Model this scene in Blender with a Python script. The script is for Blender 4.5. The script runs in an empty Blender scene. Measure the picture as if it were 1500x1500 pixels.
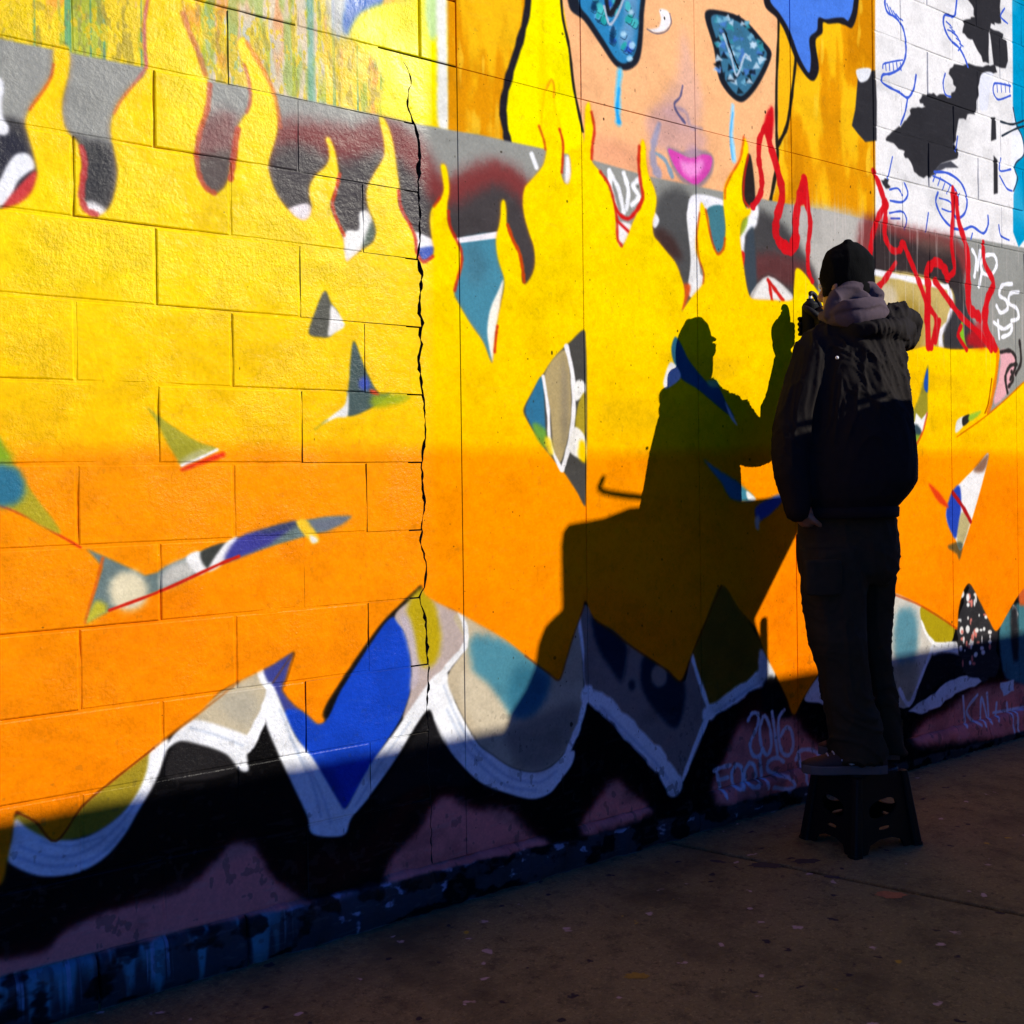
import bpy, bmesh, math, random
import numpy as np
from mathutils import Vector, Matrix, noise

SC = bpy.context.scene
COL = SC.collection
# ------------------------------------------------------------------ camera, sky, sun, exposure
SUN_AZ, SUN_EL = math.radians(37.5), math.radians(24.4)      # rays run towards -X, +Y and down
SUN_DIR = Vector((-math.sin(SUN_AZ)*math.cos(SUN_EL), math.cos(SUN_AZ)*math.cos(SUN_EL), -math.sin(SUN_EL)))

cd = bpy.data.cameras.new("camera"); cam = bpy.data.objects.new("camera", cd); COL.objects.link(cam)
cd.sensor_width = 36.0; cd.lens = 38.9; cd.shift_y = -0.0339; cd.clip_start = 0.05; cd.clip_end = 500
yaw, pit, rol = math.radians(37.01), math.radians(-0.18), math.radians(-0.73)
fw = Vector((math.sin(yaw)*math.cos(pit), math.cos(yaw)*math.cos(pit), math.sin(pit)))
rt = Vector((math.cos(yaw), -math.sin(yaw), 0)); up = rt.cross(fw)
r2 = rt*math.cos(rol) + up*math.sin(rol); u2 = up*math.cos(rol) - rt*math.sin(rol)
M = Matrix((r2, u2, -fw)).transposed().to_4x4(); M.translation = Vector((-0.786, -2.825, 1.312))
cam.matrix_world = M
SC.camera = cam

world = bpy.data.worlds.new("World"); SC.world = world; world.use_nodes = True
wn = world.node_tree.nodes; wl = world.node_tree.links; wn.clear()
sky = wn.new("ShaderNodeTexSky"); sky.sky_type = 'NISHITA'; sky.sun_disc = False
sky.sun_elevation = SUN_EL; sky.sun_rotation = math.radians(180) - SUN_AZ
sky.air_density = 1.0; sky.dust_density = 0.0; sky.ozone_density = 4.0
hs = wn.new("ShaderNodeHueSaturation"); hs.inputs['Saturation'].default_value = 1.5
bg = wn.new("ShaderNodeBackground"); bg.inputs['Strength'].default_value = 0.054
wo = wn.new("ShaderNodeOutputWorld")
wl.new(sky.outputs[0], hs.inputs['Color']); tint = wn.new('ShaderNodeMix'); tint.data_type = 'RGBA'; tint.blend_type = 'MULTIPLY'; tint.inputs[0].default_value = 1; tint.inputs[7].default_value = (.10, 1.05, 2.5, 1)   # deep clear-winter blue, the same over the whole sky
wl.new(hs.outputs[0], tint.inputs[6]); wl.new(tint.outputs[2], bg.inputs[0]); wl.new(bg.outputs[0], wo.inputs[0])

sl = bpy.data.lights.new("sun", 'SUN'); sl.energy = 5.0; sl.angle = math.radians(0.53); sl.color = (1.0, 0.94, 0.80)
so = bpy.data.objects.new("sun", sl); COL.objects.link(so)
so.rotation_euler = SUN_DIR.to_track_quat('-Z', 'Y').to_euler(); so.location = (8, -10, 8)

SC.view_settings.view_transform = 'Standard'; SC.view_settings.look = 'None'
SC.view_settings.exposure = 0.1; SC.view_settings.gamma = 1.0; SC.view_settings.use_curve_mapping = False
SC.render.engine = 'CYCLES'

random.seed(7)
# ------------------------------------------------------------------ helpers
def tag(o, label=None, cat=None, group=None, kind=None):
    for k, v in (("label", label), ("category", cat), ("group", group), ("kind", kind)):
        if v: o[k] = v
    return o
def empty(name, loc=(0, 0, 0)):
    o = bpy.data.objects.new(name, None); COL.objects.link(o); o.location = loc; return o
def link(name, me, mat=None, parent=None, loc=(0, 0, 0), rot=(0, 0, 0)):
    o = bpy.data.objects.new(name, me); COL.objects.link(o)
    if mat and not me.materials: me.materials.append(mat)
    o.parent = parent
    if parent is not None: o.matrix_parent_inverse = Matrix.Translation(parent.location).inverted()
    o.location = loc; o.rotation_euler = rot
    return o
def mk(name, v, f, smooth=False):
    me = bpy.data.meshes.new(name); me.from_pydata([tuple(p) for p in v], [], f); me.update()
    if smooth: me.polygons.foreach_set("use_smooth", [True]*len(me.polygons))
    return me
def box_vf(x0, x1, y0, y1, z0, z1):
    v = [(x, y, z) for z in (z0, z1) for y in (y0, y1) for x in (x0, x1)]
    return v, [(0, 2, 3, 1), (4, 5, 7, 6), (0, 1, 5, 4), (2, 6, 7, 3), (0, 4, 6, 2), (1, 3, 7, 5)]
def bevelled(name, v, f, w=.01, seg=2):
    bm = bmesh.new(); vs = [bm.verts.new(p) for p in v]
    for q in f: bm.faces.new([vs[i] for i in q])
    bmesh.ops.recalc_face_normals(bm, faces=bm.faces)
    bmesh.ops.bevel(bm, geom=bm.edges[:], offset=w, segments=seg, affect='EDGES', profile=.5)
    me = bpy.data.meshes.new(name); bm.to_mesh(me); bm.free(); return me
def merge(parts):
    V, Fc = [], []
    for v, f in parts:
        n = len(V); V += [tuple(p) for p in v]; Fc += [tuple(i+n for i in q) for q in f]
    return V, Fc
def loft(rings, cap=True):
    """rings: lists of equally many points"""
    n = len(rings[0]); v = [p for r in rings for p in r]; f = []
    for i in range(len(rings)-1):
        for k in range(n):
            a, b = i*n+k, i*n+(k+1) % n
            f.append((a, b, b+n, a+n))
    if cap:
        f.append(tuple(range(n-1, -1, -1))); f.append(tuple((len(rings)-1)*n+k for k in range(n)))
    return v, f
def ering(c, e1, e2, a, b, n=24, pw=1.0):
    o = []
    for k in range(n):
        t = 2*math.pi*k/n; x, y = math.cos(t), math.sin(t)
        x = math.copysign(abs(x)**pw, x); y = math.copysign(abs(y)**pw, y)
        o.append(Vector(c)+Vector(e1)*a*x+Vector(e2)*b*y)
    return o
def catmull(pts, per=6):
    p = [Vector(q) for q in pts]; p = [p[0]*2-p[1]]+p+[p[-1]*2-p[-2]]; o = []
    for i in range(1, len(p)-2):
        for k in range(per):
            t = k/per
            o.append(.5*((2*p[i])+(p[i+1]-p[i-1])*t+(2*p[i-1]-5*p[i]+4*p[i+1]-p[i+2])*t*t+(3*p[i]-p[i-1]-3*p[i+1]+p[i+2])*t**3))
    o.append(p[-2]); return o
def tube(pts, radii, n=14, per=5, round_ends=True):
    P = catmull(pts, per); m = len(P)
    rs = np.interp(np.linspace(0, len(radii)-1, m), range(len(radii)), radii)
    rings = []; ref = Vector((.31, .21, .93))
    T = [(P[min(i+1, m-1)]-P[max(i-1, 0)]).normalized() for i in range(m)]
    if abs(T[0].dot(ref)) > .9: ref = Vector((1, .2, .1))
    a = T[0].cross(ref).normalized()
    seq = list(range(m))
    for i in seq:
        a = (a-T[i]*a.dot(T[i])).normalized(); b = T[i].cross(a)
        if i == 0 and round_ends:
            for q in (.95, .6): rings.append(ering(P[0]-T[0]*rs[0]*q, a, b, rs[0]*math.sqrt(1-q*q), rs[0]*math.sqrt(1-q*q), n))
        rings.append(ering(P[i], a, b, rs[i], rs[i], n))
        if i == m-1 and round_ends:
            for q in (.6, .95): rings.append(ering(P[i]+T[i]*rs[i]*q, a, b, rs[i]*math.sqrt(1-q*q), rs[i]*math.sqrt(1-q*q), n))
    return loft(rings)
def ball(c, rx, ry=None, rz=None, n=16, m=10):
    ry = ry or rx; rz = rz or rx; rings = []
    for i in range(1, m):
        t = math.pi*i/m
        rings.append([Vector((c[0]+rx*math.sin(t)*math.cos(2*math.pi*k/n), c[1]+ry*math.sin(t)*math.sin(2*math.pi*k/n), c[2]-rz*math.cos(t))) for k in range(n)])
    return loft(rings)
def fuse(name, parts, voxel, smooth=4, disp=None):
    """one continuous skin over overlapping closed shells"""
    v, f = merge(parts); me = mk(name+"_raw", v, f)
    bm = bmesh.new(); bm.from_mesh(me); bmesh.ops.recalc_face_normals(bm, faces=bm.faces); bm.to_mesh(me); bm.free()
    o = bpy.data.objects.new("tmp", me); COL.objects.link(o)
    r = o.modifiers.new("r", 'REMESH'); r.mode = 'VOXEL'; r.voxel_size = voxel
    if smooth:
        s = o.modifiers.new("s", 'SMOOTH'); s.factor = .5; s.iterations = smooth
    dg = bpy.context.evaluated_depsgraph_get(); dg.update()
    out = bpy.data.meshes.new_from_object(o.evaluated_get(dg)); out.name = name
    bpy.data.objects.remove(o); bpy.data.meshes.remove(me)
    if disp:
        n = len(out.vertices); co = np.empty(n*3); no = np.empty(n*3)
        out.vertices.foreach_get("co", co); out.vertex_normals.foreach_get("vector", no)
        co = co.reshape(-1, 3); no = no.reshape(-1, 3)
        d = np.array([disp(Vector(p), Vector(q)) for p, q in zip(co, no)])
        out.vertices.foreach_set("co", (co+no*d[:, None]).ravel()); out.update()
    out.polygons.foreach_set("use_smooth", [True]*len(out.polygons))
    return out
def plate(name, outer, holes, thick, origin, ex, ey):
    """flat plate with openings: outline and holes in its own (x, y), thickness along ex x ey"""
    cu = bpy.data.curves.new(name, 'CURVE'); cu.dimensions = '2D'; cu.fill_mode = 'BOTH'; cu.extrude = thick/2
    for ring in [outer]+list(holes):
        s = cu.splines.new('POLY'); s.points.add(len(ring)-1); s.use_cyclic_u = True
        for p, q in zip(s.points, ring): p.co = (q[0], q[1], 0, 1)
    o = bpy.data.objects.new("tmp", cu); COL.objects.link(o)
    dg = bpy.context.evaluated_depsgraph_get(); dg.update()
    me = bpy.data.meshes.new_from_object(o.evaluated_get(dg)); me.name = name
    bpy.data.objects.remove(o); bpy.data.curves.remove(cu)
    ex = Vector(ex).normalized(); ey = Vector(ey).normalized(); ez = ex.cross(ey)
    T = Matrix((ex, ey, ez)).transposed().to_4x4(); T.translation = Vector(origin); me.transform(T); return me

# ------------------------------------------------------------------ materials
def mat(name, col, rough=.7, metal=0, spec=.5, nscale=None, namt=.25, bump=0, bscale=40, bdist=.002, stretch=(1, 1, 1)):
    m = bpy.data.materials.new(name); m.use_nodes = True; nt = m.node_tree; N = nt.nodes; L = nt.links
    b = N["Principled BSDF"]; b.inputs['Roughness'].default_value = rough; b.inputs['Metallic'].default_value = metal
    b.inputs['Specular IOR Level'].default_value = spec
    tc = N.new("ShaderNodeTexCoord"); mp = N.new("ShaderNodeMapping"); mp.inputs['Scale'].default_value = stretch
    L.new(tc.outputs['Object'], mp.inputs[0])
    nz = N.new("ShaderNodeTexNoise"); nz.inputs['Scale'].default_value = nscale or 12; nz.inputs['Detail'].default_value = 6
    L.new(mp.outputs[0], nz.inputs['Vector'])
    mx = N.new("ShaderNodeMix"); mx.data_type = 'RGBA'
    mx.inputs[6].default_value = tuple(c*(1-namt) for c in col)+(1,); mx.inputs[7].default_value = tuple(min(1, c*(1+namt)) for c in col)+(1,)
    L.new(nz.outputs[0], mx.inputs[0]); L.new(mx.outputs[2], b.inputs['Base Color'])
    if bump:
        n2 = N.new("ShaderNodeTexNoise"); n2.inputs['Scale'].default_value = bscale; n2.inputs['Detail'].default_value = 5
        L.new(mp.outputs[0], n2.inputs['Vector'])
        bp = N.new("ShaderNodeBump"); bp.inputs['Strength'].default_value = bump; bp.inputs['Distance'].default_value = bdist
        L.new(n2.outputs[0], bp.inputs['Height']); L.new(bp.outputs[0], b.inputs['Normal'])
    return m

# ------------------------------------------------------------------ the mural, drawn by code onto the wall's own plane (x along the wall, z up, metres)
MX0, MX1, MZ0, MZ1, MR = -1.3, 5.7, 0.0, 4.1, 0.0021
MW, MH = int((MX1-MX0)/MR), int((MZ1-MZ0)/MR)
rs = np.random.RandomState(11)
def vnoise(sx, sz, oct=3, seed=0):
    """smooth value noise over the wall, cell sizes in metres, range about 0..1"""
    r = np.random.RandomState(seed); tot = np.zeros((MH, MW), np.float32); amp = 1.; s = 0.
    for o in range(oct):
        cx, cz = sx/2**o, sz/2**o
        nx, nz = int((MX1-MX0)/cx)+3, int((MZ1-MZ0)/cz)+3
        g = r.rand(nz, nx).astype(np.float32)
        fx = np.arange(MW)*MR/cx; fz = np.arange(MH)*MR/cz
        ix = np.minimum(fx.astype(int), nx-2); iz = np.minimum(fz.astype(int), nz-2)
        tx = fx-ix; tz = fz-iz; tx = (tx*tx*(3-2*tx)).astype(np.float32); tz = (tz*tz*(3-2*tz)).astype(np.float32)
        rows = g[:, ix]*(1-tx)+g[:, ix+1]*tx
        tot += amp*(rows[iz]*(1-tz)[:, None]+rows[iz+1]*tz[:, None]); s += amp; amp *= .5
    return tot/s
XX = (MX0+(np.arange(MW)+.5)*MR).astype(np.float32)[None, :]; ZZ = (MZ0+(np.arange(MH)+.5)*MR).astype(np.float32)[:, None]
def stops(t, st):
    xs = [s[0] for s in st]
    return np.stack([np.interp(t, xs, [s[1][k] for s in st]) for k in range(3)], -1).astype(np.float32)
def lerp(a, b, t): return a+(np.asarray(b, np.float32)-a)*t[..., None]
def sm(t, a, b):
    t = np.clip((t-a)/(b-a), 0, 1); return t*t*(3-2*t)
N1 = vnoise(.35, .25, 4, 1); N2 = vnoise(.03, .5, 3, 2); N3 = vnoise(.02, .02, 3, 3); N4 = vnoise(.6, .6, 3, 4)
def fill_flame():
    t = ZZ+(N1-.5)*.045+0*XX
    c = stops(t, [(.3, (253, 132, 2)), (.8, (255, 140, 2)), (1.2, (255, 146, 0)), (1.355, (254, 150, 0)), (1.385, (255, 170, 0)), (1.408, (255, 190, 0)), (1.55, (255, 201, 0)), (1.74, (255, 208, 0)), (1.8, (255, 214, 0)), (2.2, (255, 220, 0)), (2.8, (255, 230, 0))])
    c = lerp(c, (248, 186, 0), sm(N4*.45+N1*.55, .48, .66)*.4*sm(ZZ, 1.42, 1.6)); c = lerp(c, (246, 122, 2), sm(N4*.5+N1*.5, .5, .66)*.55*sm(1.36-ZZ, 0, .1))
    olive = sm(XX, 1.6, 1.75)*sm(1.75-ZZ, 0, .03)*sm(ZZ, 1.4, 1.5)*sm(N1, .45, .65)
    c = lerp(c, (226, 178, 6), olive*.6)
    return c*(1+(N3-.5)*.05)[..., None]*(1+(N4-.5)*.06)[..., None]
def fill_drips():
    c = np.zeros((MH, MW, 3), np.float32)+np.array((214, 196, 160), np.float32)
    c = lerp(c, (178, 190, 176), sm(N1, .45, .6)); c = lerp(c, (228, 172, 132), sm(N4, .5, .62)*.8)
    n5 = vnoise(.02, .35, 3, 9); n6 = vnoise(.012, .03, 3, 10)
    left = sm(.45-XX, 0, .25); right = sm(XX, .62, .8)
    ye = sm(n5*.45+n6*.3+N1*.25+.30*right+.20*left+.02, .5, .62)
    c = lerp(c, (244, 208, 6), ye)
    c = lerp(c, (232, 140, 70), sm(vnoise(.05, .18, 3, 17), .58, .7)*.6); c = lerp(c, (150, 176, 70), sm(vnoise(.04, .22, 3, 18), .58, .7)*.7)
    th = vnoise(.011, .8, 2, 12)
    c = lerp(c, (70, 150, 128), sm(th+.05*sm(XX, .35, .5)*sm(.95-XX, 0, .2), .68, .76)*sm(vnoise(.3, .5, 2, 14), .35, .6)*.7)
    c = lerp(c, (196, 190, 205), sm(N1, .5, .68)*sm(XX, .4, .6)*sm(.95-XX, 0, .15)*.7)
    c = lerp(c, (226, 190, 20), sm(vnoise(.012, .02, 3, 15)*.6+vnoise(.25, .2, 3, 16)*.5, .58, .66)*.8)
    c = lerp(c, (120, 112, 84), sm(n6*.6+n5*.4, .56, .68)*.4)
    c = lerp(c, (80, 158, 140), sm(np.abs(XX-.655+(N2-.5)*.02), .016, .004)*.65)
    return c
def fill_gold():
    c = np.zeros((MH, MW, 3), np.float32)+np.array((224, 146, 8), np.float32)
    n = vnoise(.12, .35, 4, 21)
    c = lerp(c, (252, 196, 22), sm(n, .5, .66)*.8); c = lerp(c, (196, 122, 6), sm(n, .45, .32)*.6)
    return lerp(c, (250, 214, 60), sm(vnoise(.05, .2, 3, 22), .66, .78)*.5)
def fill_poster():
    c = np.zeros((MH, MW, 3), np.float32)+np.array((236, 232, 226), np.float32)
    return lerp(c, (200, 198, 194), sm(N1, .55, .75)*.5)
def fill_teal():
    c = np.zeros((MH, MW, 3), np.float32)+np.array((0, 146, 188), np.float32)
    return lerp(c, (150, 205, 225), sm(N4, .5, .7)*.5)
def fill_ledge():
    c = np.zeros((MH, MW, 3), np.float32)+np.array((58, 60, 66), np.float32)
    b = sm(.62-XX, 0, .2)
    c = lerp(c, (84, 138, 150), b*sm(N2*.7+N1*.3+(ZZ-.08)*2.2, .42, .6))
    c = lerp(c, (150, 118, 134), sm(ZZ, .095, .12)*sm(1.1-XX, 0, .3)*sm(N1, .4, .6)*.8)
    c = lerp(c, (150, 160, 190), sm(vnoise(.05, .03, 4, 31)+(ZZ-.1)*2.2, .58, .7)*(1-b)*.9)
    dr = sm(vnoise(.012, 1.2, 2, 33), .74, .8)*sm(ZZ, .02, .07)
    c = lerp(c, (120, 150, 176), dr*.8*b)
    return lerp(c, (14, 14, 16), sm(vnoise(.07, .05, 4, 34), .5, .64)*.85)
FILLS = {'flame': fill_flame, 'drips': fill_drips, 'gold': fill_gold, 'poster': fill_poster, 'teal': fill_teal, 'ledge': fill_ledge}
def spline2(p, closed, per=5):
    p = np.asarray(p, np.float64); n = len(p)
    idx = np.arange(n if closed else n-1)
    g = (lambda k: p[(idx+k) % n]) if closed else (lambda k: p[np.clip(idx+k, 0, n-1)])
    p0, p1, p2, p3 = g(-1), g(0), g(1), g(2); o = []
    # centripetal-ish: limit the tangents by the segment length so sharp tips stay clean
    L = np.linalg.norm(p2-p1, axis=1)[:, None]
    def tan(a, b):
        t = (b-a)*.5; q = np.linalg.norm(t, axis=1)[:, None]+1e-9; return t*np.minimum(1, L/q)
    m1, m2 = tan(p0, p2), tan(p1, p3)
    for k in range(per):
        t = k/per; o.append((2*t**3-3*t*t+1)*p1+(t**3-2*t*t+t)*m1+(-2*t**3+3*t*t)*p2+(t**3-t*t)*m2)
    o = np.stack(o, 1).reshape(-1, 2)
    return o if closed else np.vstack([o, p[-1:]])
def blur(a, s):
    r = max(1, int(round(s*.9)))
    for ax in (0, 1):
        for _ in range(3):
            w = 2*r+1; c = np.cumsum(np.concatenate([np.zeros_like(a.take([0], ax)), a], ax), ax, dtype=np.float64)
            n = a.shape[ax]; hi = np.minimum(np.arange(n)+r+1, n); lo = np.maximum(np.arange(n)-r, 0)
            a = ((c.take(hi, ax)-c.take(lo, ax))/w).astype(np.float32)
    return a
def poly_mask(pts, pad):
    x = (pts[:, 0]-MX0)/MR; z = (pts[:, 1]-MZ0)/MR
    X0, X1 = max(0, int(x.min())-pad), min(MW, int(x.max())+pad+2); Z0, Z1 = max(0, int(z.min())-pad), min(MH, int(z.max())+pad+2)
    if X1 <= X0 or Z1 <= Z0: return None
    W = X1-X0; m = np.zeros((Z1-Z0, W), np.float32)
    xa, za = x-X0, z; xb, zb = np.roll(xa, -1), np.roll(za, -1); SS = 2
    lo, hi = np.minimum(za, zb), np.maximum(za, zb); dz = np.where(np.abs(zb-za) < 1e-9, 1e-9, zb-za)
    for r in range(max(Z0, int(z.min())), min(Z1, int(z.max())+1)):
        for s in range(SS):
            y = r+(s+.5)/SS; k = (lo <= y) & (hi > y)
            if not k.any(): continue
            c = np.sort(xa[k]+(y-za[k])/dz[k]*(xb[k]-xa[k])); row = m[r-Z0]
            for a, b in zip(c[::2], c[1::2]):
                a = min(max(a, 0), W); b = min(max(b, 0), W)
                if b <= a: continue
                i, j = int(a), min(int(b), W-1)
                if i == j: row[i] += (b-a)/SS
                else:
                    row[i] += (i+1-a)/SS; row[j] += (b-j)/SS
                    if j > i+1: row[i+1:j] += 1/SS
    return m, X0, X1, Z0, Z1
def stroke_mask(pts, w0, w1, soft, pad):
    x = (pts[:, 0]-MX0)/MR; z = (pts[:, 1]-MZ0)/MR; n = len(pts)
    w = np.linspace(w0, w1, n)/MR/2
    w = w*(1+.22*np.sin(np.arange(n)*1.7+x[0])*np.sin(np.arange(n)*.43+z[0])); g = int(w.max()+pad+3)
    X0, X1 = max(0, int(x.min())-g), min(MW, int(x.max())+g); Z0, Z1 = max(0, int(z.min())-g), min(MH, int(z.max())+g)
    if X1 <= X0 or Z1 <= Z0: return None
    m = np.full((Z1-Z0, X1-X0), 1e3, np.float32)
    for i in range(n-1):
        ax, az, bx, bz = x[i], z[i], x[i+1], z[i+1]
        u0, u1 = max(X0, int(min(ax, bx))-g), min(X1, int(max(ax, bx))+g); v0, v1 = max(Z0, int(min(az, bz))-g), min(Z1, int(max(az, bz))+g)
        if u1 <= u0 or v1 <= v0: continue
        px = np.arange(u0, u1)[None, :]+.5-ax; pz = np.arange(v0, v1)[:, None]+.5-az
        dx, dz = bx-ax, bz-az; t = np.clip((px*dx+pz*dz)/(dx*dx+dz*dz+1e-9), 0, 1)
        d = np.sqrt((px-t*dx)**2+(pz-t*dz)**2)-(w[i]+(w[i+1]-w[i])*t)
        q = m[v0-Z0:v1-Z0, u0-X0:u1-X0]; np.minimum(q, d, out=q)
    s = max(.8, soft)
    return np.clip(.5-m/(2*s), 0, 1), X0, X1, Z0, Z1
def paint_wall(shapes):
    img = np.zeros((MH, MW, 3), np.float32)+np.array((160, 158, 150), np.float32)
    for s in shapes:
        col, soft, smooth, al, pts = s[1], s[2]/1000/MR, s[3], s[4], np.array(s[5])
        if s[0] == 'P':
            p = spline2(pts, True) if smooth else pts
            r = poly_mask(p, int(soft*3)+2)
        else:
            p = spline2(pts, False) if (smooth and len(pts) > 2) else pts
            r = stroke_mask(p, s[6][0]/1000, s[6][1]/1000, soft, int(soft)+2)
        if r is None: continue
        m, X0, X1, Z0, Z1 = r
        if s[0] == 'P' and soft > .6: m = blur(m, soft*(.62 if soft > 3 else .42))
        if soft > 3:   # speckled fringe of wide spray
            m = np.clip(m+(N3[Z0:Z1, X0:X1]-.5)*.9*m*(1-m)*2, 0, 1)
        m = (m*al)[..., None]
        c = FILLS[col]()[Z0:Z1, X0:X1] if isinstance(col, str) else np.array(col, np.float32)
        q = img[Z0:Z1, X0:X1]; q += (c-q)*m
    # dust, chips and pin-holes that sit in the paint
    for i in range(1100):
        x, z = rs.uniform(1.1, 3.3) if i % 5 else rs.uniform(-1, 5.5), rs.uniform(.2, 3.6)
        r = rs.uniform(.35, .9) if (i % 14 or x < 1.1) else rs.uniform(1.2, 2.2); a, b = int((x-MX0)/MR), int((z-MZ0)/MR); k = 5
        if a < k or b < k or a > MW-k-1 or b > MH-k-1: continue
        yy, xx = np.mgrid[-k:k+1, -k:k+1]; w = np.clip(r+.5-np.hypot(xx*rs.uniform(.7, 1.5), yy*rs.uniform(.5, 1.2)), 0, 1)[..., None]*rs.uniform(.35, .9)
        q = img[b-k:b+k+1, a-k:a+k+1]; q += (np.array((40, 32, 20), np.float32)-q)*w
    img *= (1+(N3-.5)*.05)[..., None]
    # grime, scuffs and rubbed paint, heavier low on the wall
    fineg = vnoise(.006, .006, 2, 51); low = sm(.75-ZZ, 0, .6)
    img *= (1-.16*sm(vnoise(.12, .09, 5, 52), .5, .75)*(.35+.65*low)-.10*(fineg-.5))[..., None]
    sc_ = sm(vnoise(.05, .012, 4, 53), .66, .74)*(.25+.75*low)*.10
    img += (np.array((190, 182, 176), np.float32)-img)*sc_[..., None]
    chip = sm(vnoise(.022, .03, 3, 54)+.10*low, .78, .82)*.35*(.25+.75*low)
    img += (np.array((70, 64, 60), np.float32)-img)*chip[..., None]
    # vertical drips and dirt runs towards the right-hand posters
    run = sm(vnoise(.012, .4, 3, 41), .66, .78)*sm(XX, 2.6, 3.0)*sm(ZZ, 1.7, 1.95)*sm(2.5-ZZ, 0, .2)
    img += (np.array((214, 200, 190), np.float32)-img)*(run*.35)[..., None]
    im = bpy.data.images.new("mural", MW, MH, alpha=False)
    px = np.ones((MH, MW, 4), np.float32); px[..., :3] = np.clip(img/255, 0, 1)
    im.pixels.foreach_set(px.ravel()); im.update(); im.pack(); return im

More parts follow.
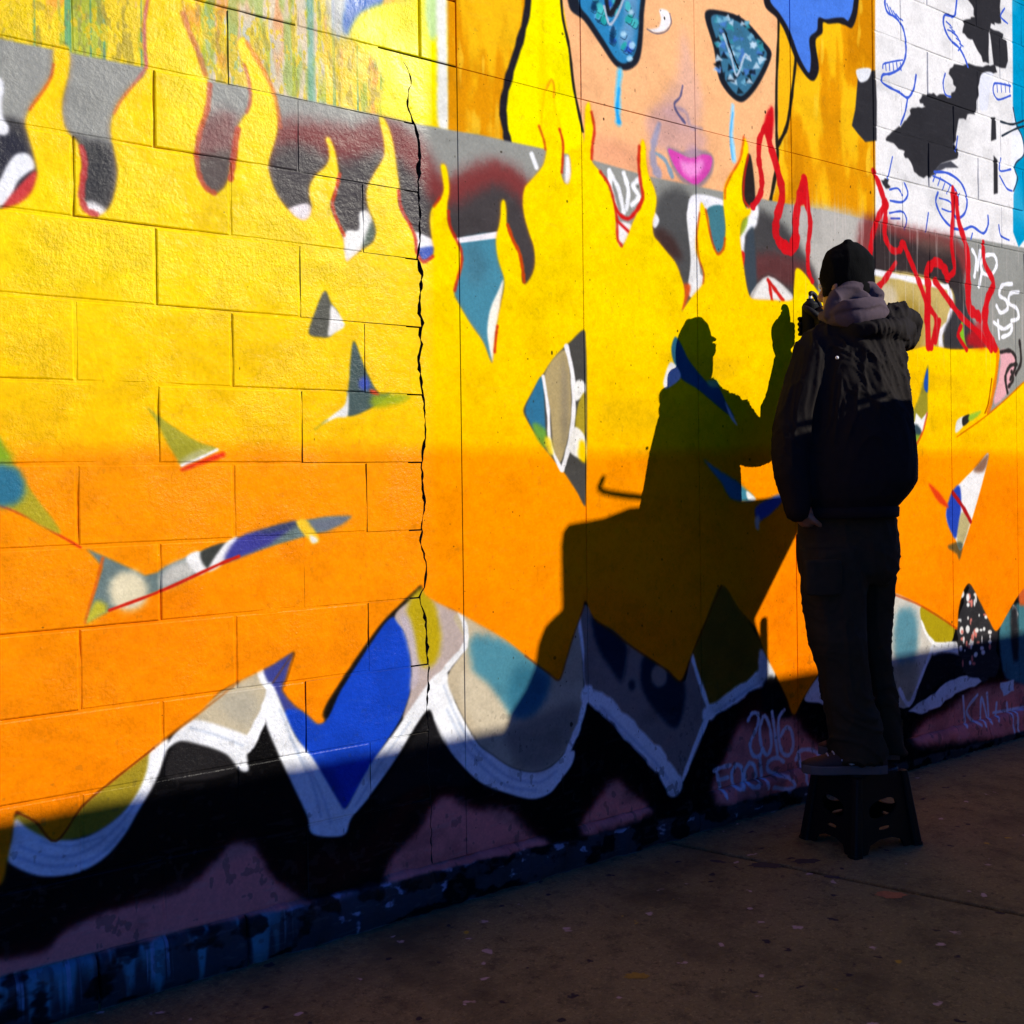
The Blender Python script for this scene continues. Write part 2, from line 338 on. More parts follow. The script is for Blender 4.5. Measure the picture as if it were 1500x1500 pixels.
SHAPES = [
 ('P','drips',1.6,0,1.0,[(-1.007,2.766),(1.136,3.613),(1.116,2.369),(0.476,2.367),(-0.163,2.359),(-1.011,2.36)]),
 ('P',(205,205,225),23.5,1,0.8,[(0.71,2.785),(0.776,2.803),(0.795,2.611),(0.761,2.563),(0.707,2.59)]),
 ('P',(60,110,185),7.9,1,1.0,[(0.798,2.809),(0.889,2.833),(0.887,2.696),(0.818,2.656),(0.772,2.582),(0.757,2.602),(0.762,2.652)]),
 ('P',(254,238,0),10.1,1,1.0,[(0.985,2.9),(1.088,2.928),(1.078,2.635),(1.081,2.511),(1.054,2.371),(0.882,2.366),(0.889,2.492),(0.795,2.571),(0.777,2.583),(0.8,2.631),(0.853,2.68),(0.923,2.713),(0.977,2.743)]),
 ('P',(170,220,210),12.4,1,0.7,[(1.037,2.873),(1.094,2.889),(1.091,2.669),(1.053,2.629),(1.035,2.708)]),
 ('P',(240,238,225),8.3,1,1.0,[(1.083,2.927),(1.115,2.936),(1.116,2.643),(1.117,2.373),(1.079,2.373),(1.077,2.572)]),
 ('P','gold',2.4,0,1.0,[(1.14,4.244),(3.367,5.955),(3.306,2.352),(2.706,2.352),(1.964,2.348),(1.492,2.366),(1.116,2.369)]),
 ('P',(255,238,0),4.5,1,1.0,[(1.445,3.116),(1.566,3.151),(1.584,2.839),(1.606,2.731),(1.625,2.598),(1.65,2.5),(1.672,2.366),(1.588,2.359),(1.492,2.371),(1.344,2.372),(1.329,2.409),(1.327,2.474),(1.353,2.566),(1.396,2.684),(1.432,2.825)]),
 ('P',(242,200,0),11.1,1,0.5,[(1.482,2.948),(1.51,2.956),(1.498,2.729),(1.518,2.554),(1.488,2.437),(1.47,2.589),(1.484,2.748)]),
 ('P',(250,184,126),4.9,1,1.0,[(1.575,3.335),(2.74,3.709),(2.712,3.083),(2.678,2.835),(2.669,2.566),(2.617,2.366),(2.352,2.35),(1.964,2.353),(1.697,2.372),(1.659,2.467),(1.628,2.599),(1.606,2.754)]),
 ('P',(235,160,120),33.3,1,0.7,[(1.71,2.453),(1.9,2.45),(2.171,2.359),(1.964,2.348),(1.696,2.37)]),
 ('P',(215,170,160),29.7,1,0.6,[(2.145,2.924),(2.186,2.834),(2.248,2.672),(2.21,2.565),(2.087,2.567),(2.036,2.631),(2.114,2.745)]),
 ('P',(190,150,160),24.6,1,0.6,[(1.968,2.582),(2.088,2.641),(2.174,2.583),(2.264,2.549),(2.244,2.483),(2.137,2.465),(1.983,2.464)]),
 ('S',(35,32,38),4.4,1,1.0,[(1.446,3.05),(1.432,2.825),(1.399,2.707),(1.353,2.583),(1.327,2.474),(1.344,2.374)],(24.1,28.5)),
 ('S',(40,36,30),3.4,1,1.0,[(1.562,3.082),(1.578,2.838),(1.606,2.731),(1.625,2.598),(1.662,2.463)],(11.4,11.4)),
 ('P',(30,34,44),4.7,1,1.0,[(1.6,3.093),(1.965,3.196),(1.951,2.927),(1.939,2.804),(1.918,2.745),(1.862,2.709),(1.808,2.717),(1.746,2.771),(1.671,2.837),(1.608,2.868)]),
 ('P',(44,128,176),4.7,1,1.0,[(1.636,3.08),(1.935,3.163),(1.928,2.922),(1.916,2.811),(1.892,2.758),(1.853,2.731),(1.815,2.739),(1.759,2.793),(1.692,2.854),(1.656,2.884)]),
 ('P',(120,160,195),14.2,1,0.7,[(1.83,3.087),(1.924,3.112),(1.91,2.87),(1.873,2.771),(1.825,2.803),(1.859,2.905)]),
 ('P',(70,190,190),3.6,1,0.85,[(1.925,2.885),(1.919,2.873),(1.909,2.865),(1.898,2.863),(1.89,2.869),(1.888,2.879),(1.894,2.891),(1.904,2.899),(1.915,2.901),(1.923,2.895)]),
 ('S',(20,40,60),2.4,1,0.6,[(1.893,2.867),(1.913,2.864),(1.923,2.881)],(2.9,2.9)),
 ('P',(70,190,190),3.5,1,0.85,[(1.736,2.934),(1.739,2.923),(1.737,2.914),(1.729,2.91),(1.719,2.912),(1.711,2.921),(1.708,2.932),(1.711,2.941),(1.719,2.945),(1.729,2.942)]),
 ('S',(20,40,60),2.3,1,0.6,[(1.711,2.913),(1.73,2.91),(1.739,2.926)],(2.8,2.8)),
 ('P',(180,220,235),3.6,1,0.85,[(1.896,2.758),(1.894,2.752),(1.887,2.746),(1.877,2.743),(1.869,2.744),(1.865,2.749),(1.867,2.755),(1.874,2.761),(1.884,2.764),(1.892,2.763)]),
 ('S',(20,40,60),2.4,1,0.6,[(1.867,2.739),(1.887,2.736),(1.897,2.752)],(2.8,2.8)),
 ('P',(40,80,180),3.5,1,0.85,[(1.877,2.789),(1.877,2.783),(1.873,2.777),(1.865,2.772),(1.856,2.772),(1.851,2.776),(1.85,2.782),(1.855,2.789),(1.863,2.793),(1.871,2.793)]),
 ('S',(20,40,60),2.4,1,0.6,[(1.851,2.768),(1.87,2.765),(1.88,2.781)],(2.8,2.8)),
 ('P',(40,80,180),3.6,1,0.85,[(1.897,2.796),(1.893,2.782),(1.885,2.772),(1.876,2.77),(1.869,2.777),(1.867,2.79),(1.871,2.804),(1.878,2.814),(1.888,2.816),(1.895,2.809)]),
 ('S',(20,40,60),2.4,1,0.6,[(1.869,2.778),(1.888,2.775),(1.898,2.792)],(2.8,2.8)),
 ('P',(30,160,150),3.5,1,0.85,[(1.728,2.948),(1.728,2.941),(1.723,2.935),(1.717,2.932),(1.71,2.934),(1.706,2.939),(1.706,2.946),(1.71,2.952),(1.717,2.955),(1.724,2.954)]),
 ('S',(20,40,60),2.3,1,0.6,[(1.704,2.929),(1.723,2.927),(1.732,2.943)],(2.8,2.8)),
 ('P',(30,160,150),3.5,1,0.85,[(1.759,2.899),(1.762,2.888),(1.758,2.878),(1.75,2.873),(1.739,2.875),(1.731,2.883),(1.728,2.894),(1.731,2.904),(1.74,2.909),(1.75,2.907)]),
 ('S',(20,40,60),2.3,1,0.6,[(1.732,2.876),(1.751,2.874),(1.76,2.89)],(2.8,2.8)),
 ('P',(110,180,230),3.5,1,0.85,[(1.786,2.869),(1.786,2.862),(1.781,2.856),(1.774,2.853),(1.766,2.853),(1.761,2.857),(1.761,2.864),(1.766,2.87),(1.774,2.873),(1.781,2.873)]),
 ('S',(20,40,60),2.3,1,0.6,[(1.761,2.848),(1.78,2.846),(1.789,2.862)],(2.8,2.8)),
 ('P',(30,160,150),3.5,1,0.85,[(1.738,2.966),(1.73,2.957),(1.719,2.952),(1.708,2.952),(1.703,2.959),(1.705,2.968),(1.713,2.978),(1.724,2.983),(1.734,2.982),(1.739,2.976)]),
 ('S',(20,40,60),2.3,1,0.6,[(1.709,2.953),(1.727,2.95),(1.737,2.967)],(2.8,2.8)),
 ('P',(40,80,180),3.5,1,0.85,[(1.798,2.915),(1.793,2.901),(1.783,2.892),(1.772,2.89),(1.765,2.897),(1.764,2.909),(1.769,2.923),(1.779,2.932),(1.79,2.934),(1.797,2.927)]),
 ('S',(20,40,60),2.3,1,0.6,[(1.768,2.897),(1.787,2.895),(1.797,2.911)],(2.8,2.8)),
 ('P',(70,190,190),3.6,1,0.85,[(1.9,2.892),(1.905,2.881),(1.904,2.871),(1.898,2.868),(1.889,2.872),(1.88,2.882),(1.875,2.894),(1.876,2.903),(1.881,2.906),(1.891,2.902)]),
 ('S',(20,40,60),2.4,1,0.6,[(1.877,2.872),(1.896,2.87),(1.906,2.886)],(2.9,2.9)),
 ('P',(30,160,150),3.5,1,0.85,[(1.79,2.999),(1.785,2.988),(1.777,2.98),(1.767,2.979),(1.76,2.983),(1.758,2.993),(1.762,3.003),(1.771,3.011),(1.781,3.013),(1.788,3.008)]),
 ('S',(20,40,60),2.3,1,0.6,[(1.761,2.981),(1.78,2.979),(1.79,2.995)],(2.8,2.8)),
 ('P',(30,160,150),3.6,1,0.85,[(1.893,2.889),(1.882,2.878),(1.87,2.873),(1.862,2.874),(1.859,2.883),(1.864,2.895),(1.875,2.905),(1.887,2.911),(1.895,2.91),(1.898,2.901)]),
 ('S',(20,40,60),2.4,1,0.6,[(1.865,2.877),(1.885,2.874),(1.895,2.891)],(2.8,2.8)),
 ('P',(16,50,84),3.5,1,0.85,[(1.76,2.87),(1.76,2.862),(1.755,2.853),(1.745,2.848),(1.734,2.848),(1.727,2.853),(1.726,2.861),(1.732,2.87),(1.742,2.875),(1.753,2.875)]),
 ('S',(20,40,60),2.3,1,0.6,[(1.731,2.847),(1.749,2.844),(1.759,2.861)],(2.8,2.8)),
 ('P',(110,180,230),3.5,1,0.85,[(1.809,2.906),(1.811,2.898),(1.807,2.89),(1.799,2.885),(1.79,2.886),(1.782,2.891),(1.78,2.899),(1.784,2.907),(1.792,2.912),(1.802,2.912)]),
 ('S',(20,40,60),2.3,1,0.6,[(1.783,2.884),(1.802,2.881),(1.811,2.898)],(2.8,2.8)),
 ('P',(30,160,150),3.5,1,0.85,[(1.735,2.978),(1.738,2.969),(1.734,2.959),(1.724,2.952),(1.712,2.951),(1.702,2.957),(1.699,2.966),(1.703,2.976),(1.713,2.983),(1.725,2.984)]),
 ('S',(20,40,60),2.3,1,0.6,[(1.706,2.953),(1.724,2.95),(1.734,2.967)],(2.8,2.8)),
 ('P',(180,220,235),3.5,1,0.85,[(1.867,2.836),(1.864,2.83),(1.857,2.825),(1.848,2.822),(1.841,2.824),(1.838,2.829),(1.841,2.835),(1.848,2.84),(1.857,2.843),(1.864,2.841)]),
 ('S',(20,40,60),2.4,1,0.6,[(1.839,2.818),(1.859,2.815),(1.869,2.831)],(2.8,2.8)),
 ('P',(16,50,84),3.5,1,0.85,[(1.739,2.902),(1.73,2.893),(1.719,2.889),(1.71,2.891),(1.707,2.898),(1.71,2.907),(1.719,2.916),(1.73,2.92),(1.739,2.918),(1.742,2.911)]),
 ('S',(20,40,60),2.3,1,0.6,[(1.712,2.89),(1.73,2.887),(1.74,2.903)],(2.8,2.8)),
 ('P',(16,50,84),3.6,1,0.85,[(1.924,3.024),(1.914,3.012),(1.902,3.005),(1.894,3.006),(1.892,3.015),(1.897,3.027),(1.907,3.039),(1.918,3.046),(1.927,3.045),(1.929,3.037)]),
 ('S',(20,40,60),2.4,1,0.6,[(1.897,3.01),(1.916,3.008),(1.927,3.025)],(2.9,2.9)),
 ('P',(110,180,230),3.5,1,0.85,[(1.816,2.848),(1.817,2.842),(1.812,2.835),(1.802,2.829),(1.793,2.827),(1.787,2.83),(1.786,2.835),(1.792,2.842),(1.801,2.848),(1.81,2.85)]),
 ('S',(20,40,60),2.3,1,0.6,[(1.789,2.824),(1.808,2.821),(1.817,2.837)],(2.8,2.8)),
 ('P',(70,190,190),3.5,1,0.85,[(1.845,2.94),(1.842,2.927),(1.835,2.917),(1.827,2.915),(1.82,2.921),(1.818,2.933),(1.821,2.946),(1.828,2.955),(1.837,2.957),(1.843,2.951)]),
 ('S',(20,40,60),2.4,1,0.6,[(1.819,2.921),(1.838,2.919),(1.848,2.936)],(2.8,2.8)),
 ('P',(110,180,230),3.6,1,0.85,[(1.908,3.003),(1.914,2.991),(1.912,2.98),(1.903,2.974),(1.889,2.975),(1.877,2.983),(1.871,2.995),(1.873,3.006),(1.882,3.012),(1.896,3.011)]),
 ('S',(20,40,60),2.4,1,0.6,[(1.879,2.978),(1.899,2.976),(1.909,2.993)],(2.9,2.9)),
 ('P',(110,180,230),3.6,1,0.85,[(1.895,3.006),(1.889,2.993),(1.878,2.984),(1.868,2.982),(1.861,2.989),(1.861,3.002),(1.868,3.015),(1.878,3.024),(1.889,3.025),(1.895,3.018)]),
 ('S',(20,40,60),2.4,1,0.6,[(1.865,2.988),(1.884,2.986),(1.894,3.003)],(2.8,2.8)),
 ('P',(70,190,190),3.5,1,0.85,[(1.766,2.879),(1.756,2.865),(1.744,2.856),(1.734,2.857),(1.73,2.866),(1.733,2.88),(1.743,2.894),(1.755,2.903),(1.766,2.902),(1.77,2.893)]),
 ('S',(20,40,60),2.3,1,0.6,[(1.737,2.865),(1.756,2.862),(1.765,2.878)],(2.8,2.8)),
 ('P',(180,220,235),3.5,1,0.85,[(1.726,2.966),(1.725,2.956),(1.719,2.948),(1.711,2.945),(1.703,2.948),(1.699,2.956),(1.701,2.966),(1.706,2.974),(1.715,2.977),(1.722,2.974)]),
 ('S',(20,40,60),2.3,1,0.6,[(1.7,2.946),(1.719,2.944),(1.728,2.96)],(2.8,2.8)),
 ('P',(110,180,230),3.6,1,0.85,[(1.917,3.036),(1.918,3.028),(1.914,3.021),(1.907,3.018),(1.899,3.019),(1.894,3.026),(1.893,3.034),(1.897,3.041),(1.904,3.044),(1.912,3.043)]),
 ('S',(20,40,60),2.4,1,0.6,[(1.892,3.016),(1.912,3.013),(1.922,3.03)],(2.9,2.9)),
 ('P',(30,160,150),3.5,1,0.85,[(1.773,2.97),(1.772,2.962),(1.767,2.956),(1.76,2.954),(1.753,2.956),(1.75,2.962),(1.751,2.969),(1.756,2.975),(1.763,2.978),(1.77,2.976)]),
 ('S',(20,40,60),2.3,1,0.6,[(1.749,2.951),(1.767,2.949),(1.777,2.965)],(2.8,2.8)),
 ('P',(110,180,230),3.6,1,0.85,[(1.883,3.002),(1.875,2.988),(1.864,2.979),(1.855,2.978),(1.851,2.987),(1.853,3.001),(1.861,3.015),(1.872,3.024),(1.881,3.025),(1.886,3.016)]),
 ('S',(20,40,60),2.4,1,0.6,[(1.855,2.986),(1.874,2.984),(1.884,3.001)],(2.8,2.8)),
 ('P',(70,190,190),3.6,1,0.85,[(1.888,2.939),(1.889,2.927),(1.884,2.918),(1.876,2.915),(1.867,2.919),(1.861,2.928),(1.861,2.94),(1.866,2.949),(1.874,2.953),(1.883,2.949)]),
 ('S',(20,40,60),2.4,1,0.6,[(1.862,2.919),(1.881,2.916),(1.891,2.933)],(2.8,2.8)),
 ('P',(40,80,180),3.6,1,0.85,[(1.897,2.788),(1.892,2.782),(1.884,2.779),(1.877,2.779),(1.874,2.784),(1.876,2.79),(1.881,2.796),(1.889,2.8),(1.895,2.799),(1.899,2.794)]),
 ('S',(20,40,60),2.4,1,0.6,[(1.873,2.774),(1.893,2.771),(1.903,2.788)],(2.9,2.9)),
 ('P',(30,160,150),3.5,1,0.85,[(1.776,2.896),(1.778,2.887),(1.775,2.88),(1.769,2.877),(1.762,2.88),(1.756,2.886),(1.754,2.895),(1.757,2.903),(1.763,2.906),(1.771,2.903)]),
 ('S',(20,40,60),2.3,1,0.6,[(1.753,2.877),(1.772,2.874),(1.782,2.89)],(2.8,2.8)),
 ('P',(180,220,235),3.5,1,0.85,[(1.827,2.961),(1.829,2.952),(1.826,2.944),(1.819,2.941),(1.812,2.944),(1.806,2.952),(1.805,2.961),(1.807,2.969),(1.814,2.972),(1.821,2.969)]),
 ('S',(20,40,60),2.3,1,0.6,[(1.804,2.941),(1.823,2.939),(1.833,2.956)],(2.8,2.8)),
 ('P',(16,50,84),3.5,1,0.85,[(1.747,2.959),(1.735,2.946),(1.723,2.939),(1.715,2.94),(1.714,2.95),(1.721,2.964),(1.732,2.977),(1.744,2.985),(1.752,2.984),(1.753,2.974)]),
 ('S',(20,40,60),2.3,1,0.6,[(1.721,2.947),(1.74,2.945),(1.749,2.961)],(2.8,2.8)),
 ('P',(40,80,180),3.5,1,0.85,[(1.818,2.803),(1.816,2.796),(1.808,2.79),(1.798,2.787),(1.79,2.789),(1.787,2.794),(1.789,2.801),(1.797,2.807),(1.806,2.81),(1.814,2.808)]),
 ('S',(20,40,60),2.3,1,0.6,[(1.79,2.784),(1.808,2.781),(1.818,2.798)],(2.8,2.8)),
 ('P',(30,160,150),3.5,1,0.85,[(1.863,2.79),(1.856,2.78),(1.847,2.775),(1.841,2.776),(1.839,2.782),(1.842,2.792),(1.85,2.801),(1.858,2.807),(1.865,2.806),(1.867,2.799)]),
 ('S',(20,40,60),2.4,1,0.6,[(1.84,2.776),(1.859,2.773),(1.869,2.79)],(2.8,2.8)),
 ('P',(70,190,190),3.5,1,0.85,[(1.832,2.944),(1.836,2.936),(1.833,2.928),(1.825,2.923),(1.815,2.923),(1.807,2.927),(1.803,2.935),(1.806,2.943),(1.814,2.949),(1.824,2.949)]),
 ('S',(20,40,60),2.4,1,0.6,[(1.806,2.921),(1.825,2.918),(1.835,2.935)],(2.8,2.8)),
 ('P',(110,180,230),3.5,1,0.85,[(1.752,2.87),(1.747,2.861),(1.738,2.854),(1.728,2.852),(1.72,2.856),(1.718,2.864),(1.722,2.874),(1.731,2.881),(1.742,2.883),(1.75,2.879)]),
 ('S',(20,40,60),2.3,1,0.6,[(1.722,2.853),(1.741,2.85),(1.75,2.866)],(2.8,2.8)),
 ('P',(16,50,84),3.5,1,0.85,[(1.85,2.982),(1.843,2.967),(1.832,2.958),(1.822,2.957),(1.816,2.964),(1.817,2.978),(1.824,2.993),(1.834,3.002),(1.844,3.003),(1.85,2.996)]),
 ('S',(20,40,60),2.4,1,0.6,[(1.82,2.965),(1.839,2.963),(1.849,2.979)],(2.8,2.8)),
 ('P',(30,160,150),3.5,1,0.85,[(1.776,2.866),(1.777,2.856),(1.771,2.847),(1.762,2.843),(1.753,2.846),(1.747,2.853),(1.746,2.863),(1.752,2.872),(1.761,2.876),(1.771,2.874)]),
 ('S',(20,40,60),2.3,1,0.6,[(1.749,2.845),(1.768,2.842),(1.777,2.859)],(2.8,2.8)),
 ('P',(70,190,190),3.5,1,0.85,[(1.83,2.908),(1.832,2.901),(1.829,2.894),(1.822,2.889),(1.813,2.89),(1.806,2.895),(1.804,2.902),(1.807,2.909),(1.814,2.914),(1.823,2.913)]),
 ('S',(20,40,60),2.4,1,0.6,[(1.805,2.887),(1.824,2.884),(1.834,2.901)],(2.8,2.8)),
 ('P',(180,220,235),3.6,1,0.85,[(1.901,2.919),(1.898,2.913),(1.891,2.908),(1.884,2.907),(1.879,2.91),(1.878,2.915),(1.881,2.922),(1.887,2.926),(1.894,2.927),(1.899,2.925)]),
 ('S',(20,40,60),2.4,1,0.6,[(1.876,2.902),(1.895,2.9),(1.905,2.916)],(2.9,2.9)),
 ('P',(30,160,150),3.5,1,0.85,[(1.745,2.872),(1.741,2.863),(1.734,2.857),(1.728,2.857),(1.725,2.862),(1.726,2.87),(1.73,2.879),(1.737,2.885),(1.743,2.885),(1.746,2.88)]),
 ('S',(20,40,60),2.3,1,0.6,[(1.723,2.856),(1.741,2.854),(1.751,2.87)],(2.8,2.8)),
 ('P',(70,190,190),3.5,1,0.85,[(1.763,2.903),(1.765,2.89),(1.759,2.878),(1.749,2.873),(1.737,2.877),(1.729,2.886),(1.727,2.899),(1.732,2.91),(1.742,2.915),(1.754,2.912)]),
 ('S',(20,40,60),2.3,1,0.6,[(1.733,2.88),(1.752,2.877),(1.761,2.894)],(2.8,2.8)),
 ('P',(16,50,84),3.5,1,0.85,[(1.809,2.806),(1.808,2.795),(1.803,2.787),(1.796,2.785),(1.79,2.79),(1.787,2.8),(1.788,2.811),(1.793,2.819),(1.8,2.821),(1.806,2.816)]),
 ('S',(20,40,60),2.3,1,0.6,[(1.785,2.788),(1.804,2.785),(1.814,2.802)],(2.8,2.8)),
 ('P',(16,50,84),3.5,1,0.85,[(1.813,2.831),(1.809,2.816),(1.803,2.807),(1.795,2.806),(1.791,2.813),(1.79,2.827),(1.794,2.841),(1.801,2.85),(1.808,2.852),(1.813,2.844)]),
 ('S',(20,40,60),2.3,1,0.6,[(1.789,2.814),(1.808,2.811),(1.818,2.827)],(2.8,2.8)),
 ('P',(180,220,235),3.6,1,0.85,[(1.919,3.01),(1.915,3.0),(1.906,2.992),(1.895,2.99),(1.888,2.994),(1.886,3.004),(1.89,3.014),(1.899,3.022),(1.909,3.024),(1.917,3.02)]),
 ('S',(20,40,60),2.4,1,0.6,[(1.889,2.992),(1.909,2.989),(1.919,3.006)],(2.9,2.9)),
 ('P',(70,190,190),3.5,1,0.85,[(1.833,2.973),(1.826,2.958),(1.817,2.948),(1.808,2.948),(1.804,2.956),(1.805,2.97),(1.811,2.984),(1.821,2.994),(1.829,2.995),(1.834,2.987)]),
 ('S',(20,40,60),2.3,1,0.6,[(1.806,2.956),(1.825,2.954),(1.835,2.97)],(2.8,2.8)),
 ('P',(16,50,84),3.5,1,0.85,[(1.73,2.89),(1.725,2.883),(1.716,2.879),(1.708,2.879),(1.703,2.884),(1.703,2.891),(1.709,2.897),(1.718,2.901),(1.726,2.901),(1.731,2.897)]),
 ('S',(20,40,60),2.3,1,0.6,[(1.704,2.876),(1.723,2.873),(1.732,2.889)],(2.8,2.8)),
 ('P',(70,190,190),3.5,1,0.85,[(1.781,2.976),(1.783,2.963),(1.777,2.953),(1.767,2.947),(1.755,2.95),(1.747,2.959),(1.745,2.971),(1.751,2.982),(1.762,2.987),(1.773,2.985)]),
 ('S',(20,40,60),2.3,1,0.6,[(1.751,2.952),(1.77,2.95),(1.78,2.967)],(2.8,2.8)),
 ('P',(180,220,235),3.6,1,0.85,[(1.908,2.807),(1.906,2.798),(1.898,2.791),(1.888,2.789),(1.88,2.791),(1.876,2.798),(1.878,2.806),(1.886,2.813),(1.896,2.816),(1.905,2.813)]),
 ('S',(20,40,60),2.4,1,0.6,[(1.879,2.787),(1.898,2.784),(1.908,2.801)],(2.9,2.9)),
 ('S',(30,32,40),4.7,1,1.0,[(1.768,2.977),(1.786,2.888),(1.828,2.94),(1.871,3.027)],(21.1,21.1)),
 ('S',(175,185,200),3.5,1,1.0,[(1.764,2.906),(1.788,2.851),(1.827,2.898),(1.864,2.977)],(9.4,9.4)),
 ('P',(28,32,40),5.2,1,1.0,[(2.264,3.005),(2.357,3.035),(2.479,3.033),(2.592,2.975),(2.639,2.933),(2.565,2.806),(2.473,2.718),(2.408,2.721),(2.338,2.776),(2.31,2.887)]),
 ('P',(58,112,140),5.2,1,1.0,[(2.297,2.995),(2.364,3.019),(2.467,3.012),(2.568,2.959),(2.611,2.927),(2.541,2.812),(2.466,2.74),(2.42,2.743),(2.364,2.791),(2.336,2.897)]),
 ('P',(16,22,30),2.1,0,0.85,[(2.599,2.938),(2.585,2.909),(2.549,2.918)]),
 ('P',(190,215,228),2.1,0,0.85,[(2.44,2.849),(2.434,2.825),(2.402,2.833)]),
 ('P',(190,215,228),2.1,0,0.85,[(2.613,2.91),(2.569,2.887),(2.568,2.916)]),
 ('P',(50,140,150),2.1,0,0.85,[(2.422,2.99),(2.38,2.968),(2.389,2.999)]),
 ('P',(70,120,190),2.1,0,0.85,[(2.447,2.882),(2.479,2.912),(2.49,2.887)]),
 ('P',(50,140,150),2.1,0,0.85,[(2.401,2.818),(2.433,2.847),(2.436,2.818)]),
 ('P',(50,140,150),2.1,0,0.85,[(2.552,2.976),(2.585,2.972),(2.55,2.953)]),
 ('P',(190,215,228),2.0,0,0.85,[(2.341,2.832),(2.347,2.802),(2.302,2.804)]),
 ('P',(50,140,150),2.1,0,0.85,[(2.425,2.929),(2.396,2.92),(2.408,2.945)]),
 ('P',(22,30,40),2.1,0,0.85,[(2.483,2.789),(2.485,2.811),(2.52,2.808)]),
 ('P',(70,120,190),2.1,0,0.85,[(2.476,2.923),(2.475,2.897),(2.438,2.905)]),
 ('P',(16,22,30),2.0,0,0.85,[(2.389,2.955),(2.339,2.946),(2.365,2.973)]),
 ('P',(190,215,228),2.0,0,0.85,[(2.339,2.94),(2.366,2.936),(2.333,2.914)]),
 ('P',(70,120,190),2.0,0,0.85,[(2.351,2.923),(2.371,2.906),(2.326,2.897)]),
 ('P',(110,170,195),2.1,0,0.85,[(2.594,2.892),(2.555,2.877),(2.563,2.902)]),
 ('P',(16,22,30),2.1,0,0.85,[(2.433,2.739),(2.443,2.768),(2.475,2.75)]),
 ('P',(190,215,228),2.1,0,0.85,[(2.434,2.886),(2.396,2.873),(2.416,2.903)]),
 ('P',(22,30,40),2.1,0,0.85,[(2.384,2.925),(2.423,2.918),(2.385,2.899)]),
 ('P',(190,215,228),2.1,0,0.85,[(2.537,2.931),(2.506,2.949),(2.554,2.963)]),
 ('P',(70,120,190),2.1,0,0.85,[(2.59,2.922),(2.545,2.916),(2.565,2.948)]),
 ('P',(50,140,150),2.1,0,0.85,[(2.522,2.816),(2.49,2.817),(2.513,2.844)]),
 ('P',(190,215,228),2.0,0,0.85,[(2.366,3.004),(2.393,3.033),(2.404,3.008)]),
 ('P',(16,22,30),2.1,0,0.85,[(2.512,2.835),(2.519,2.809),(2.485,2.82)]),
 ('P',(190,215,228),2.1,0,0.85,[(2.438,2.773),(2.396,2.778),(2.431,2.803)]),
 ('P',(110,170,195),2.1,0,0.85,[(2.465,2.821),(2.474,2.847),(2.5,2.836)]),
 ('P',(50,140,150),2.0,0,0.85,[(2.353,2.993),(2.309,2.979),(2.331,3.015)]),
 ('P',(70,120,190),2.1,0,0.85,[(2.543,2.832),(2.501,2.83),(2.531,2.858)]),
 ('P',(110,170,195),2.0,0,0.85,[(2.32,2.985),(2.34,3.006),(2.354,2.987)]),
 ('P',(70,120,190),2.0,0,0.85,[(2.364,2.862),(2.349,2.88),(2.389,2.889)]),
 ('P',(110,170,195),2.0,0,0.85,[(2.337,2.988),(2.325,3.007),(2.356,3.006)]),
 ('P',(16,22,30),2.0,0,0.85,[(2.384,2.797),(2.413,2.791),(2.377,2.772)]),
 ('P',(50,140,150),2.0,0,0.85,[(2.34,2.942),(2.378,2.937),(2.346,2.916)]),
 ('P',(190,215,228),2.1,0,0.85,[(2.505,2.881),(2.48,2.888),(2.516,2.905)]),
 ('P',(50,140,150),2.1,0,0.85,[(2.498,3.022),(2.519,3.01),(2.485,2.994)]),
 ('P',(70,120,190),2.0,0,0.85,[(2.34,2.796),(2.31,2.815),(2.352,2.824)]),
 ('P',(190,215,228),2.0,0,0.85,[(2.36,2.851),(2.315,2.836),(2.328,2.868)]),
 ('P',(70,120,190),2.0,0,0.85,[(2.347,2.923),(2.384,2.923),(2.363,2.903)]),
 ('P',(16,22,30),2.1,0,0.85,[(2.499,2.846),(2.532,2.851),(2.511,2.825)]),
 ('P',(110,170,195),2.0,0,0.85,[(2.335,2.998),(2.372,3.005),(2.359,2.985)]),
 ('P',(70,120,190),2.0,0,0.85,[(2.382,3.006),(2.374,2.978),(2.338,2.982)]),
 ('P',(190,215,228),2.1,0,0.85,[(2.553,2.904),(2.594,2.907),(2.568,2.878)]),
 ('P',(22,30,40),2.1,0,0.85,[(2.422,2.803),(2.423,2.78),(2.385,2.781)]),
 ('P',(70,120,190),2.1,0,0.85,[(2.442,2.875),(2.469,2.887),(2.467,2.859)]),
 ('P',(16,22,30),2.1,0,0.85,[(2.435,2.821),(2.436,2.856),(2.47,2.847)]),
 ('P',(190,215,228),2.1,0,0.85,[(2.561,2.949),(2.511,2.929),(2.525,2.962)]),
 ('P',(190,215,228),2.1,0,0.85,[(2.549,2.887),(2.571,2.866),(2.525,2.853)]),
 ('P',(110,170,195),2.1,0,0.85,[(2.54,2.977),(2.505,2.972),(2.521,2.993)]),
 ('P',(16,22,30),2.0,0,0.85,[(2.364,2.886),(2.389,2.863),(2.346,2.857)]),
 ('P',(110,170,195),2.0,0,0.85,[(2.398,3.017),(2.369,2.994),(2.362,3.014)]),
 ('P',(70,120,190),2.1,0,0.85,[(2.457,2.962),(2.483,2.96),(2.46,2.944)]),
 ('P',(190,215,228),2.1,0,0.85,[(2.382,2.784),(2.398,2.81),(2.424,2.79)]),
 ('P',(16,22,30),2.1,0,0.85,[(2.47,2.816),(2.452,2.838),(2.498,2.842)]),
 ('P',(110,170,195),2.0,0,0.85,[(2.335,2.893),(2.319,2.913),(2.358,2.916)]),
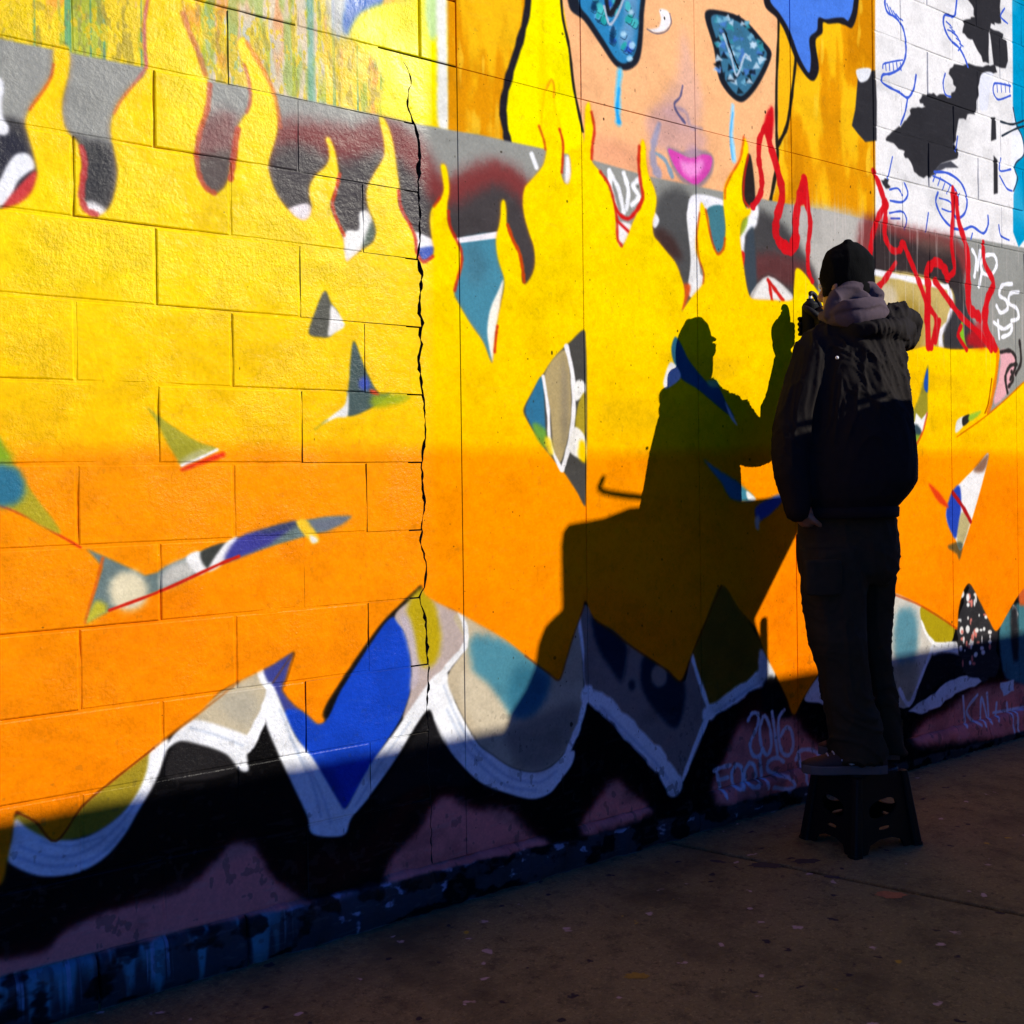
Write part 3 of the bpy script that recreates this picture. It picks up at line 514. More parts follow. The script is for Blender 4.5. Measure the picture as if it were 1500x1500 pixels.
 ('P',(110,170,195),2.1,0,0.85,[(2.538,2.987),(2.514,2.956),(2.493,2.97)]),
 ('P',(110,170,195),2.1,0,0.85,[(2.425,2.91),(2.458,2.93),(2.46,2.907)]),
 ('P',(22,30,40),2.0,0,0.85,[(2.37,2.812),(2.369,2.783),(2.339,2.79)]),
 ('P',(110,170,195),2.0,0,0.85,[(2.405,2.897),(2.403,2.866),(2.371,2.88)]),
 ('P',(110,170,195),2.1,0,0.85,[(2.441,2.875),(2.422,2.896),(2.462,2.903)]),
 ('P',(50,140,150),2.1,0,0.85,[(2.512,3.034),(2.503,3.006),(2.479,3.022)]),
 ('P',(110,170,195),2.1,0,0.85,[(2.421,2.826),(2.448,2.852),(2.456,2.83)]),
 ('P',(70,120,190),2.1,0,0.85,[(2.425,2.843),(2.425,2.822),(2.389,2.823)]),
 ('P',(70,120,190),2.1,0,0.85,[(2.512,2.85),(2.49,2.817),(2.468,2.842)]),
 ('P',(110,170,195),2.1,0,0.85,[(2.482,2.809),(2.488,2.781),(2.455,2.787)]),
 ('P',(50,140,150),2.1,0,0.85,[(2.383,2.971),(2.396,2.998),(2.42,2.99)]),
 ('P',(16,22,30),2.0,0,0.85,[(2.305,2.825),(2.345,2.847),(2.34,2.813)]),
 ('P',(110,170,195),2.0,0,0.85,[(2.369,2.958),(2.383,2.934),(2.349,2.933)]),
 ('P',(190,215,228),2.1,0,0.85,[(2.492,3.016),(2.458,3.003),(2.466,3.024)]),
 ('P',(22,30,40),2.1,0,0.85,[(2.41,2.815),(2.458,2.821),(2.425,2.789)]),
 ('P',(110,170,195),2.1,0,0.85,[(2.517,3.034),(2.489,3.006),(2.482,3.028)]),
 ('P',(50,140,150),2.0,0,0.85,[(2.344,2.912),(2.329,2.889),(2.309,2.908)]),
 ('P',(16,22,30),2.0,0,0.85,[(2.351,2.916),(2.316,2.917),(2.338,2.938)]),
 ('P',(110,170,195),2.1,0,0.85,[(2.395,2.919),(2.428,2.922),(2.402,2.893)]),
 ('P',(22,30,40),2.1,0,0.85,[(2.418,3.017),(2.455,3.046),(2.46,3.023)]),
 ('P',(70,120,190),2.0,0,0.85,[(2.375,2.891),(2.342,2.902),(2.372,2.92)]),
 ('P',(50,140,150),2.1,0,0.85,[(2.425,2.973),(2.393,2.976),(2.414,2.997)]),
 ('P',(110,170,195),2.1,0,0.85,[(2.474,2.829),(2.432,2.832),(2.468,2.86)]),
 ('P',(22,30,40),2.1,0,0.85,[(2.504,2.835),(2.541,2.856),(2.543,2.834)]),
 ('P',(190,215,228),2.1,0,0.85,[(2.417,2.992),(2.391,2.999),(2.421,3.019)]),
 ('P',(70,120,190),2.0,0,0.85,[(2.371,2.963),(2.349,2.946),(2.339,2.968)]),
 ('P',(70,120,190),2.1,0,0.85,[(2.421,2.959),(2.458,2.954),(2.414,2.93)]),
 ('P',(16,22,30),2.1,0,0.85,[(2.511,2.816),(2.529,2.793),(2.491,2.796)]),
 ('P',(50,140,150),2.1,0,0.85,[(2.593,2.94),(2.549,2.943),(2.588,2.972)]),
 ('P',(50,140,150),2.1,0,0.85,[(2.585,2.954),(2.584,2.93),(2.556,2.932)]),
 ('P',(190,215,228),2.1,0,0.85,[(2.486,2.792),(2.506,2.815),(2.53,2.798)]),
 ('P',(16,22,30),2.1,0,0.85,[(2.39,2.847),(2.415,2.832),(2.385,2.816)]),
 ('S',(170,190,205),3.9,1,1.0,[(2.363,2.949),(2.407,2.87),(2.436,2.811),(2.484,2.899),(2.515,2.885)],(10.3,10.3)),
 ('S',(25,28,34),2.6,1,1.0,[(2.378,2.953),(2.422,2.87),(2.444,2.839)],(7.7,7.7)),
 ('S',(90,200,240),9.4,1,1.0,[(1.833,2.701),(1.822,2.614),(1.824,2.525)],(21.2,25.9)),
 ('S',(20,150,220),4.7,1,0.8,[(1.829,2.639),(1.818,2.566),(1.827,2.525)],(9.4,16.5)),
 ('S',(150,215,245),7.7,1,1.0,[(2.411,2.69),(2.402,2.586),(2.411,2.487)],(18.0,23.1)),
 ('S',(70,170,230),5.1,1,0.8,[(2.411,2.664),(2.394,2.571),(2.404,2.491)],(7.7,7.7)),
 ('S',(95,90,125),3.7,1,1.0,[(2.141,2.711),(2.127,2.668),(2.098,2.638),(2.112,2.609),(2.15,2.579)],(7.4,12.3)),
 ('S',(150,135,160),7.4,1,0.6,[(2.112,2.626),(2.157,2.617),(2.181,2.572),(2.239,2.575)],(12.4,12.4)),
 ('S',(150,150,175),7.3,1,0.85,[(2.021,2.551),(1.99,2.465),(1.992,2.405),(2.015,2.37)],(21.8,38.7)),
 ('S',(105,150,180),4.9,1,0.8,[(2.006,2.444),(2.05,2.426),(2.083,2.375)],(12.2,21.9)),
 ('P',(130,115,135),7.5,1,0.8,[(2.061,2.475),(2.137,2.473),(2.209,2.494),(2.295,2.484),(2.287,2.411),(2.213,2.35),(2.135,2.363),(2.087,2.401)]),
 ('P',(214,72,168),5.0,1,1.0,[(2.064,2.468),(2.102,2.467),(2.179,2.457),(2.244,2.48),(2.292,2.475),(2.276,2.42),(2.21,2.365),(2.146,2.377),(2.101,2.408)]),
 ('P',(245,160,215),10.0,1,0.8,[(2.123,2.436),(2.179,2.44),(2.244,2.458),(2.236,2.419),(2.185,2.386),(2.143,2.399)]),
 ('P',(190,150,165),10.0,1,0.6,[(2.148,2.459),(2.184,2.51),(2.237,2.474)]),
 ('P',(240,235,232),3.6,1,1.0,[(2.028,2.96),(2.069,2.965),(2.086,2.935),(2.061,2.895),(2.013,2.874),(1.973,2.875),(2.021,2.895),(2.035,2.928)]),
 ('S',(120,105,110),2.4,1,0.8,[(1.967,2.876),(2.007,2.87),(2.058,2.889),(2.086,2.925),(2.08,2.958)],(6.1,6.1)),
 ('P',(242,180,20),5.4,1,1.0,[(2.691,3.091),(2.761,3.04),(2.793,2.988),(2.77,2.853),(2.733,2.684),(2.674,2.588)]),
 ('S',(40,34,24),4.0,1,1.0,[(2.681,3.236),(2.682,3.049),(2.666,2.832),(2.662,2.645),(2.664,2.525),(2.621,2.364)],(13.3,18.6)),
 ('S',(35,30,24),4.0,1,1.0,[(2.72,3.071),(2.777,3.012),(2.784,2.951),(2.756,2.796),(2.725,2.669),(2.67,2.587)],(13.5,18.8)),
 ('P',(30,28,34),4.1,1,1.0,[(2.59,3.556),(3.228,3.751),(3.195,3.249),(3.156,3.159),(3.105,3.156),(3.059,3.154),(2.996,3.136),(2.96,3.133),(2.955,3.09),(2.91,3.047),(2.93,2.941),(2.899,2.885),(2.851,2.889),(2.784,2.943),(2.719,3.042),(2.671,3.084),(2.598,3.122)]),
 ('P',(72,122,216),4.1,1,1.0,[(2.627,3.567),(3.2,3.742),(3.162,3.252),(3.128,3.181),(3.096,3.185),(3.041,3.172),(2.978,3.151),(2.93,3.145),(2.92,3.093),(2.871,3.049),(2.879,2.971),(2.869,2.912),(2.843,2.923),(2.801,2.968),(2.744,3.058),(2.691,3.105),(2.631,3.149)]),
 ('P',(148,148,139),2.3,0,1.0,[(-1.196,2.37),(-0.162,2.36),(0.476,2.369),(1.111,2.37),(1.227,2.376),(1.492,2.375),(1.709,2.372),(1.964,2.357),(2.353,2.357),(2.525,2.361),(2.707,2.363),(2.986,2.37),(3.287,2.364),(3.614,2.366),(4.027,2.384),(4.516,2.392),(8.135,2.438),(8.101,1.216),(-1.208,1.331)]),
 ('P',(186,181,170),28.0,1,0.9,[(2.748,2.363),(3.297,2.356),(3.291,2.088),(2.958,2.058),(2.809,2.208)]),
 ('P','poster',3.4,0,1.0,[(3.362,5.952),(8.357,10.277),(8.135,2.438),(4.516,2.392),(4.027,2.384),(3.614,2.366),(3.297,2.365)]),
 ('P','teal',5.5,0,1.0,[(4.485,6.604),(8.357,10.277),(8.135,2.438),(4.517,2.429),(4.465,2.389),(4.415,2.457)]),
 ('P',(238,238,240),5.0,1,1.0,[(4.422,3.072),(4.452,2.988),(4.509,2.938),(4.526,2.857),(4.461,2.809),(4.428,2.774),(4.453,2.735),(4.407,2.638)]),
 ('S',(50,60,80),3.3,1,1.0,[(4.428,3.063),(4.458,2.989),(4.515,2.932),(4.526,2.853),(4.454,2.802),(4.435,2.765),(4.459,2.722),(4.42,2.657)],(8.3,8.3)),
 ('S',(40,50,60),3.3,1,1.0,[(4.314,2.976),(4.427,2.983),(4.595,3.047)],(10.0,10.0)),
 ('S',(40,50,60),3.3,1,1.0,[(4.325,2.909),(4.464,2.97),(4.608,3.016)],(10.0,10.0)),
 ('P',(48,47,50),2.3,0,1.0,[(3.189,2.961),(3.242,2.992),(3.309,3.012),(3.317,2.877),(3.313,2.713),(3.236,2.694),(3.185,2.72),(3.143,2.747),(3.168,2.82),(3.179,2.893)]),
 ('P',(236,236,236),2.9,1,1.0,[(3.176,2.981),(3.214,3.001),(3.281,3.012),(3.26,2.964),(3.203,2.941)]),
 ('P',(48,47,50),2.2,0,1.0,[(3.912,3.166),(3.992,3.177),(4.036,3.197),(4.095,3.197),(4.161,3.206),(4.186,3.218),(4.212,3.226),(4.224,3.224),(4.265,3.241),(4.28,3.224),(4.277,3.226),(4.276,3.223),(4.288,3.207),(4.261,3.198),(4.199,3.17),(4.19,3.156),(4.136,3.137),(4.116,3.103),(4.124,3.068),(4.099,3.03),(4.098,2.995),(4.082,2.967),(4.038,2.961),(4.019,2.955),(4.004,2.926),(3.981,2.931),(3.99,2.931),(3.948,2.922),(3.952,2.929),(3.941,2.911),(3.931,2.877),(3.921,2.846),(3.922,2.82),(3.901,2.797),(3.937,2.776),(3.94,2.754),(3.931,2.737),(3.904,2.727),(3.856,2.712),(3.799,2.692),(3.764,2.664),(3.76,2.645),(3.734,2.628),(3.716,2.624),(3.709,2.613),(3.684,2.62),(3.66,2.605),(3.62,2.61),(3.603,2.618),(3.586,2.622),(3.577,2.643),(3.563,2.66),(3.542,2.675),(3.519,2.672),(3.509,2.686),(3.518,2.702),(3.502,2.704),(3.472,2.704),(3.439,2.722),(3.382,2.724),(3.377,2.73),(3.39,2.745),(3.404,2.753),(3.425,2.77),(3.448,2.784),(3.476,2.803),(3.488,2.8),(3.522,2.835),(3.535,2.841),(3.545,2.853),(3.568,2.873),(3.562,2.89),(3.578,2.903),(3.61,2.909),(3.625,2.916),(3.653,2.917),(3.683,2.929),(3.665,2.93),(3.668,2.938),(3.64,2.936),(3.636,2.95),(3.647,2.957),(3.664,2.979),(3.69,2.98),(3.706,2.991),(3.727,2.993),(3.743,3.001),(3.769,2.991),(3.793,3.005),(3.823,3.01),(3.842,3.01),(3.854,3.001),(3.881,3.007),(3.887,3.029),(3.895,3.032),(3.916,3.042),(3.927,3.063),(3.904,3.07),(3.901,3.09),(3.89,3.099),(3.866,3.113),(3.869,3.118),(3.877,3.137),(3.901,3.15)]),
 ('P',(48,47,50),2.2,0,1.0,[(3.827,3.625),(3.952,3.66),(4.094,3.698),(4.2,3.717),(4.331,3.761),(4.322,3.684),(4.332,3.609),(4.319,3.527),(4.33,3.452),(4.304,3.443),(4.268,3.441),(4.272,3.429),(4.238,3.43),(4.218,3.375),(4.218,3.336),(4.213,3.286),(4.216,3.237),(4.212,3.233),(4.189,3.235),(4.175,3.232),(4.162,3.229),(4.148,3.256),(4.118,3.273),(4.096,3.293),(4.075,3.316),(4.055,3.312),(4.031,3.314),(4.008,3.327),(3.989,3.328),(3.992,3.341),(3.995,3.351),(4.005,3.372),(3.996,3.386),(4.018,3.396),(4.058,3.408),(4.058,3.416),(4.095,3.426),(4.084,3.431),(4.083,3.438),(4.085,3.463),(4.073,3.475),(4.006,3.507),(3.946,3.555),(3.892,3.59)]),
 ('P',(48,47,50),2.3,0,1.0,[(4.22,3.407),(4.26,3.403),(4.306,3.408),(4.348,3.404),(4.342,3.382),(4.375,3.38),(4.378,3.358),(4.383,3.323),(4.385,3.282),(4.363,3.242),(4.326,3.235),(4.294,3.236),(4.258,3.233),(4.246,3.292),(4.236,3.347)]),
 ('P',(48,47,50),2.6,0,1.0,[(4.229,2.98),(4.265,2.987),(4.269,2.883),(4.22,2.865)]),
 ('P',(48,47,50),2.6,0,1.0,[(4.243,2.801),(4.279,2.784),(4.276,2.626),(4.239,2.615)]),
 ('P',(48,47,50),2.0,0,1.0,[(3.339,2.548),(3.359,2.55),(3.369,2.561),(3.399,2.563),(3.389,2.541),(3.41,2.531),(3.403,2.523),(3.395,2.521),(3.374,2.517),(3.368,2.523),(3.353,2.533),(3.347,2.542)]),
 ('P',(70,70,76),3.1,0,1.0,[(3.709,2.622),(3.786,2.689),(3.875,2.716),(3.942,2.695),(3.835,2.678)]),
 ('P',(225,225,230),4.8,1,1.0,[(4.149,3.171),(4.251,3.193),(4.219,3.098),(4.193,3.012),(4.133,3.001),(4.124,3.096)]),
 ('S',(62,92,196),2.4,1,1.0,[(3.401,3.422),(3.384,3.318),(3.403,3.281),(3.463,3.272),(3.513,3.242),(3.537,3.173),(3.53,3.112),(3.489,3.058),(3.418,3.02),(3.363,3.003),(3.357,2.972),(3.406,2.959),(3.497,2.95),(3.548,2.942),(3.59,2.983),(3.612,3.054)],(11.8,11.8)),
 ('S',(62,92,196),2.4,1,1.0,[(3.548,2.942),(3.526,2.872),(3.489,2.812)],(10.4,10.4)),
 ('S',(62,92,196),2.4,1,1.0,[(3.364,3.032),(3.369,3.051),(3.439,3.077),(3.51,3.099)],(7.4,7.4)),
 ('S',(62,92,196),2.3,1,1.0,[(3.384,3.06),(3.388,3.028)],(6.4,6.4)),
 ('S',(62,92,196),2.4,1,1.0,[(3.411,3.066),(3.415,3.034)],(6.5,6.5)),
 ('S',(62,92,196),2.4,1,1.0,[(3.439,3.071),(3.443,3.04)],(6.5,6.5)),
 ('S',(62,92,196),2.4,1,1.0,[(3.466,3.077),(3.471,3.046)],(6.5,6.5)),
 ('S',(62,92,196),2.4,1,1.0,[(3.494,3.083),(3.499,3.052)],(6.5,6.5)),
 ('S',(62,92,196),2.3,1,1.0,[(3.399,3.316),(3.423,3.28)],(6.5,6.5)),
 ('S',(62,92,196),2.4,1,1.0,[(3.421,3.306),(3.445,3.278)],(6.5,6.5)),
 ('S',(62,92,196),2.4,1,1.0,[(3.443,3.297),(3.468,3.276)],(6.5,6.5)),
 ('S',(62,92,196),2.4,1,1.0,[(3.465,3.288),(3.49,3.274)],(6.5,6.5)),
 ('S',(62,92,196),2.4,1,1.0,[(3.488,3.278),(3.513,3.272)],(6.5,6.5)),
 ('S',(62,92,196),2.5,1,1.0,[(3.947,3.5),(3.934,3.428),(3.917,3.386),(3.844,3.375),(3.832,3.329),(3.875,3.277),(3.959,3.252),(4.004,3.217),(4.032,3.179)],(12.5,12.5)),
 ('S',(62,92,196),2.5,1,1.0,[(3.855,3.347),(3.904,3.333)],(6.8,6.8)),
 ('S',(62,92,196),2.5,1,1.0,[(3.882,3.328),(3.926,3.317)],(6.9,6.9)),
 ('S',(62,92,196),2.5,1,1.0,[(3.909,3.31),(3.949,3.3)],(6.9,6.9)),
 ('S',(62,92,196),2.5,1,1.0,[(3.937,3.291),(3.971,3.283)],(6.9,6.9)),
 ('S',(62,92,196),2.5,1,1.0,[(3.965,3.272),(3.994,3.266)],(6.9,6.9)),
 ('S',(62,92,196),2.5,1,1.0,[(3.865,3.312),(3.932,3.308),(3.976,3.268),(3.953,3.238)],(7.8,7.8)),
 ('S',(62,92,196),2.5,1,1.0,[(3.742,2.645),(3.851,2.656),(3.958,2.628),(4.008,2.56),(3.989,2.494),(3.926,2.46),(3.892,2.481)],(12.5,12.5)),
 ('S',(62,92,196),2.5,1,1.0,[(3.731,2.625),(3.829,2.615),(3.917,2.585),(3.938,2.525)],(9.3,9.3)),
 ('S',(62,92,196),2.5,1,1.0,[(3.753,2.641),(3.73,2.601)],(6.7,6.7)),
 ('S',(62,92,196),2.5,1,1.0,[(3.79,2.628),(3.768,2.588)],(6.8,6.8)),
 ('S',(62,92,196),2.5,1,1.0,[(3.829,2.615),(3.806,2.575)],(6.8,6.8)),
 ('S',(62,92,196),2.5,1,1.0,[(3.867,2.602),(3.844,2.562)],(6.8,6.8)),
 ('S',(62,92,196),2.5,1,1.0,[(3.906,2.589),(3.883,2.548)],(6.9,6.9)),
 ('S',(62,92,196),2.5,1,1.0,[(3.945,2.576),(3.922,2.535)],(6.9,6.9)),
 ('S',(62,92,196),2.5,1,1.0,[(3.773,2.558),(3.755,2.512),(3.803,2.451),(3.891,2.412),(3.982,2.417),(4.051,2.438),(4.145,2.418),(4.188,2.462),(4.189,2.507)],(12.6,12.6)),
 ('S',(62,92,196),2.5,1,1.0,[(3.783,2.534),(3.871,2.528),(3.881,2.486),(3.804,2.488)],(7.7,7.7)),
 ('S',(62,92,196),2.5,1,1.0,[(4.051,2.406),(4.038,2.379)],(9.5,9.5)),
 ('S',(62,92,196),2.4,1,1.0,[(3.695,2.455),(3.672,2.367)],(9.1,9.1)),
 ('S',(62,92,196),2.4,1,1.0,[(3.514,2.563),(3.539,2.518),(3.497,2.477),(3.407,2.47)],(10.4,10.4)),
 ('S',(62,92,196),2.4,1,1.0,[(3.403,2.517),(3.463,2.531),(3.498,2.507)],(8.9,8.9)),
 ('S',(62,92,196),2.4,1,1.0,[(3.426,2.662),(3.389,2.562)],(8.8,8.8)),
 ('S',(62,92,196),2.4,1,1.0,[(3.401,2.416),(3.497,2.435),(3.527,2.403),(3.51,2.359)],(8.9,8.9)),
 ('S',(62,92,196),2.4,1,1.0,[(3.41,2.394),(3.476,2.402)],(8.9,8.9)),
 ('S',(62,92,196),2.5,1,1.0,[(3.839,3.107),(3.821,3.06),(3.837,3.014),(3.881,3.01)],(9.3,9.3)),
 ('S',(62,92,196),2.5,1,1.0,[(3.934,2.838),(3.915,2.766)],(9.4,9.4)),
 ('S',(62,92,196),2.6,1,1.0,[(4.404,3.118),(4.292,3.077),(4.249,3.104),(4.263,3.149),(4.405,3.165)],(9.8,9.8)),
 ('S',(62,92,196),2.6,1,1.0,[(4.281,3.153),(4.286,3.112)],(6.5,6.5)),
 ('S',(62,92,196),2.6,1,1.0,[(4.318,3.161),(4.323,3.119)],(6.5,6.5)),
 ('S',(62,92,196),2.6,1,1.0,[(4.355,3.168),(4.361,3.126)],(6.6,6.6)),
 ('S',(62,92,196),2.6,1,1.0,[(4.393,3.176),(4.398,3.134)],(6.6,6.6)),
 ('S',(62,92,196),2.6,1,1.0,[(4.31,2.798),(4.297,2.737),(4.397,2.759)],(9.8,9.8)),
 ('S',(62,92,196),2.6,1,1.0,[(4.296,2.711),(4.357,2.661),(4.407,2.655)],(9.9,9.9)),
 ('S',(62,92,196),2.6,1,1.0,[(4.285,2.474),(4.302,2.427),(4.377,2.413)],(9.8,9.8)),
 ('S',(62,92,196),2.6,1,1.0,[(4.363,3.532),(4.325,3.484),(4.387,3.465)],(9.9,9.9)),
 ('P',(120,40,40),28.7,1,0.85,[(0.525,2.266),(0.618,2.306),(0.791,2.317),(0.896,2.356),(1.0,2.33),(1.053,2.273),(1.102,2.218),(1.199,2.273),(1.319,2.307),(1.428,2.261),(1.483,2.124),(1.436,1.896),(0.528,1.817)]),
 ('P',(66,64,64),24.5,1,0.95,[(0.517,2.19),(0.617,2.241),(0.745,2.215),(0.881,2.265),(0.989,2.222),(1.051,2.148),(1.133,2.143),(1.224,2.198),(1.326,2.23),(1.429,2.143),(1.465,1.899),(0.512,1.815)]),
 ('P',(66,64,64),11.0,1,1.0,[(-0.574,2.175),(-0.195,2.175),(-0.116,2.173),(-0.097,2.115),(-0.079,1.912),(-0.578,1.851)]),
 ('P',(44,44,54),12.5,1,0.8,[(-0.576,2.057),(-0.195,2.139),(-0.114,2.129),(-0.107,1.925),(-0.578,1.866)]),
 ('P',(66,64,64),15.3,1,0.95,[(-0.017,2.154),(0.04,2.155),(0.098,2.148),(0.108,2.021),(0.07,1.964),(0.004,1.956)]),
 ('P',(48,48,50),15.3,1,0.8,[(0.039,2.138),(0.081,2.145),(0.088,2.035),(0.054,2.013),(0.035,2.078)]),
 ('P',(120,40,40),25.4,1,0.55,[(0.302,2.227),(0.426,2.286),(0.423,2.065),(0.3,2.047)]),
 ('P',(92,84,78),16.3,1,0.9,[(0.31,2.148),(0.425,2.184),(0.413,2.063),(0.309,2.049)]),
 ('P',(75,75,74),24.5,1,0.95,[(2.024,2.308),(2.177,2.315),(2.199,1.938),(2.076,1.928),(1.978,2.149)]),
 ('P',(60,34,30),19.5,1,0.7,[(1.978,2.173),(2.08,2.161),(2.13,2.081),(2.044,2.091)]),
 ('P',(66,64,64),24.0,1,0.97,[(2.446,2.296),(2.552,2.32),(2.705,2.271),(2.821,2.176),(2.905,2.075),(2.903,1.942),(2.439,1.907)]),
 ('P',(120,40,40),26.8,1,0.5,[(2.521,2.136),(2.703,2.163),(2.85,2.125),(2.87,2.05),(2.539,2.041)]),
 ('P',(120,40,40),30.2,1,0.85,[(3.216,2.375),(3.485,2.374),(3.912,2.365),(4.025,2.283),(3.908,2.145),(3.211,2.139)]),
 ('P',(52,46,46),21.2,1,0.95,[(3.286,2.297),(3.535,2.314),(3.855,2.311),(3.966,2.213),(3.947,1.834),(3.286,1.798)]),
 ('P',(110,85,75),24.5,1,0.6,[(3.587,2.341),(3.829,2.349),(3.883,2.283),(3.639,2.287)]),
 ('P',(236,236,236),2.4,1,1.0,[(-0.252,2.272),(-0.164,2.269),(-0.155,2.247),(-0.16,2.21),(-0.157,2.175),(-0.146,2.158),(-0.147,2.141),(-0.159,2.132),(-0.254,2.161)]),
 ('P',(236,236,236),4.1,1,1.0,[(-0.286,1.903),(-0.173,2.017),(-0.151,2.062),(-0.13,2.092),(-0.102,2.097),(-0.087,2.069),(-0.106,2.05),(-0.127,2.027),(-0.156,1.968)]),
 ('P',(200,60,60),4.9,1,1.0,[(-0.162,1.96),(-0.124,2.018),(-0.087,2.059),(-0.081,2.034),(-0.1,1.988),(-0.134,1.964)]),
 ('P',(245,240,235),6.8,1,1.0,[(0.034,2.0),(0.071,1.992),(0.087,1.97),(0.021,1.961)]),
 ('P',(238,228,228),4.8,1,1.0,[(0.564,2.047),(0.635,2.079),(0.656,2.04),(0.613,2.015),(0.572,2.019)]),
 ('P',(240,238,230),4.9,1,1.0,[(0.742,1.988),(0.76,2.018),(0.798,2.026),(0.801,2.074),(0.832,2.082),(0.85,2.041),(0.817,1.977),(0.767,1.928),(0.736,1.893)]),
 ('P',(85,100,85),8.0,1,1.0,[(0.85,2.069),(0.868,2.023),(0.819,1.965),(0.808,1.972)]),
 ('P',(240,236,232),4.1,1,1.0,[(0.972,2.043),(1.059,2.025),(1.068,1.993),(0.98,1.995)]),
 ('P',(70,95,180),4.1,1,1.0,[(0.995,1.989),(1.068,2.005),(1.053,1.958),(0.999,1.952)]),
 ('P',(70,135,155),6.4,1,1.0,[(1.129,2.025),(1.307,2.067),(1.332,1.931),(1.293,1.841),(1.274,1.656),(1.217,1.738),(1.116,1.868),(1.138,1.954)]),
 ('P',(70,110,125),25.6,1,0.5,[(1.169,2.021),(1.221,2.031),(1.26,1.945),(1.193,1.896)]),
 ('S',(245,240,240),3.2,1,1.0,[(1.119,2.028),(1.315,2.074)],(19.2,19.2)),
 ('P',(245,240,222),3.9,1,1.0,[(1.321,1.93),(1.296,1.888),(1.266,1.83),(1.254,1.76),(1.264,1.696),(1.276,1.667),(1.286,1.754),(1.306,1.842)]),
 ('S',(245,245,242),4.4,1,1.0,[(1.441,2.349),(1.46,2.31)],(17.7,17.7)),
 ('S',(245,245,242),4.7,1,1.0,[(1.78,2.348),(1.785,2.29),(1.812,2.207)],(18.7,18.7)),
 ('S',(245,245,242),4.7,1,1.0,[(1.78,2.343),(1.82,2.295),(1.844,2.216)],(18.8,18.8)),
 ('S',(245,245,242),4.7,1,1.0,[(1.847,2.349),(1.868,2.291),(1.857,2.227)],(18.9,18.9)),
 ('S',(245,245,242),4.8,1,1.0,[(1.924,2.342),(1.891,2.313),(1.917,2.278),(1.884,2.245)],(19.1,19.1)),
 ('S',(245,240,235),6.8,1,1.0,[(1.594,2.36),(1.596,2.283)],(22.7,31.8)),
 ('P',(238,232,225),5.9,1,1.0,[(1.812,2.174),(1.882,2.174),(1.862,2.124),(1.817,2.09),(1.805,2.129)]),
 ('S',(205,30,28),4.7,1,1.0,[(1.794,2.242),(1.825,2.204),(1.87,2.196),(1.916,2.24),(1.94,2.277)],(14.2,14.2)),
 ('S',(205,30,28),4.7,1,1.0,[(1.809,2.183),(1.869,2.148)],(11.8,11.8)),
 ('P',(238,236,230),5.0,1,1.0,[(2.155,2.252),(2.194,2.282),(2.211,2.215),(2.222,2.041),(2.251,2.018),(2.213,1.95),(2.157,1.96),(2.173,2.086)]),
 ('P',(205,80,30),7.4,1,1.0,[(2.129,1.987),(2.171,1.986),(2.134,1.896),(2.113,1.907)]),
 ('P',(236,236,236),4.8,1,1.0,[(1.989,2.235),(2.016,2.21),(1.995,2.178),(1.975,2.197)]),
 ('P',(240,238,238),5.0,1,1.0,[(2.184,2.321),(2.359,2.325),(2.359,2.289),(2.263,2.277),(2.24,2.218),(2.168,2.209)]),
 ('P',(66,120,130),6.3,1,1.0,[(2.255,2.273),(2.374,2.294),(2.371,2.127),(2.274,2.117)]),
 ('P',(44,38,36),5.2,1,1.0,[(2.454,2.499),(2.508,2.518),(2.529,2.333),(2.458,2.31)]),
 ('P',(240,240,238),6.5,1,1.0,[(2.45,2.291),(2.544,2.335),(2.535,2.255),(2.472,2.208),(2.444,1.959),(2.421,1.957),(2.433,2.217)]),
 ('P',(60,70,78),7.8,1,1.0,[(2.479,2.209),(2.519,2.243),(2.53,1.966),(2.467,1.961)]),
 ('P',(150,170,40),7.8,1,1.0,[(2.427,2.273),(2.485,2.288),(2.472,2.234),(2.433,2.204)]),
 ('P',(210,30,30),5.2,1,1.0,[(2.447,2.146),(2.467,2.138),(2.458,2.085),(2.443,2.101)]),
 ('P',(232,228,220),5.3,1,1.0,[(2.49,1.947),(2.603,2.068),(2.774,1.971)]),
 ('S',(70,64,62),10.6,1,0.5,[(2.483,1.952),(2.603,2.073),(2.775,1.987)],(8.0,8.0)),
 ('S',(206,34,28),4.0,1,1.0,[(2.599,2.051),(2.643,2.016),(2.687,1.979)],(16.0,18.6)),
 ('S',(206,34,28),4.0,1,1.0,[(2.607,2.039),(2.622,1.974),(2.634,1.954)],(15.9,15.9)),
 ('P',(196,172,100),7.5,1,1.0,[(3.283,2.134),(3.88,2.127),(3.873,1.799),(3.276,1.768)]),
 ('P',(150,120,30),35.9,1,0.7,[(3.479,2.046),(3.633,2.014),(3.602,1.785),(3.423,1.776)]),
 ('P',(205,190,160),17.5,1,0.8,[(3.282,2.102),(3.429,2.095),(3.438,2.013),(3.281,2.029)]),
 ('S',(240,238,236),6.0,1,1.0,[(3.235,2.15),(3.532,2.146),(3.841,2.136)],(26.9,26.9)),
 ('S',(240,236,236),6.2,1,1.0,[(3.841,2.139),(3.878,2.064),(3.837,1.968),(3.781,1.917),(3.801,1.795)],(27.9,37.2)),
 ('P',(58,56,58),12.6,1,1.0,[(3.908,2.129),(4.048,1.998),(4.163,1.845),(3.834,1.828),(3.803,1.919),(3.895,2.05)]),
 ('P',(130,190,40),6.3,1,1.0,[(3.961,1.992),(3.937,1.928),(3.981,1.851),(4.027,1.838),(3.982,1.899)]),
 ('S',(248,248,248),3.8,1,1.0,[(4.049,2.33),(4.083,2.289),(4.064,2.207)],(19.1,19.1)),
 ('S',(248,248,248),3.8,1,1.0,[(4.119,2.331),(4.094,2.242)],(19.2,19.2)),
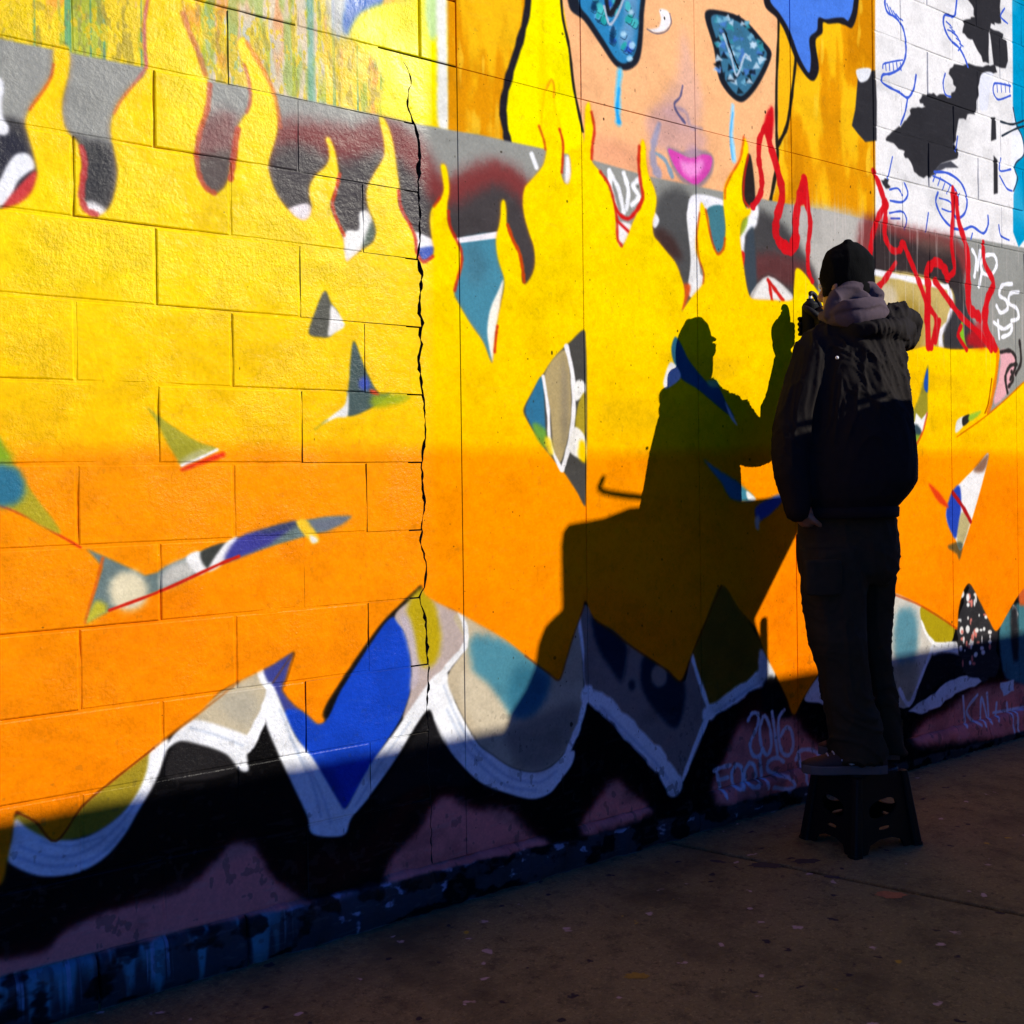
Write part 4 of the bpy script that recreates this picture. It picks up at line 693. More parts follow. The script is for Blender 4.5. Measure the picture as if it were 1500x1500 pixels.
 ('S',(248,248,248),3.9,1,1.0,[(4.167,2.317),(4.239,2.325),(4.262,2.282),(4.213,2.231),(4.141,2.231),(4.124,2.274),(4.161,2.313)],(19.4,19.4)),
 ('S',(248,248,248),3.8,1,1.0,[(4.129,2.229),(4.104,2.163)],(19.2,19.2)),
 ('S',(248,248,248),3.9,1,1.0,[(4.397,2.203),(4.31,2.188),(4.284,2.14),(4.345,2.119),(4.357,2.08),(4.294,2.056),(4.258,2.086)],(19.7,19.7)),
 ('S',(248,248,248),4.0,1,1.0,[(4.46,2.169),(4.384,2.155),(4.37,2.108),(4.445,2.087),(4.457,2.042),(4.393,2.024)],(19.9,19.9)),
 ('S',(248,248,248),3.9,1,1.0,[(4.232,2.005),(4.317,1.979),(4.393,2.004),(4.379,1.963),(4.304,1.938)],(19.7,19.7)),
 ('S',(248,248,248),3.9,1,1.0,[(4.269,2.015),(4.279,1.93)],(19.6,19.6)),
 ('P',(14,13,14),4.3,0,1.0,[(-1.216,0.652),(-0.185,0.639),(0.191,0.716),(0.555,0.855),(0.98,0.996),(1.654,0.904),(2.327,0.905),(3.404,0.802),(4.481,0.791),(8.088,0.747),(8.048,-0.654),(4.337,0.009),(2.463,0.024),(1.19,0.045),(-0.193,0.059),(-1.222,0.099)]),
 ('P',(72,20,22),24.6,1,0.9,[(-0.471,0.225),(-0.099,0.194),(-0.043,0.229),(0.047,0.252),(0.158,0.257),(0.266,0.267),(0.35,0.324),(0.398,0.354),(0.457,0.325),(0.505,0.24),(0.586,0.17),(0.628,0.126),(-0.192,0.13)]),
 ('P',(250,140,128),12.3,1,0.95,[(-0.471,0.204),(-0.099,0.171),(-0.044,0.206),(0.047,0.228),(0.158,0.232),(0.265,0.242),(0.35,0.298),(0.398,0.328),(0.456,0.299),(0.505,0.213),(0.586,0.143),(0.627,0.099),(-0.192,0.107)]),
 ('P',(176,122,112),16.3,1,0.6,[(0.158,0.236),(0.265,0.245),(0.35,0.302),(0.398,0.332),(0.456,0.303)]),
 ('P',(72,20,22),29.6,1,0.9,[(0.849,0.132),(0.885,0.215),(0.968,0.269),(1.043,0.353),(1.093,0.353),(1.168,0.303),(1.247,0.286),(1.313,0.265),(1.395,0.183),(1.465,0.142),(1.436,0.131),(0.849,0.132)]),
 ('P',(250,140,128),14.8,1,0.95,[(0.848,0.104),(0.884,0.187),(0.968,0.24),(1.042,0.324),(1.092,0.323),(1.168,0.273),(1.246,0.256),(1.313,0.234),(1.394,0.152),(1.464,0.111),(1.436,0.1),(0.848,0.104)]),
 ('P',(176,122,112),19.4,1,0.6,[(1.092,0.328),(1.168,0.278),(1.246,0.26),(1.313,0.239),(1.394,0.157)]),
 ('P',(72,20,22),32.8,1,0.9,[(1.596,0.147),(1.648,0.201),(1.72,0.258),(1.783,0.279),(1.846,0.223),(1.927,0.173),(1.894,0.143),(1.611,0.135)]),
 ('P',(250,140,128),16.4,1,0.95,[(1.596,0.116),(1.648,0.169),(1.719,0.225),(1.783,0.247),(1.846,0.19),(1.927,0.139),(1.893,0.11),(1.611,0.103)]),
 ('P',(176,122,112),21.3,1,0.6,[(1.719,0.23),(1.783,0.251),(1.846,0.195),(1.927,0.144)]),
 ('P',(72,20,22),37.1,1,0.9,[(2.239,0.127),(2.323,0.278),(2.412,0.393),(2.59,0.434),(2.671,0.41),(2.815,0.281),(2.944,0.179),(2.943,0.095),(2.465,0.099)]),
 ('P',(250,140,128),18.6,1,0.95,[(2.239,0.092),(2.322,0.242),(2.411,0.357),(2.589,0.397),(2.67,0.372),(2.815,0.243),(2.944,0.14),(2.942,0.057),(2.464,0.063)]),
 ('P',(176,122,112),24.4,1,0.6,[(2.589,0.402),(2.67,0.378),(2.815,0.248),(2.944,0.145)]),
 ('P',(72,20,22),44.6,1,0.9,[(3.518,0.147),(3.608,0.224),(3.813,0.257),(4.042,0.316),(4.221,0.317),(4.601,0.271),(4.596,0.068),(3.866,0.11)]),
 ('P',(250,140,128),22.3,1,0.95,[(3.517,0.105),(3.607,0.182),(3.812,0.214),(4.041,0.272),(4.22,0.271),(4.6,0.224),(4.595,0.02),(3.865,0.066)]),
 ('P',(176,122,112),29.1,1,0.6,[(3.813,0.22),(4.041,0.278),(4.22,0.278),(4.6,0.23)]),
 ('P',(66,22,20),31.8,1,0.7,[(0.567,0.256),(0.76,0.244),(0.851,0.304),(0.995,0.42),(1.043,0.391),(0.945,0.286),(0.849,0.184),(0.714,0.117),(0.607,0.142)]),
 ('P',(66,20,18),31.5,1,0.7,[(2.414,0.511),(2.591,0.489),(2.628,0.325),(2.431,0.354)]),
 ('P',(160,138,34),5.1,1,1.0,[(-0.163,0.505),(0.19,0.637),(0.192,0.576),(0.135,0.498),(0.049,0.438),(-0.049,0.429),(-0.127,0.462)]),
 ('P',(243,244,246),4.2,1,1.0,[(0.218,0.638),(0.209,0.594),(0.181,0.528),(0.14,0.466),(0.103,0.411),(0.052,0.364),(-0.014,0.343),(-0.094,0.353),(-0.149,0.385),(-0.176,0.417),(-0.163,0.457),(-0.154,0.503),(-0.123,0.474),(-0.077,0.442),(-0.016,0.426),(0.036,0.434),(0.094,0.465),(0.135,0.509),(0.161,0.563),(0.175,0.627)]),
 ('P',(196,182,152),5.5,1,1.0,[(0.271,0.677),(0.375,0.746),(0.483,0.784),(0.516,0.724),(0.455,0.609),(0.374,0.633)]),
 ('P',(170,165,150),18.4,1,0.6,[(0.356,0.712),(0.433,0.738),(0.472,0.696),(0.432,0.635)]),
 ('P',(34,32,33),5.4,1,1.0,[(0.218,0.589),(0.247,0.627),(0.317,0.612),(0.392,0.557),(0.401,0.522),(0.315,0.515),(0.215,0.536)]),
 ('P',(243,244,246),3.6,1,1.0,[(0.207,0.608),(0.24,0.653),(0.284,0.678),(0.374,0.644),(0.455,0.598),(0.434,0.564),(0.438,0.519),(0.414,0.523),(0.373,0.574),(0.298,0.612),(0.247,0.627)]),
 ('S',(243,244,246),3.7,1,1.0,[(0.477,0.781),(0.508,0.721),(0.479,0.658),(0.435,0.579)],(28.0,33.5)),
 ('P',(60,66,140),5.7,1,1.0,[(0.485,0.784),(0.522,0.806),(0.575,0.823),(0.553,0.751),(0.541,0.724),(0.594,0.661),(0.669,0.607),(0.655,0.517),(0.592,0.575),(0.528,0.698)]),
 ('P',(20,66,190),4.9,1,1.0,[(0.594,0.661),(0.665,0.616),(0.722,0.701),(0.86,0.868),(0.902,0.893),(0.939,0.84),(0.957,0.753),(0.953,0.668),(0.921,0.595),(0.854,0.512),(0.728,0.356),(0.713,0.371),(0.592,0.565),(0.542,0.658)]),
 ('P',(30,50,120),19.4,1,0.6,[(0.623,0.503),(0.697,0.471),(0.728,0.356),(0.696,0.374)]),
 ('P',(190,172,165),6.2,1,1.0,[(0.902,0.895),(0.955,0.937),(1.008,0.961),(1.101,0.904),(1.141,0.88),(1.15,0.784),(1.048,0.681),(0.959,0.589),(0.926,0.59),(0.955,0.672),(0.959,0.757),(0.939,0.84)]),
 ('P',(185,160,18),12.4,1,1.0,[(0.945,0.917),(0.994,0.971),(1.037,0.93),(1.061,0.856),(1.062,0.783),(1.034,0.734),(0.988,0.745),(0.967,0.834)]),
 ('P',(192,180,192),8.2,1,0.7,[(0.921,0.889),(0.954,0.886),(0.976,0.792),(0.98,0.689),(0.951,0.672),(0.957,0.753)]),
 ('P',(243,244,246),5.1,1,1.0,[(0.501,0.748),(0.52,0.723),(0.576,0.591),(0.629,0.521),(0.722,0.361),(0.735,0.363),(0.808,0.464),(0.89,0.547),(0.969,0.633),(1.038,0.702),(1.086,0.707),(1.117,0.609),(1.197,0.474),(1.254,0.427),(1.329,0.375),(1.417,0.345),(1.485,0.349),(1.55,0.383),(1.591,0.385),(1.579,0.342),(1.531,0.3),(1.484,0.264),(1.41,0.258),(1.306,0.297),(1.205,0.349),(1.114,0.437),(1.05,0.522),(1.022,0.601),(0.978,0.57),(0.9,0.472),(0.807,0.377),(0.748,0.325),(0.729,0.285),(0.673,0.289),(0.622,0.311),(0.61,0.36),(0.526,0.546),(0.483,0.665)]),
 ('P',(26,25,27),8.2,1,1.0,[(0.96,0.518),(1.012,0.578),(1.046,0.544),(1.094,0.457),(1.169,0.347),(0.994,0.379),(0.852,0.344),(0.834,0.384)]),
 ('P',(196,180,150),4.4,1,1.0,[(1.111,0.872),(1.152,0.883),(1.308,0.8),(1.473,0.684),(1.623,0.838),(1.629,0.7),(1.633,0.574),(1.604,0.463),(1.544,0.384),(1.48,0.35),(1.411,0.346),(1.329,0.375),(1.254,0.427),(1.197,0.474),(1.117,0.609),(1.088,0.696),(1.155,0.784)]),
 ('P',(70,135,155),19.6,1,0.95,[(1.176,0.803),(1.281,0.792),(1.39,0.737),(1.487,0.66),(1.457,0.563),(1.373,0.53),(1.291,0.564),(1.239,0.646),(1.187,0.695)]),
 ('P',(40,100,125),22.0,1,0.7,[(1.361,0.696),(1.473,0.65),(1.443,0.543),(1.345,0.534),(1.319,0.625)]),
 ('P',(206,192,164),15.0,1,1.0,[(1.149,0.7),(1.239,0.646),(1.31,0.561),(1.309,0.513),(1.25,0.501),(1.198,0.523),(1.137,0.627)]),
 ('P',(120,112,104),22.4,1,0.7,[(1.303,0.486),(1.471,0.528),(1.612,0.542),(1.586,0.432),(1.482,0.354),(1.384,0.364)]),
 ('S',(232,232,232),3.8,1,1.0,[(1.134,0.891),(1.156,0.836),(1.153,0.782),(1.099,0.733),(1.048,0.685)],(16.8,23.1)),
 ('S',(243,244,246),4.6,1,1.0,[(1.619,0.827),(1.638,0.699),(1.646,0.583),(1.614,0.473),(1.568,0.398),(1.519,0.307)],(18.3,27.4)),
 ('P',(140,124,116),4.8,1,1.0,[(1.647,0.871),(2.104,0.55),(2.155,0.643),(2.245,0.431),(2.098,0.193),(2.046,0.214),(1.771,0.474),(1.649,0.583),(1.639,0.722)]),
 ('P',(28,40,58),11.7,1,1.0,[(1.671,0.834),(1.714,0.812),(1.791,0.762),(1.835,0.701),(1.811,0.591),(1.751,0.649),(1.694,0.735)]),
 ('P',(28,40,56),12.2,1,1.0,[(1.916,0.669),(1.985,0.647),(2.111,0.554),(2.106,0.446),(2.066,0.392),(2.005,0.431),(1.939,0.498),(1.898,0.58)]),
 ('P',(150,132,120),7.3,1,1,[(2.028,0.583),(2.024,0.566),(2.013,0.553),(1.996,0.547),(1.978,0.549),(1.962,0.559),(1.951,0.575),(1.948,0.593),(1.952,0.61),(1.963,0.623),(1.979,0.629),(1.997,0.627),(2.014,0.618),(2.025,0.602)]),
 ('S',(120,106,100),7.1,1,0.7,[(1.845,0.7),(1.81,0.586)],(9.5,9.5)),
 ('P',(40,50,64),7.1,1,1,[(1.871,0.569),(1.87,0.561),(1.865,0.555),(1.859,0.552),(1.851,0.553),(1.845,0.557),(1.841,0.565),(1.839,0.573),(1.841,0.581),(1.845,0.587),(1.852,0.59),(1.859,0.589),(1.866,0.585),(1.87,0.577)]),
 ('P',(120,88,24),7.7,1,1.0,[(2.312,0.893),(2.438,0.768),(2.549,0.626),(2.551,0.534),(2.395,0.488),(2.252,0.441),(2.21,0.537),(2.151,0.656)]),
 ('S',(243,244,246),5.9,1,1.0,[(1.654,0.564),(1.74,0.511),(1.865,0.394),(1.983,0.284),(2.056,0.188)],(57.1,76.1)),
 ('S',(243,244,246),4.5,1,1.0,[(2.101,0.2),(2.163,0.306),(2.244,0.421)],(17.5,27.5)),
 ('S',(243,244,246),4.5,1,1.0,[(2.148,0.656),(2.189,0.552),(2.245,0.426)],(17.5,20.0)),
 ('S',(243,244,246),6.5,1,1.0,[(2.23,0.418),(2.356,0.457),(2.511,0.51),(2.583,0.53)],(51.7,62.1)),
 ('P',(226,226,230),6.6,1,1.0,[(2.529,0.628),(2.607,0.527),(2.583,0.49),(2.519,0.485)]),
 ('P',(20,20,24),10.6,1,1.0,[(2.534,0.47),(2.591,0.516),(2.671,0.426),(2.711,0.34),(2.548,0.376)]),
 ('P',(228,230,236),5.5,1,1.0,[(2.788,0.4),(2.902,0.492),(2.949,0.445),(2.948,0.348),(2.882,0.371)]),
 ('P',(206,200,190),6.0,1,1.0,[(3.305,0.803),(3.454,0.774),(3.617,0.702),(3.699,0.521),(3.505,0.269),(3.297,0.402)]),
 ('P',(72,130,150),26.9,1,0.9,[(3.432,0.696),(3.554,0.686),(3.577,0.548),(3.523,0.419),(3.437,0.429),(3.399,0.566)]),
 ('P',(168,156,124),23.8,1,0.8,[(3.347,0.454),(3.576,0.458),(3.515,0.297),(3.37,0.334)]),
 ('P',(170,150,20),6.1,1,1.0,[(3.607,0.703),(3.756,0.653),(3.865,0.594),(3.841,0.521),(3.774,0.507),(3.678,0.544),(3.61,0.624)]),
 ('S',(240,240,240),4.6,1,1.0,[(3.605,0.636),(3.646,0.572),(3.72,0.521),(3.874,0.506)],(12.3,27.6)),
 ('P',(240,240,240),12.4,1,1.0,[(3.667,0.515),(3.902,0.509),(3.93,0.465),(3.817,0.415),(3.719,0.457)]),
 ('P',(30,28,32),9.3,1,1.0,[(3.687,0.47),(3.929,0.443),(3.939,0.36),(3.76,0.345),(3.536,0.276)]),
 ('S',(228,230,238),4.5,1,1.0,[(3.688,0.512),(3.59,0.381),(3.505,0.281),(3.435,0.355)],(18.1,24.1)),
 ('P',(226,230,238),3.7,0,1.0,[(3.494,0.252),(3.531,0.263),(3.563,0.276),(3.6,0.284),(3.63,0.288),(3.669,0.301),(3.703,0.304),(3.744,0.326),(3.788,0.341),(3.829,0.348),(3.866,0.348),(3.899,0.354),(3.928,0.355),(3.952,0.354),(3.994,0.359),(4.027,0.36),(4.055,0.366),(4.061,0.362),(4.072,0.348),(4.082,0.331),(4.112,0.314),(4.088,0.309),(4.072,0.304),(4.048,0.297),(4.03,0.292),(3.982,0.293),(3.949,0.289),(3.905,0.285),(3.87,0.281),(3.836,0.267),(3.784,0.26),(3.744,0.238),(3.704,0.235),(3.651,0.234),(3.641,0.228),(3.6,0.224),(3.576,0.229),(3.562,0.234),(3.536,0.243),(3.515,0.247)]),
 ('P',(48,47,50),3.2,0,1.0,[(3.887,0.579),(3.894,0.613),(3.916,0.652),(3.947,0.689),(3.947,0.731),(3.977,0.735),(3.993,0.757),(3.981,0.77),(4.005,0.771),(4.04,0.748),(4.073,0.72),(4.092,0.684),(4.12,0.673),(4.156,0.641),(4.167,0.604),(4.22,0.584),(4.238,0.546),(4.235,0.492),(4.216,0.444),(4.252,0.396),(4.233,0.335),(4.205,0.314),(4.159,0.322),(4.136,0.307),(4.1,0.302),(4.064,0.329),(4.01,0.337),(3.975,0.346),(3.939,0.37),(3.925,0.401),(3.939,0.425),(3.896,0.457),(3.896,0.484),(3.891,0.504),(3.897,0.533),(3.885,0.559)]),
 ('P',(210,120,110),1.9,1,1,[(4.053,0.531),(4.05,0.522),(4.045,0.518),(4.04,0.523),(4.038,0.532),(4.04,0.541),(4.045,0.544),(4.051,0.54)]),
 ('P',(232,228,225),1.9,1,1,[(4.113,0.463),(4.107,0.456),(4.095,0.454),(4.083,0.458),(4.078,0.466),(4.083,0.473),(4.095,0.475),(4.108,0.47)]),
 ('P',(210,120,110),1.9,1,1,[(3.974,0.497),(3.972,0.486),(3.966,0.482),(3.96,0.487),(3.958,0.498),(3.961,0.51),(3.967,0.514),(3.972,0.508)]),
 ('P',(235,235,235),1.9,1,1,[(4.056,0.698),(4.054,0.685),(4.049,0.68),(4.045,0.686),(4.043,0.699),(4.045,0.712),(4.05,0.717),(4.054,0.712)]),
 ('P',(232,228,225),1.9,1,1,[(4.123,0.443),(4.117,0.435),(4.105,0.432),(4.092,0.437),(4.087,0.446),(4.093,0.454),(4.105,0.456),(4.118,0.452)]),
 ('P',(235,235,235),1.9,1,1,[(3.993,0.564),(3.987,0.551),(3.976,0.546),(3.964,0.553),(3.959,0.567),(3.964,0.579),(3.976,0.584),(3.988,0.577)]),
 ('P',(210,120,110),1.9,1,1,[(4.022,0.682),(4.018,0.669),(4.011,0.664),(4.003,0.67),(4.001,0.684),(4.004,0.697),(4.012,0.702),(4.019,0.696)]),
 ('P',(235,235,235),1.9,1,1,[(4.103,0.55),(4.099,0.546),(4.089,0.545),(4.079,0.548),(4.075,0.552),(4.079,0.556),(4.089,0.557),(4.099,0.554)]),
 ('P',(235,235,235),1.9,1,1,[(4.055,0.438),(4.05,0.43),(4.039,0.428),(4.028,0.433),(4.024,0.441),(4.029,0.449),(4.04,0.452),(4.051,0.447)]),
 ('P',(232,228,225),1.9,1,1,[(4.059,0.443),(4.055,0.437),(4.047,0.435),(4.039,0.438),(4.036,0.445),(4.039,0.451),(4.047,0.452),(4.055,0.449)]),
 ('P',(232,228,225),1.9,1,1,[(3.998,0.492),(3.996,0.486),(3.99,0.485),(3.984,0.488),(3.981,0.494),(3.984,0.499),(3.99,0.501),(3.996,0.498)]),
 ('P',(210,120,110),1.9,1,1,[(4.004,0.714),(4.0,0.705),(3.989,0.702),(3.978,0.706),(3.974,0.717),(3.979,0.726),(3.989,0.73),(4.0,0.725)]),
 ('P',(235,235,235),1.9,1,1,[(3.927,0.725),(3.924,0.712),(3.919,0.707),(3.913,0.713),(3.912,0.726),(3.914,0.739),(3.919,0.744),(3.925,0.738)]),
 ('P',(235,235,235),1.9,1,1,[(3.994,0.678),(3.99,0.67),(3.981,0.668),(3.972,0.672),(3.969,0.68),(3.973,0.687),(3.981,0.689),(3.99,0.686)]),
 ('P',(235,235,235),1.9,1,1,[(4.148,0.608),(4.144,0.601),(4.134,0.599),(4.124,0.603),(4.12,0.611),(4.124,0.618),(4.134,0.62),(4.144,0.616)]),
 ('P',(210,120,110),1.9,1,1,[(4.005,0.596),(4.004,0.586),(4.0,0.583),(3.996,0.587),(3.995,0.596),(3.997,0.606),(4.0,0.609),(4.004,0.605)]),
 ('P',(235,235,235),1.9,1,1,[(3.95,0.731),(3.944,0.719),(3.933,0.714),(3.921,0.72),(3.917,0.734),(3.922,0.746),(3.934,0.751),(3.945,0.745)]),
 ('P',(210,120,110),1.9,1,1,[(4.181,0.661),(4.178,0.651),(4.173,0.648),(4.168,0.652),(4.166,0.662),(4.169,0.671),(4.174,0.675),(4.179,0.67)]),
 ('P',(232,228,225),1.9,1,1,[(3.987,0.616),(3.985,0.61),(3.98,0.608),(3.975,0.611),(3.973,0.617),(3.975,0.623),(3.98,0.625),(3.985,0.622)]),
 ('P',(210,120,110),1.9,1,1,[(4.176,0.463),(4.172,0.454),(4.164,0.45),(4.156,0.455),(4.153,0.466),(4.157,0.475),(4.165,0.479),(4.172,0.474)]),
 ('P',(210,120,110),1.9,1,1,[(3.948,0.523),(3.943,0.517),(3.931,0.516),(3.92,0.52),(3.915,0.526),(3.92,0.531),(3.932,0.533),(3.943,0.529)]),
 ('P',(210,120,110),1.9,1,1,[(4.135,0.619),(4.131,0.616),(4.122,0.615),(4.113,0.617),(4.109,0.622),(4.113,0.625),(4.122,0.626),(4.132,0.624)]),
 ('P',(235,235,235),1.9,1,1,[(4.044,0.683),(4.041,0.67),(4.035,0.665),(4.03,0.671),(4.028,0.684),(4.031,0.697),(4.036,0.702),(4.042,0.697)]),
 ('P',(235,235,235),1.9,1,1,[(4.081,0.621),(4.079,0.616),(4.074,0.614),(4.07,0.617),(4.068,0.622),(4.07,0.627),(4.075,0.629),(4.079,0.627)]),
 ('P',(232,228,225),1.9,1,1,[(4.052,0.706),(4.05,0.694),(4.046,0.689),(4.042,0.695),(4.04,0.707),(4.042,0.72),(4.046,0.725),(4.051,0.719)]),
 ('P',(232,228,225),1.9,1,1,[(4.101,0.504),(4.099,0.491),(4.096,0.486),(4.092,0.492),(4.091,0.505),(4.093,0.519),(4.096,0.524),(4.1,0.518)]),
 ('P',(232,228,225),1.9,1,1,[(3.94,0.563),(3.936,0.55),(3.924,0.546),(3.913,0.552),(3.909,0.566),(3.914,0.579),(3.925,0.583),(3.936,0.577)]),
 ('P',(235,235,235),1.9,1,1,[(4.029,0.533),(4.027,0.52),(4.022,0.516),(4.018,0.521),(4.016,0.534),(4.018,0.547),(4.023,0.552),(4.027,0.546)]),
 ('P',(232,228,225),1.9,1,1,[(4.026,0.5),(4.02,0.487),(4.008,0.483),(3.996,0.49),(3.991,0.504),(3.997,0.516),(4.009,0.52),(4.021,0.514)]),
 ('P',(235,235,235),1.9,1,1,[(4.004,0.407),(4.001,0.4),(3.993,0.397),(3.986,0.401),(3.983,0.409),(3.986,0.417),(3.994,0.419),(4.001,0.415)]),
 ('P',(210,120,110),1.9,1,1,[(4.001,0.48),(3.997,0.475),(3.988,0.473),(3.979,0.476),(3.976,0.482),(3.98,0.488),(3.988,0.489),(3.997,0.486)]),
 ('P',(210,120,110),1.9,1,1,[(4.02,0.424),(4.017,0.413),(4.01,0.409),(4.004,0.414),(4.001,0.427),(4.004,0.438),(4.011,0.442),(4.018,0.437)]),
 ('P',(210,120,110),1.9,1,1,[(4.012,0.69),(4.007,0.687),(3.995,0.686),(3.983,0.689),(3.979,0.693),(3.984,0.697),(3.995,0.698),(4.007,0.695)]),
 ('P',(210,120,110),1.9,1,1,[(3.939,0.556),(3.936,0.55),(3.929,0.548),(3.922,0.551),(3.919,0.558),(3.922,0.565),(3.929,0.567),(3.936,0.563)]),
 ('P',(235,235,235),1.9,1,1,[(4.107,0.693),(4.104,0.69),(4.098,0.689),(4.093,0.691),(4.091,0.694),(4.093,0.698),(4.099,0.699),(4.104,0.697)]),
 ('P',(232,228,225),1.9,1,1,[(4.172,0.488),(4.17,0.477),(4.166,0.473),(4.163,0.478),(4.162,0.489),(4.163,0.5),(4.167,0.505),(4.17,0.5)]),
 ('P',(235,235,235),1.9,1,1,[(3.993,0.711),(3.989,0.698),(3.979,0.693),(3.97,0.699),(3.967,0.713),(3.971,0.726),(3.98,0.73),(3.989,0.724)]),
 ('P',(210,120,110),1.9,1,1,[(4.029,0.522),(4.025,0.511),(4.016,0.506),(4.007,0.512),(4.004,0.525),(4.008,0.537),(4.017,0.541),(4.025,0.535)]),
 ('P',(232,228,225),1.9,1,1,[(4.181,0.487),(4.176,0.482),(4.165,0.481),(4.153,0.484),(4.149,0.49),(4.154,0.495),(4.165,0.496),(4.177,0.493)]),
 ('P',(210,120,110),1.9,1,1,[(4.041,0.399),(4.036,0.394),(4.024,0.393),(4.012,0.397),(4.007,0.403),(4.012,0.408),(4.024,0.409),(4.036,0.405)]),
 ('P',(210,120,110),1.9,1,1,[(4.054,0.543),(4.049,0.531),(4.038,0.527),(4.027,0.534),(4.023,0.546),(4.028,0.558),(4.039,0.562),(4.05,0.556)]),
 ('P',(210,120,110),1.9,1,1,[(3.939,0.411),(3.936,0.398),(3.931,0.394),(3.926,0.399),(3.924,0.413),(3.926,0.425),(3.932,0.43),(3.937,0.424)]),
 ('P',(232,228,225),1.9,1,1,[(4.011,0.481),(4.009,0.472),(4.003,0.469),(3.997,0.473),(3.995,0.482),(3.998,0.491),(4.003,0.494),(4.009,0.49)]),
 ('P',(235,235,235),1.9,1,1,[(4.161,0.699),(4.155,0.687),(4.143,0.682),(4.131,0.689),(4.126,0.702),(4.131,0.714),(4.144,0.719),(4.156,0.713)]),
 ('P',(210,120,110),1.9,1,1,[(4.167,0.612),(4.165,0.6),(4.161,0.595),(4.156,0.601),(4.155,0.613),(4.157,0.625),(4.161,0.63),(4.166,0.625)]),
 ('P',(210,120,110),1.9,1,1,[(4.013,0.605),(4.011,0.599),(4.005,0.597),(3.999,0.6),(3.997,0.606),(4.0,0.612),(4.005,0.614),(4.011,0.611)]),
 ('P',(235,235,235),1.9,1,1,[(3.924,0.611),(3.922,0.605),(3.919,0.602),(3.915,0.605),(3.914,0.611),(3.915,0.617),(3.919,0.62),(3.922,0.617)]),
 ('P',(210,120,110),1.9,1,1,[(4.162,0.716),(4.16,0.703),(4.155,0.698),(4.151,0.704),(4.15,0.717),(4.152,0.73),(4.156,0.735),(4.16,0.729)]),
 ('P',(235,235,235),1.9,1,1,[(3.93,0.481),(3.926,0.472),(3.916,0.469),(3.906,0.474),(3.902,0.484),(3.907,0.494),(3.916,0.497),(3.926,0.492)]),
 ('P',(235,235,235),1.9,1,1,[(4.127,0.552),(4.123,0.546),(4.116,0.543),(4.108,0.547),(4.105,0.554),(4.109,0.561),(4.116,0.563),(4.124,0.559)]),
 ('P',(232,228,225),1.9,1,1,[(3.949,0.518),(3.947,0.506),(3.941,0.501),(3.936,0.507),(3.934,0.52),(3.937,0.532),(3.942,0.536),(3.947,0.531)]),
 ('P',(210,120,110),1.9,1,1,[(4.078,0.494),(4.073,0.489),(4.063,0.488),(4.053,0.491),(4.049,0.496),(4.054,0.501),(4.064,0.502),(4.074,0.499)]),
 ('P',(235,235,235),1.9,1,1,[(4.147,0.709),(4.143,0.697),(4.134,0.693),(4.125,0.698),(4.122,0.711),(4.126,0.722),(4.135,0.726),(4.143,0.721)]),
 ('P',(210,120,110),1.9,1,1,[(4.146,0.655),(4.142,0.647),(4.133,0.644),(4.124,0.648),(4.12,0.657),(4.124,0.665),(4.133,0.667),(4.142,0.663)]),
 ('P',(235,235,235),1.9,1,1,[(3.956,0.469),(3.954,0.465),(3.95,0.463),(3.946,0.466),(3.944,0.47),(3.946,0.474),(3.95,0.475),(3.954,0.473)]),
 ('P',(232,228,225),1.9,1,1,[(4.183,0.532),(4.178,0.525),(4.165,0.524),(4.153,0.528),(4.148,0.536),(4.153,0.542),(4.166,0.544),(4.178,0.54)]),
 ('P',(232,228,225),1.9,1,1,[(4.06,0.72),(4.056,0.714),(4.045,0.712),(4.034,0.715),(4.029,0.722),(4.034,0.728),(4.045,0.73),(4.056,0.727)]),
 ('P',(232,228,225),1.9,1,1,[(4.069,0.552),(4.064,0.544),(4.053,0.542),(4.041,0.546),(4.037,0.555),(4.042,0.563),(4.053,0.565),(4.065,0.56)]),
 ('P',(235,235,235),1.9,1,1,[(4.175,0.511),(4.173,0.504),(4.168,0.502),(4.162,0.506),(4.16,0.513),(4.163,0.52),(4.168,0.522),(4.173,0.518)]),
 ('P',(232,228,225),1.9,1,1,[(3.918,0.613),(3.915,0.609),(3.905,0.609),(3.896,0.611),(3.892,0.616),(3.896,0.619),(3.905,0.62),(3.915,0.618)]),
 ('P',(66,118,130),10.1,1,1.0,[(4.263,0.577),(4.478,0.658),(4.883,0.696),(4.872,0.207),(4.406,0.265),(4.282,0.329)]),
 ('P',(200,90,40),10.0,1,1.0,[(4.429,0.722),(4.512,0.722),(4.497,0.639),(4.44,0.644)]),
 ('P',(226,226,226),3.3,0,1.0,[(4.376,0.649),(4.41,0.628),(4.41,0.622),(4.426,0.595),(4.41,0.571),(4.399,0.545),(4.386,0.516),(4.378,0.541),(4.358,0.558),(4.362,0.584),(4.375,0.597),(4.372,0.629)]),
 ('P',(40,40,44),13.3,1,1.0,[(4.351,0.618),(4.414,0.63),(4.421,0.379),(4.371,0.385)]),
 ('P',(220,226,236),3.3,0,1.0,[(4.251,0.284),(4.294,0.281),(4.328,0.282),(4.381,0.284),(4.377,0.274),(4.374,0.245),(4.38,0.228),(4.349,0.229),(4.319,0.219),(4.28,0.215),(4.274,0.236),(4.25,0.26)]),
 ('S',(232,228,242),3.8,1,0.95,[(3.931,0.26),(3.945,0.12)],(15.8,15.8)),
 ('S',(232,228,242),3.8,1,0.95,[(4.052,0.251),(3.958,0.187),(4.038,0.113)],(15.9,15.9)),
 ('S',(232,228,242),3.9,1,0.95,[(4.073,0.107),(4.087,0.234),(4.144,0.11),(4.135,0.247)],(16.1,16.1)),
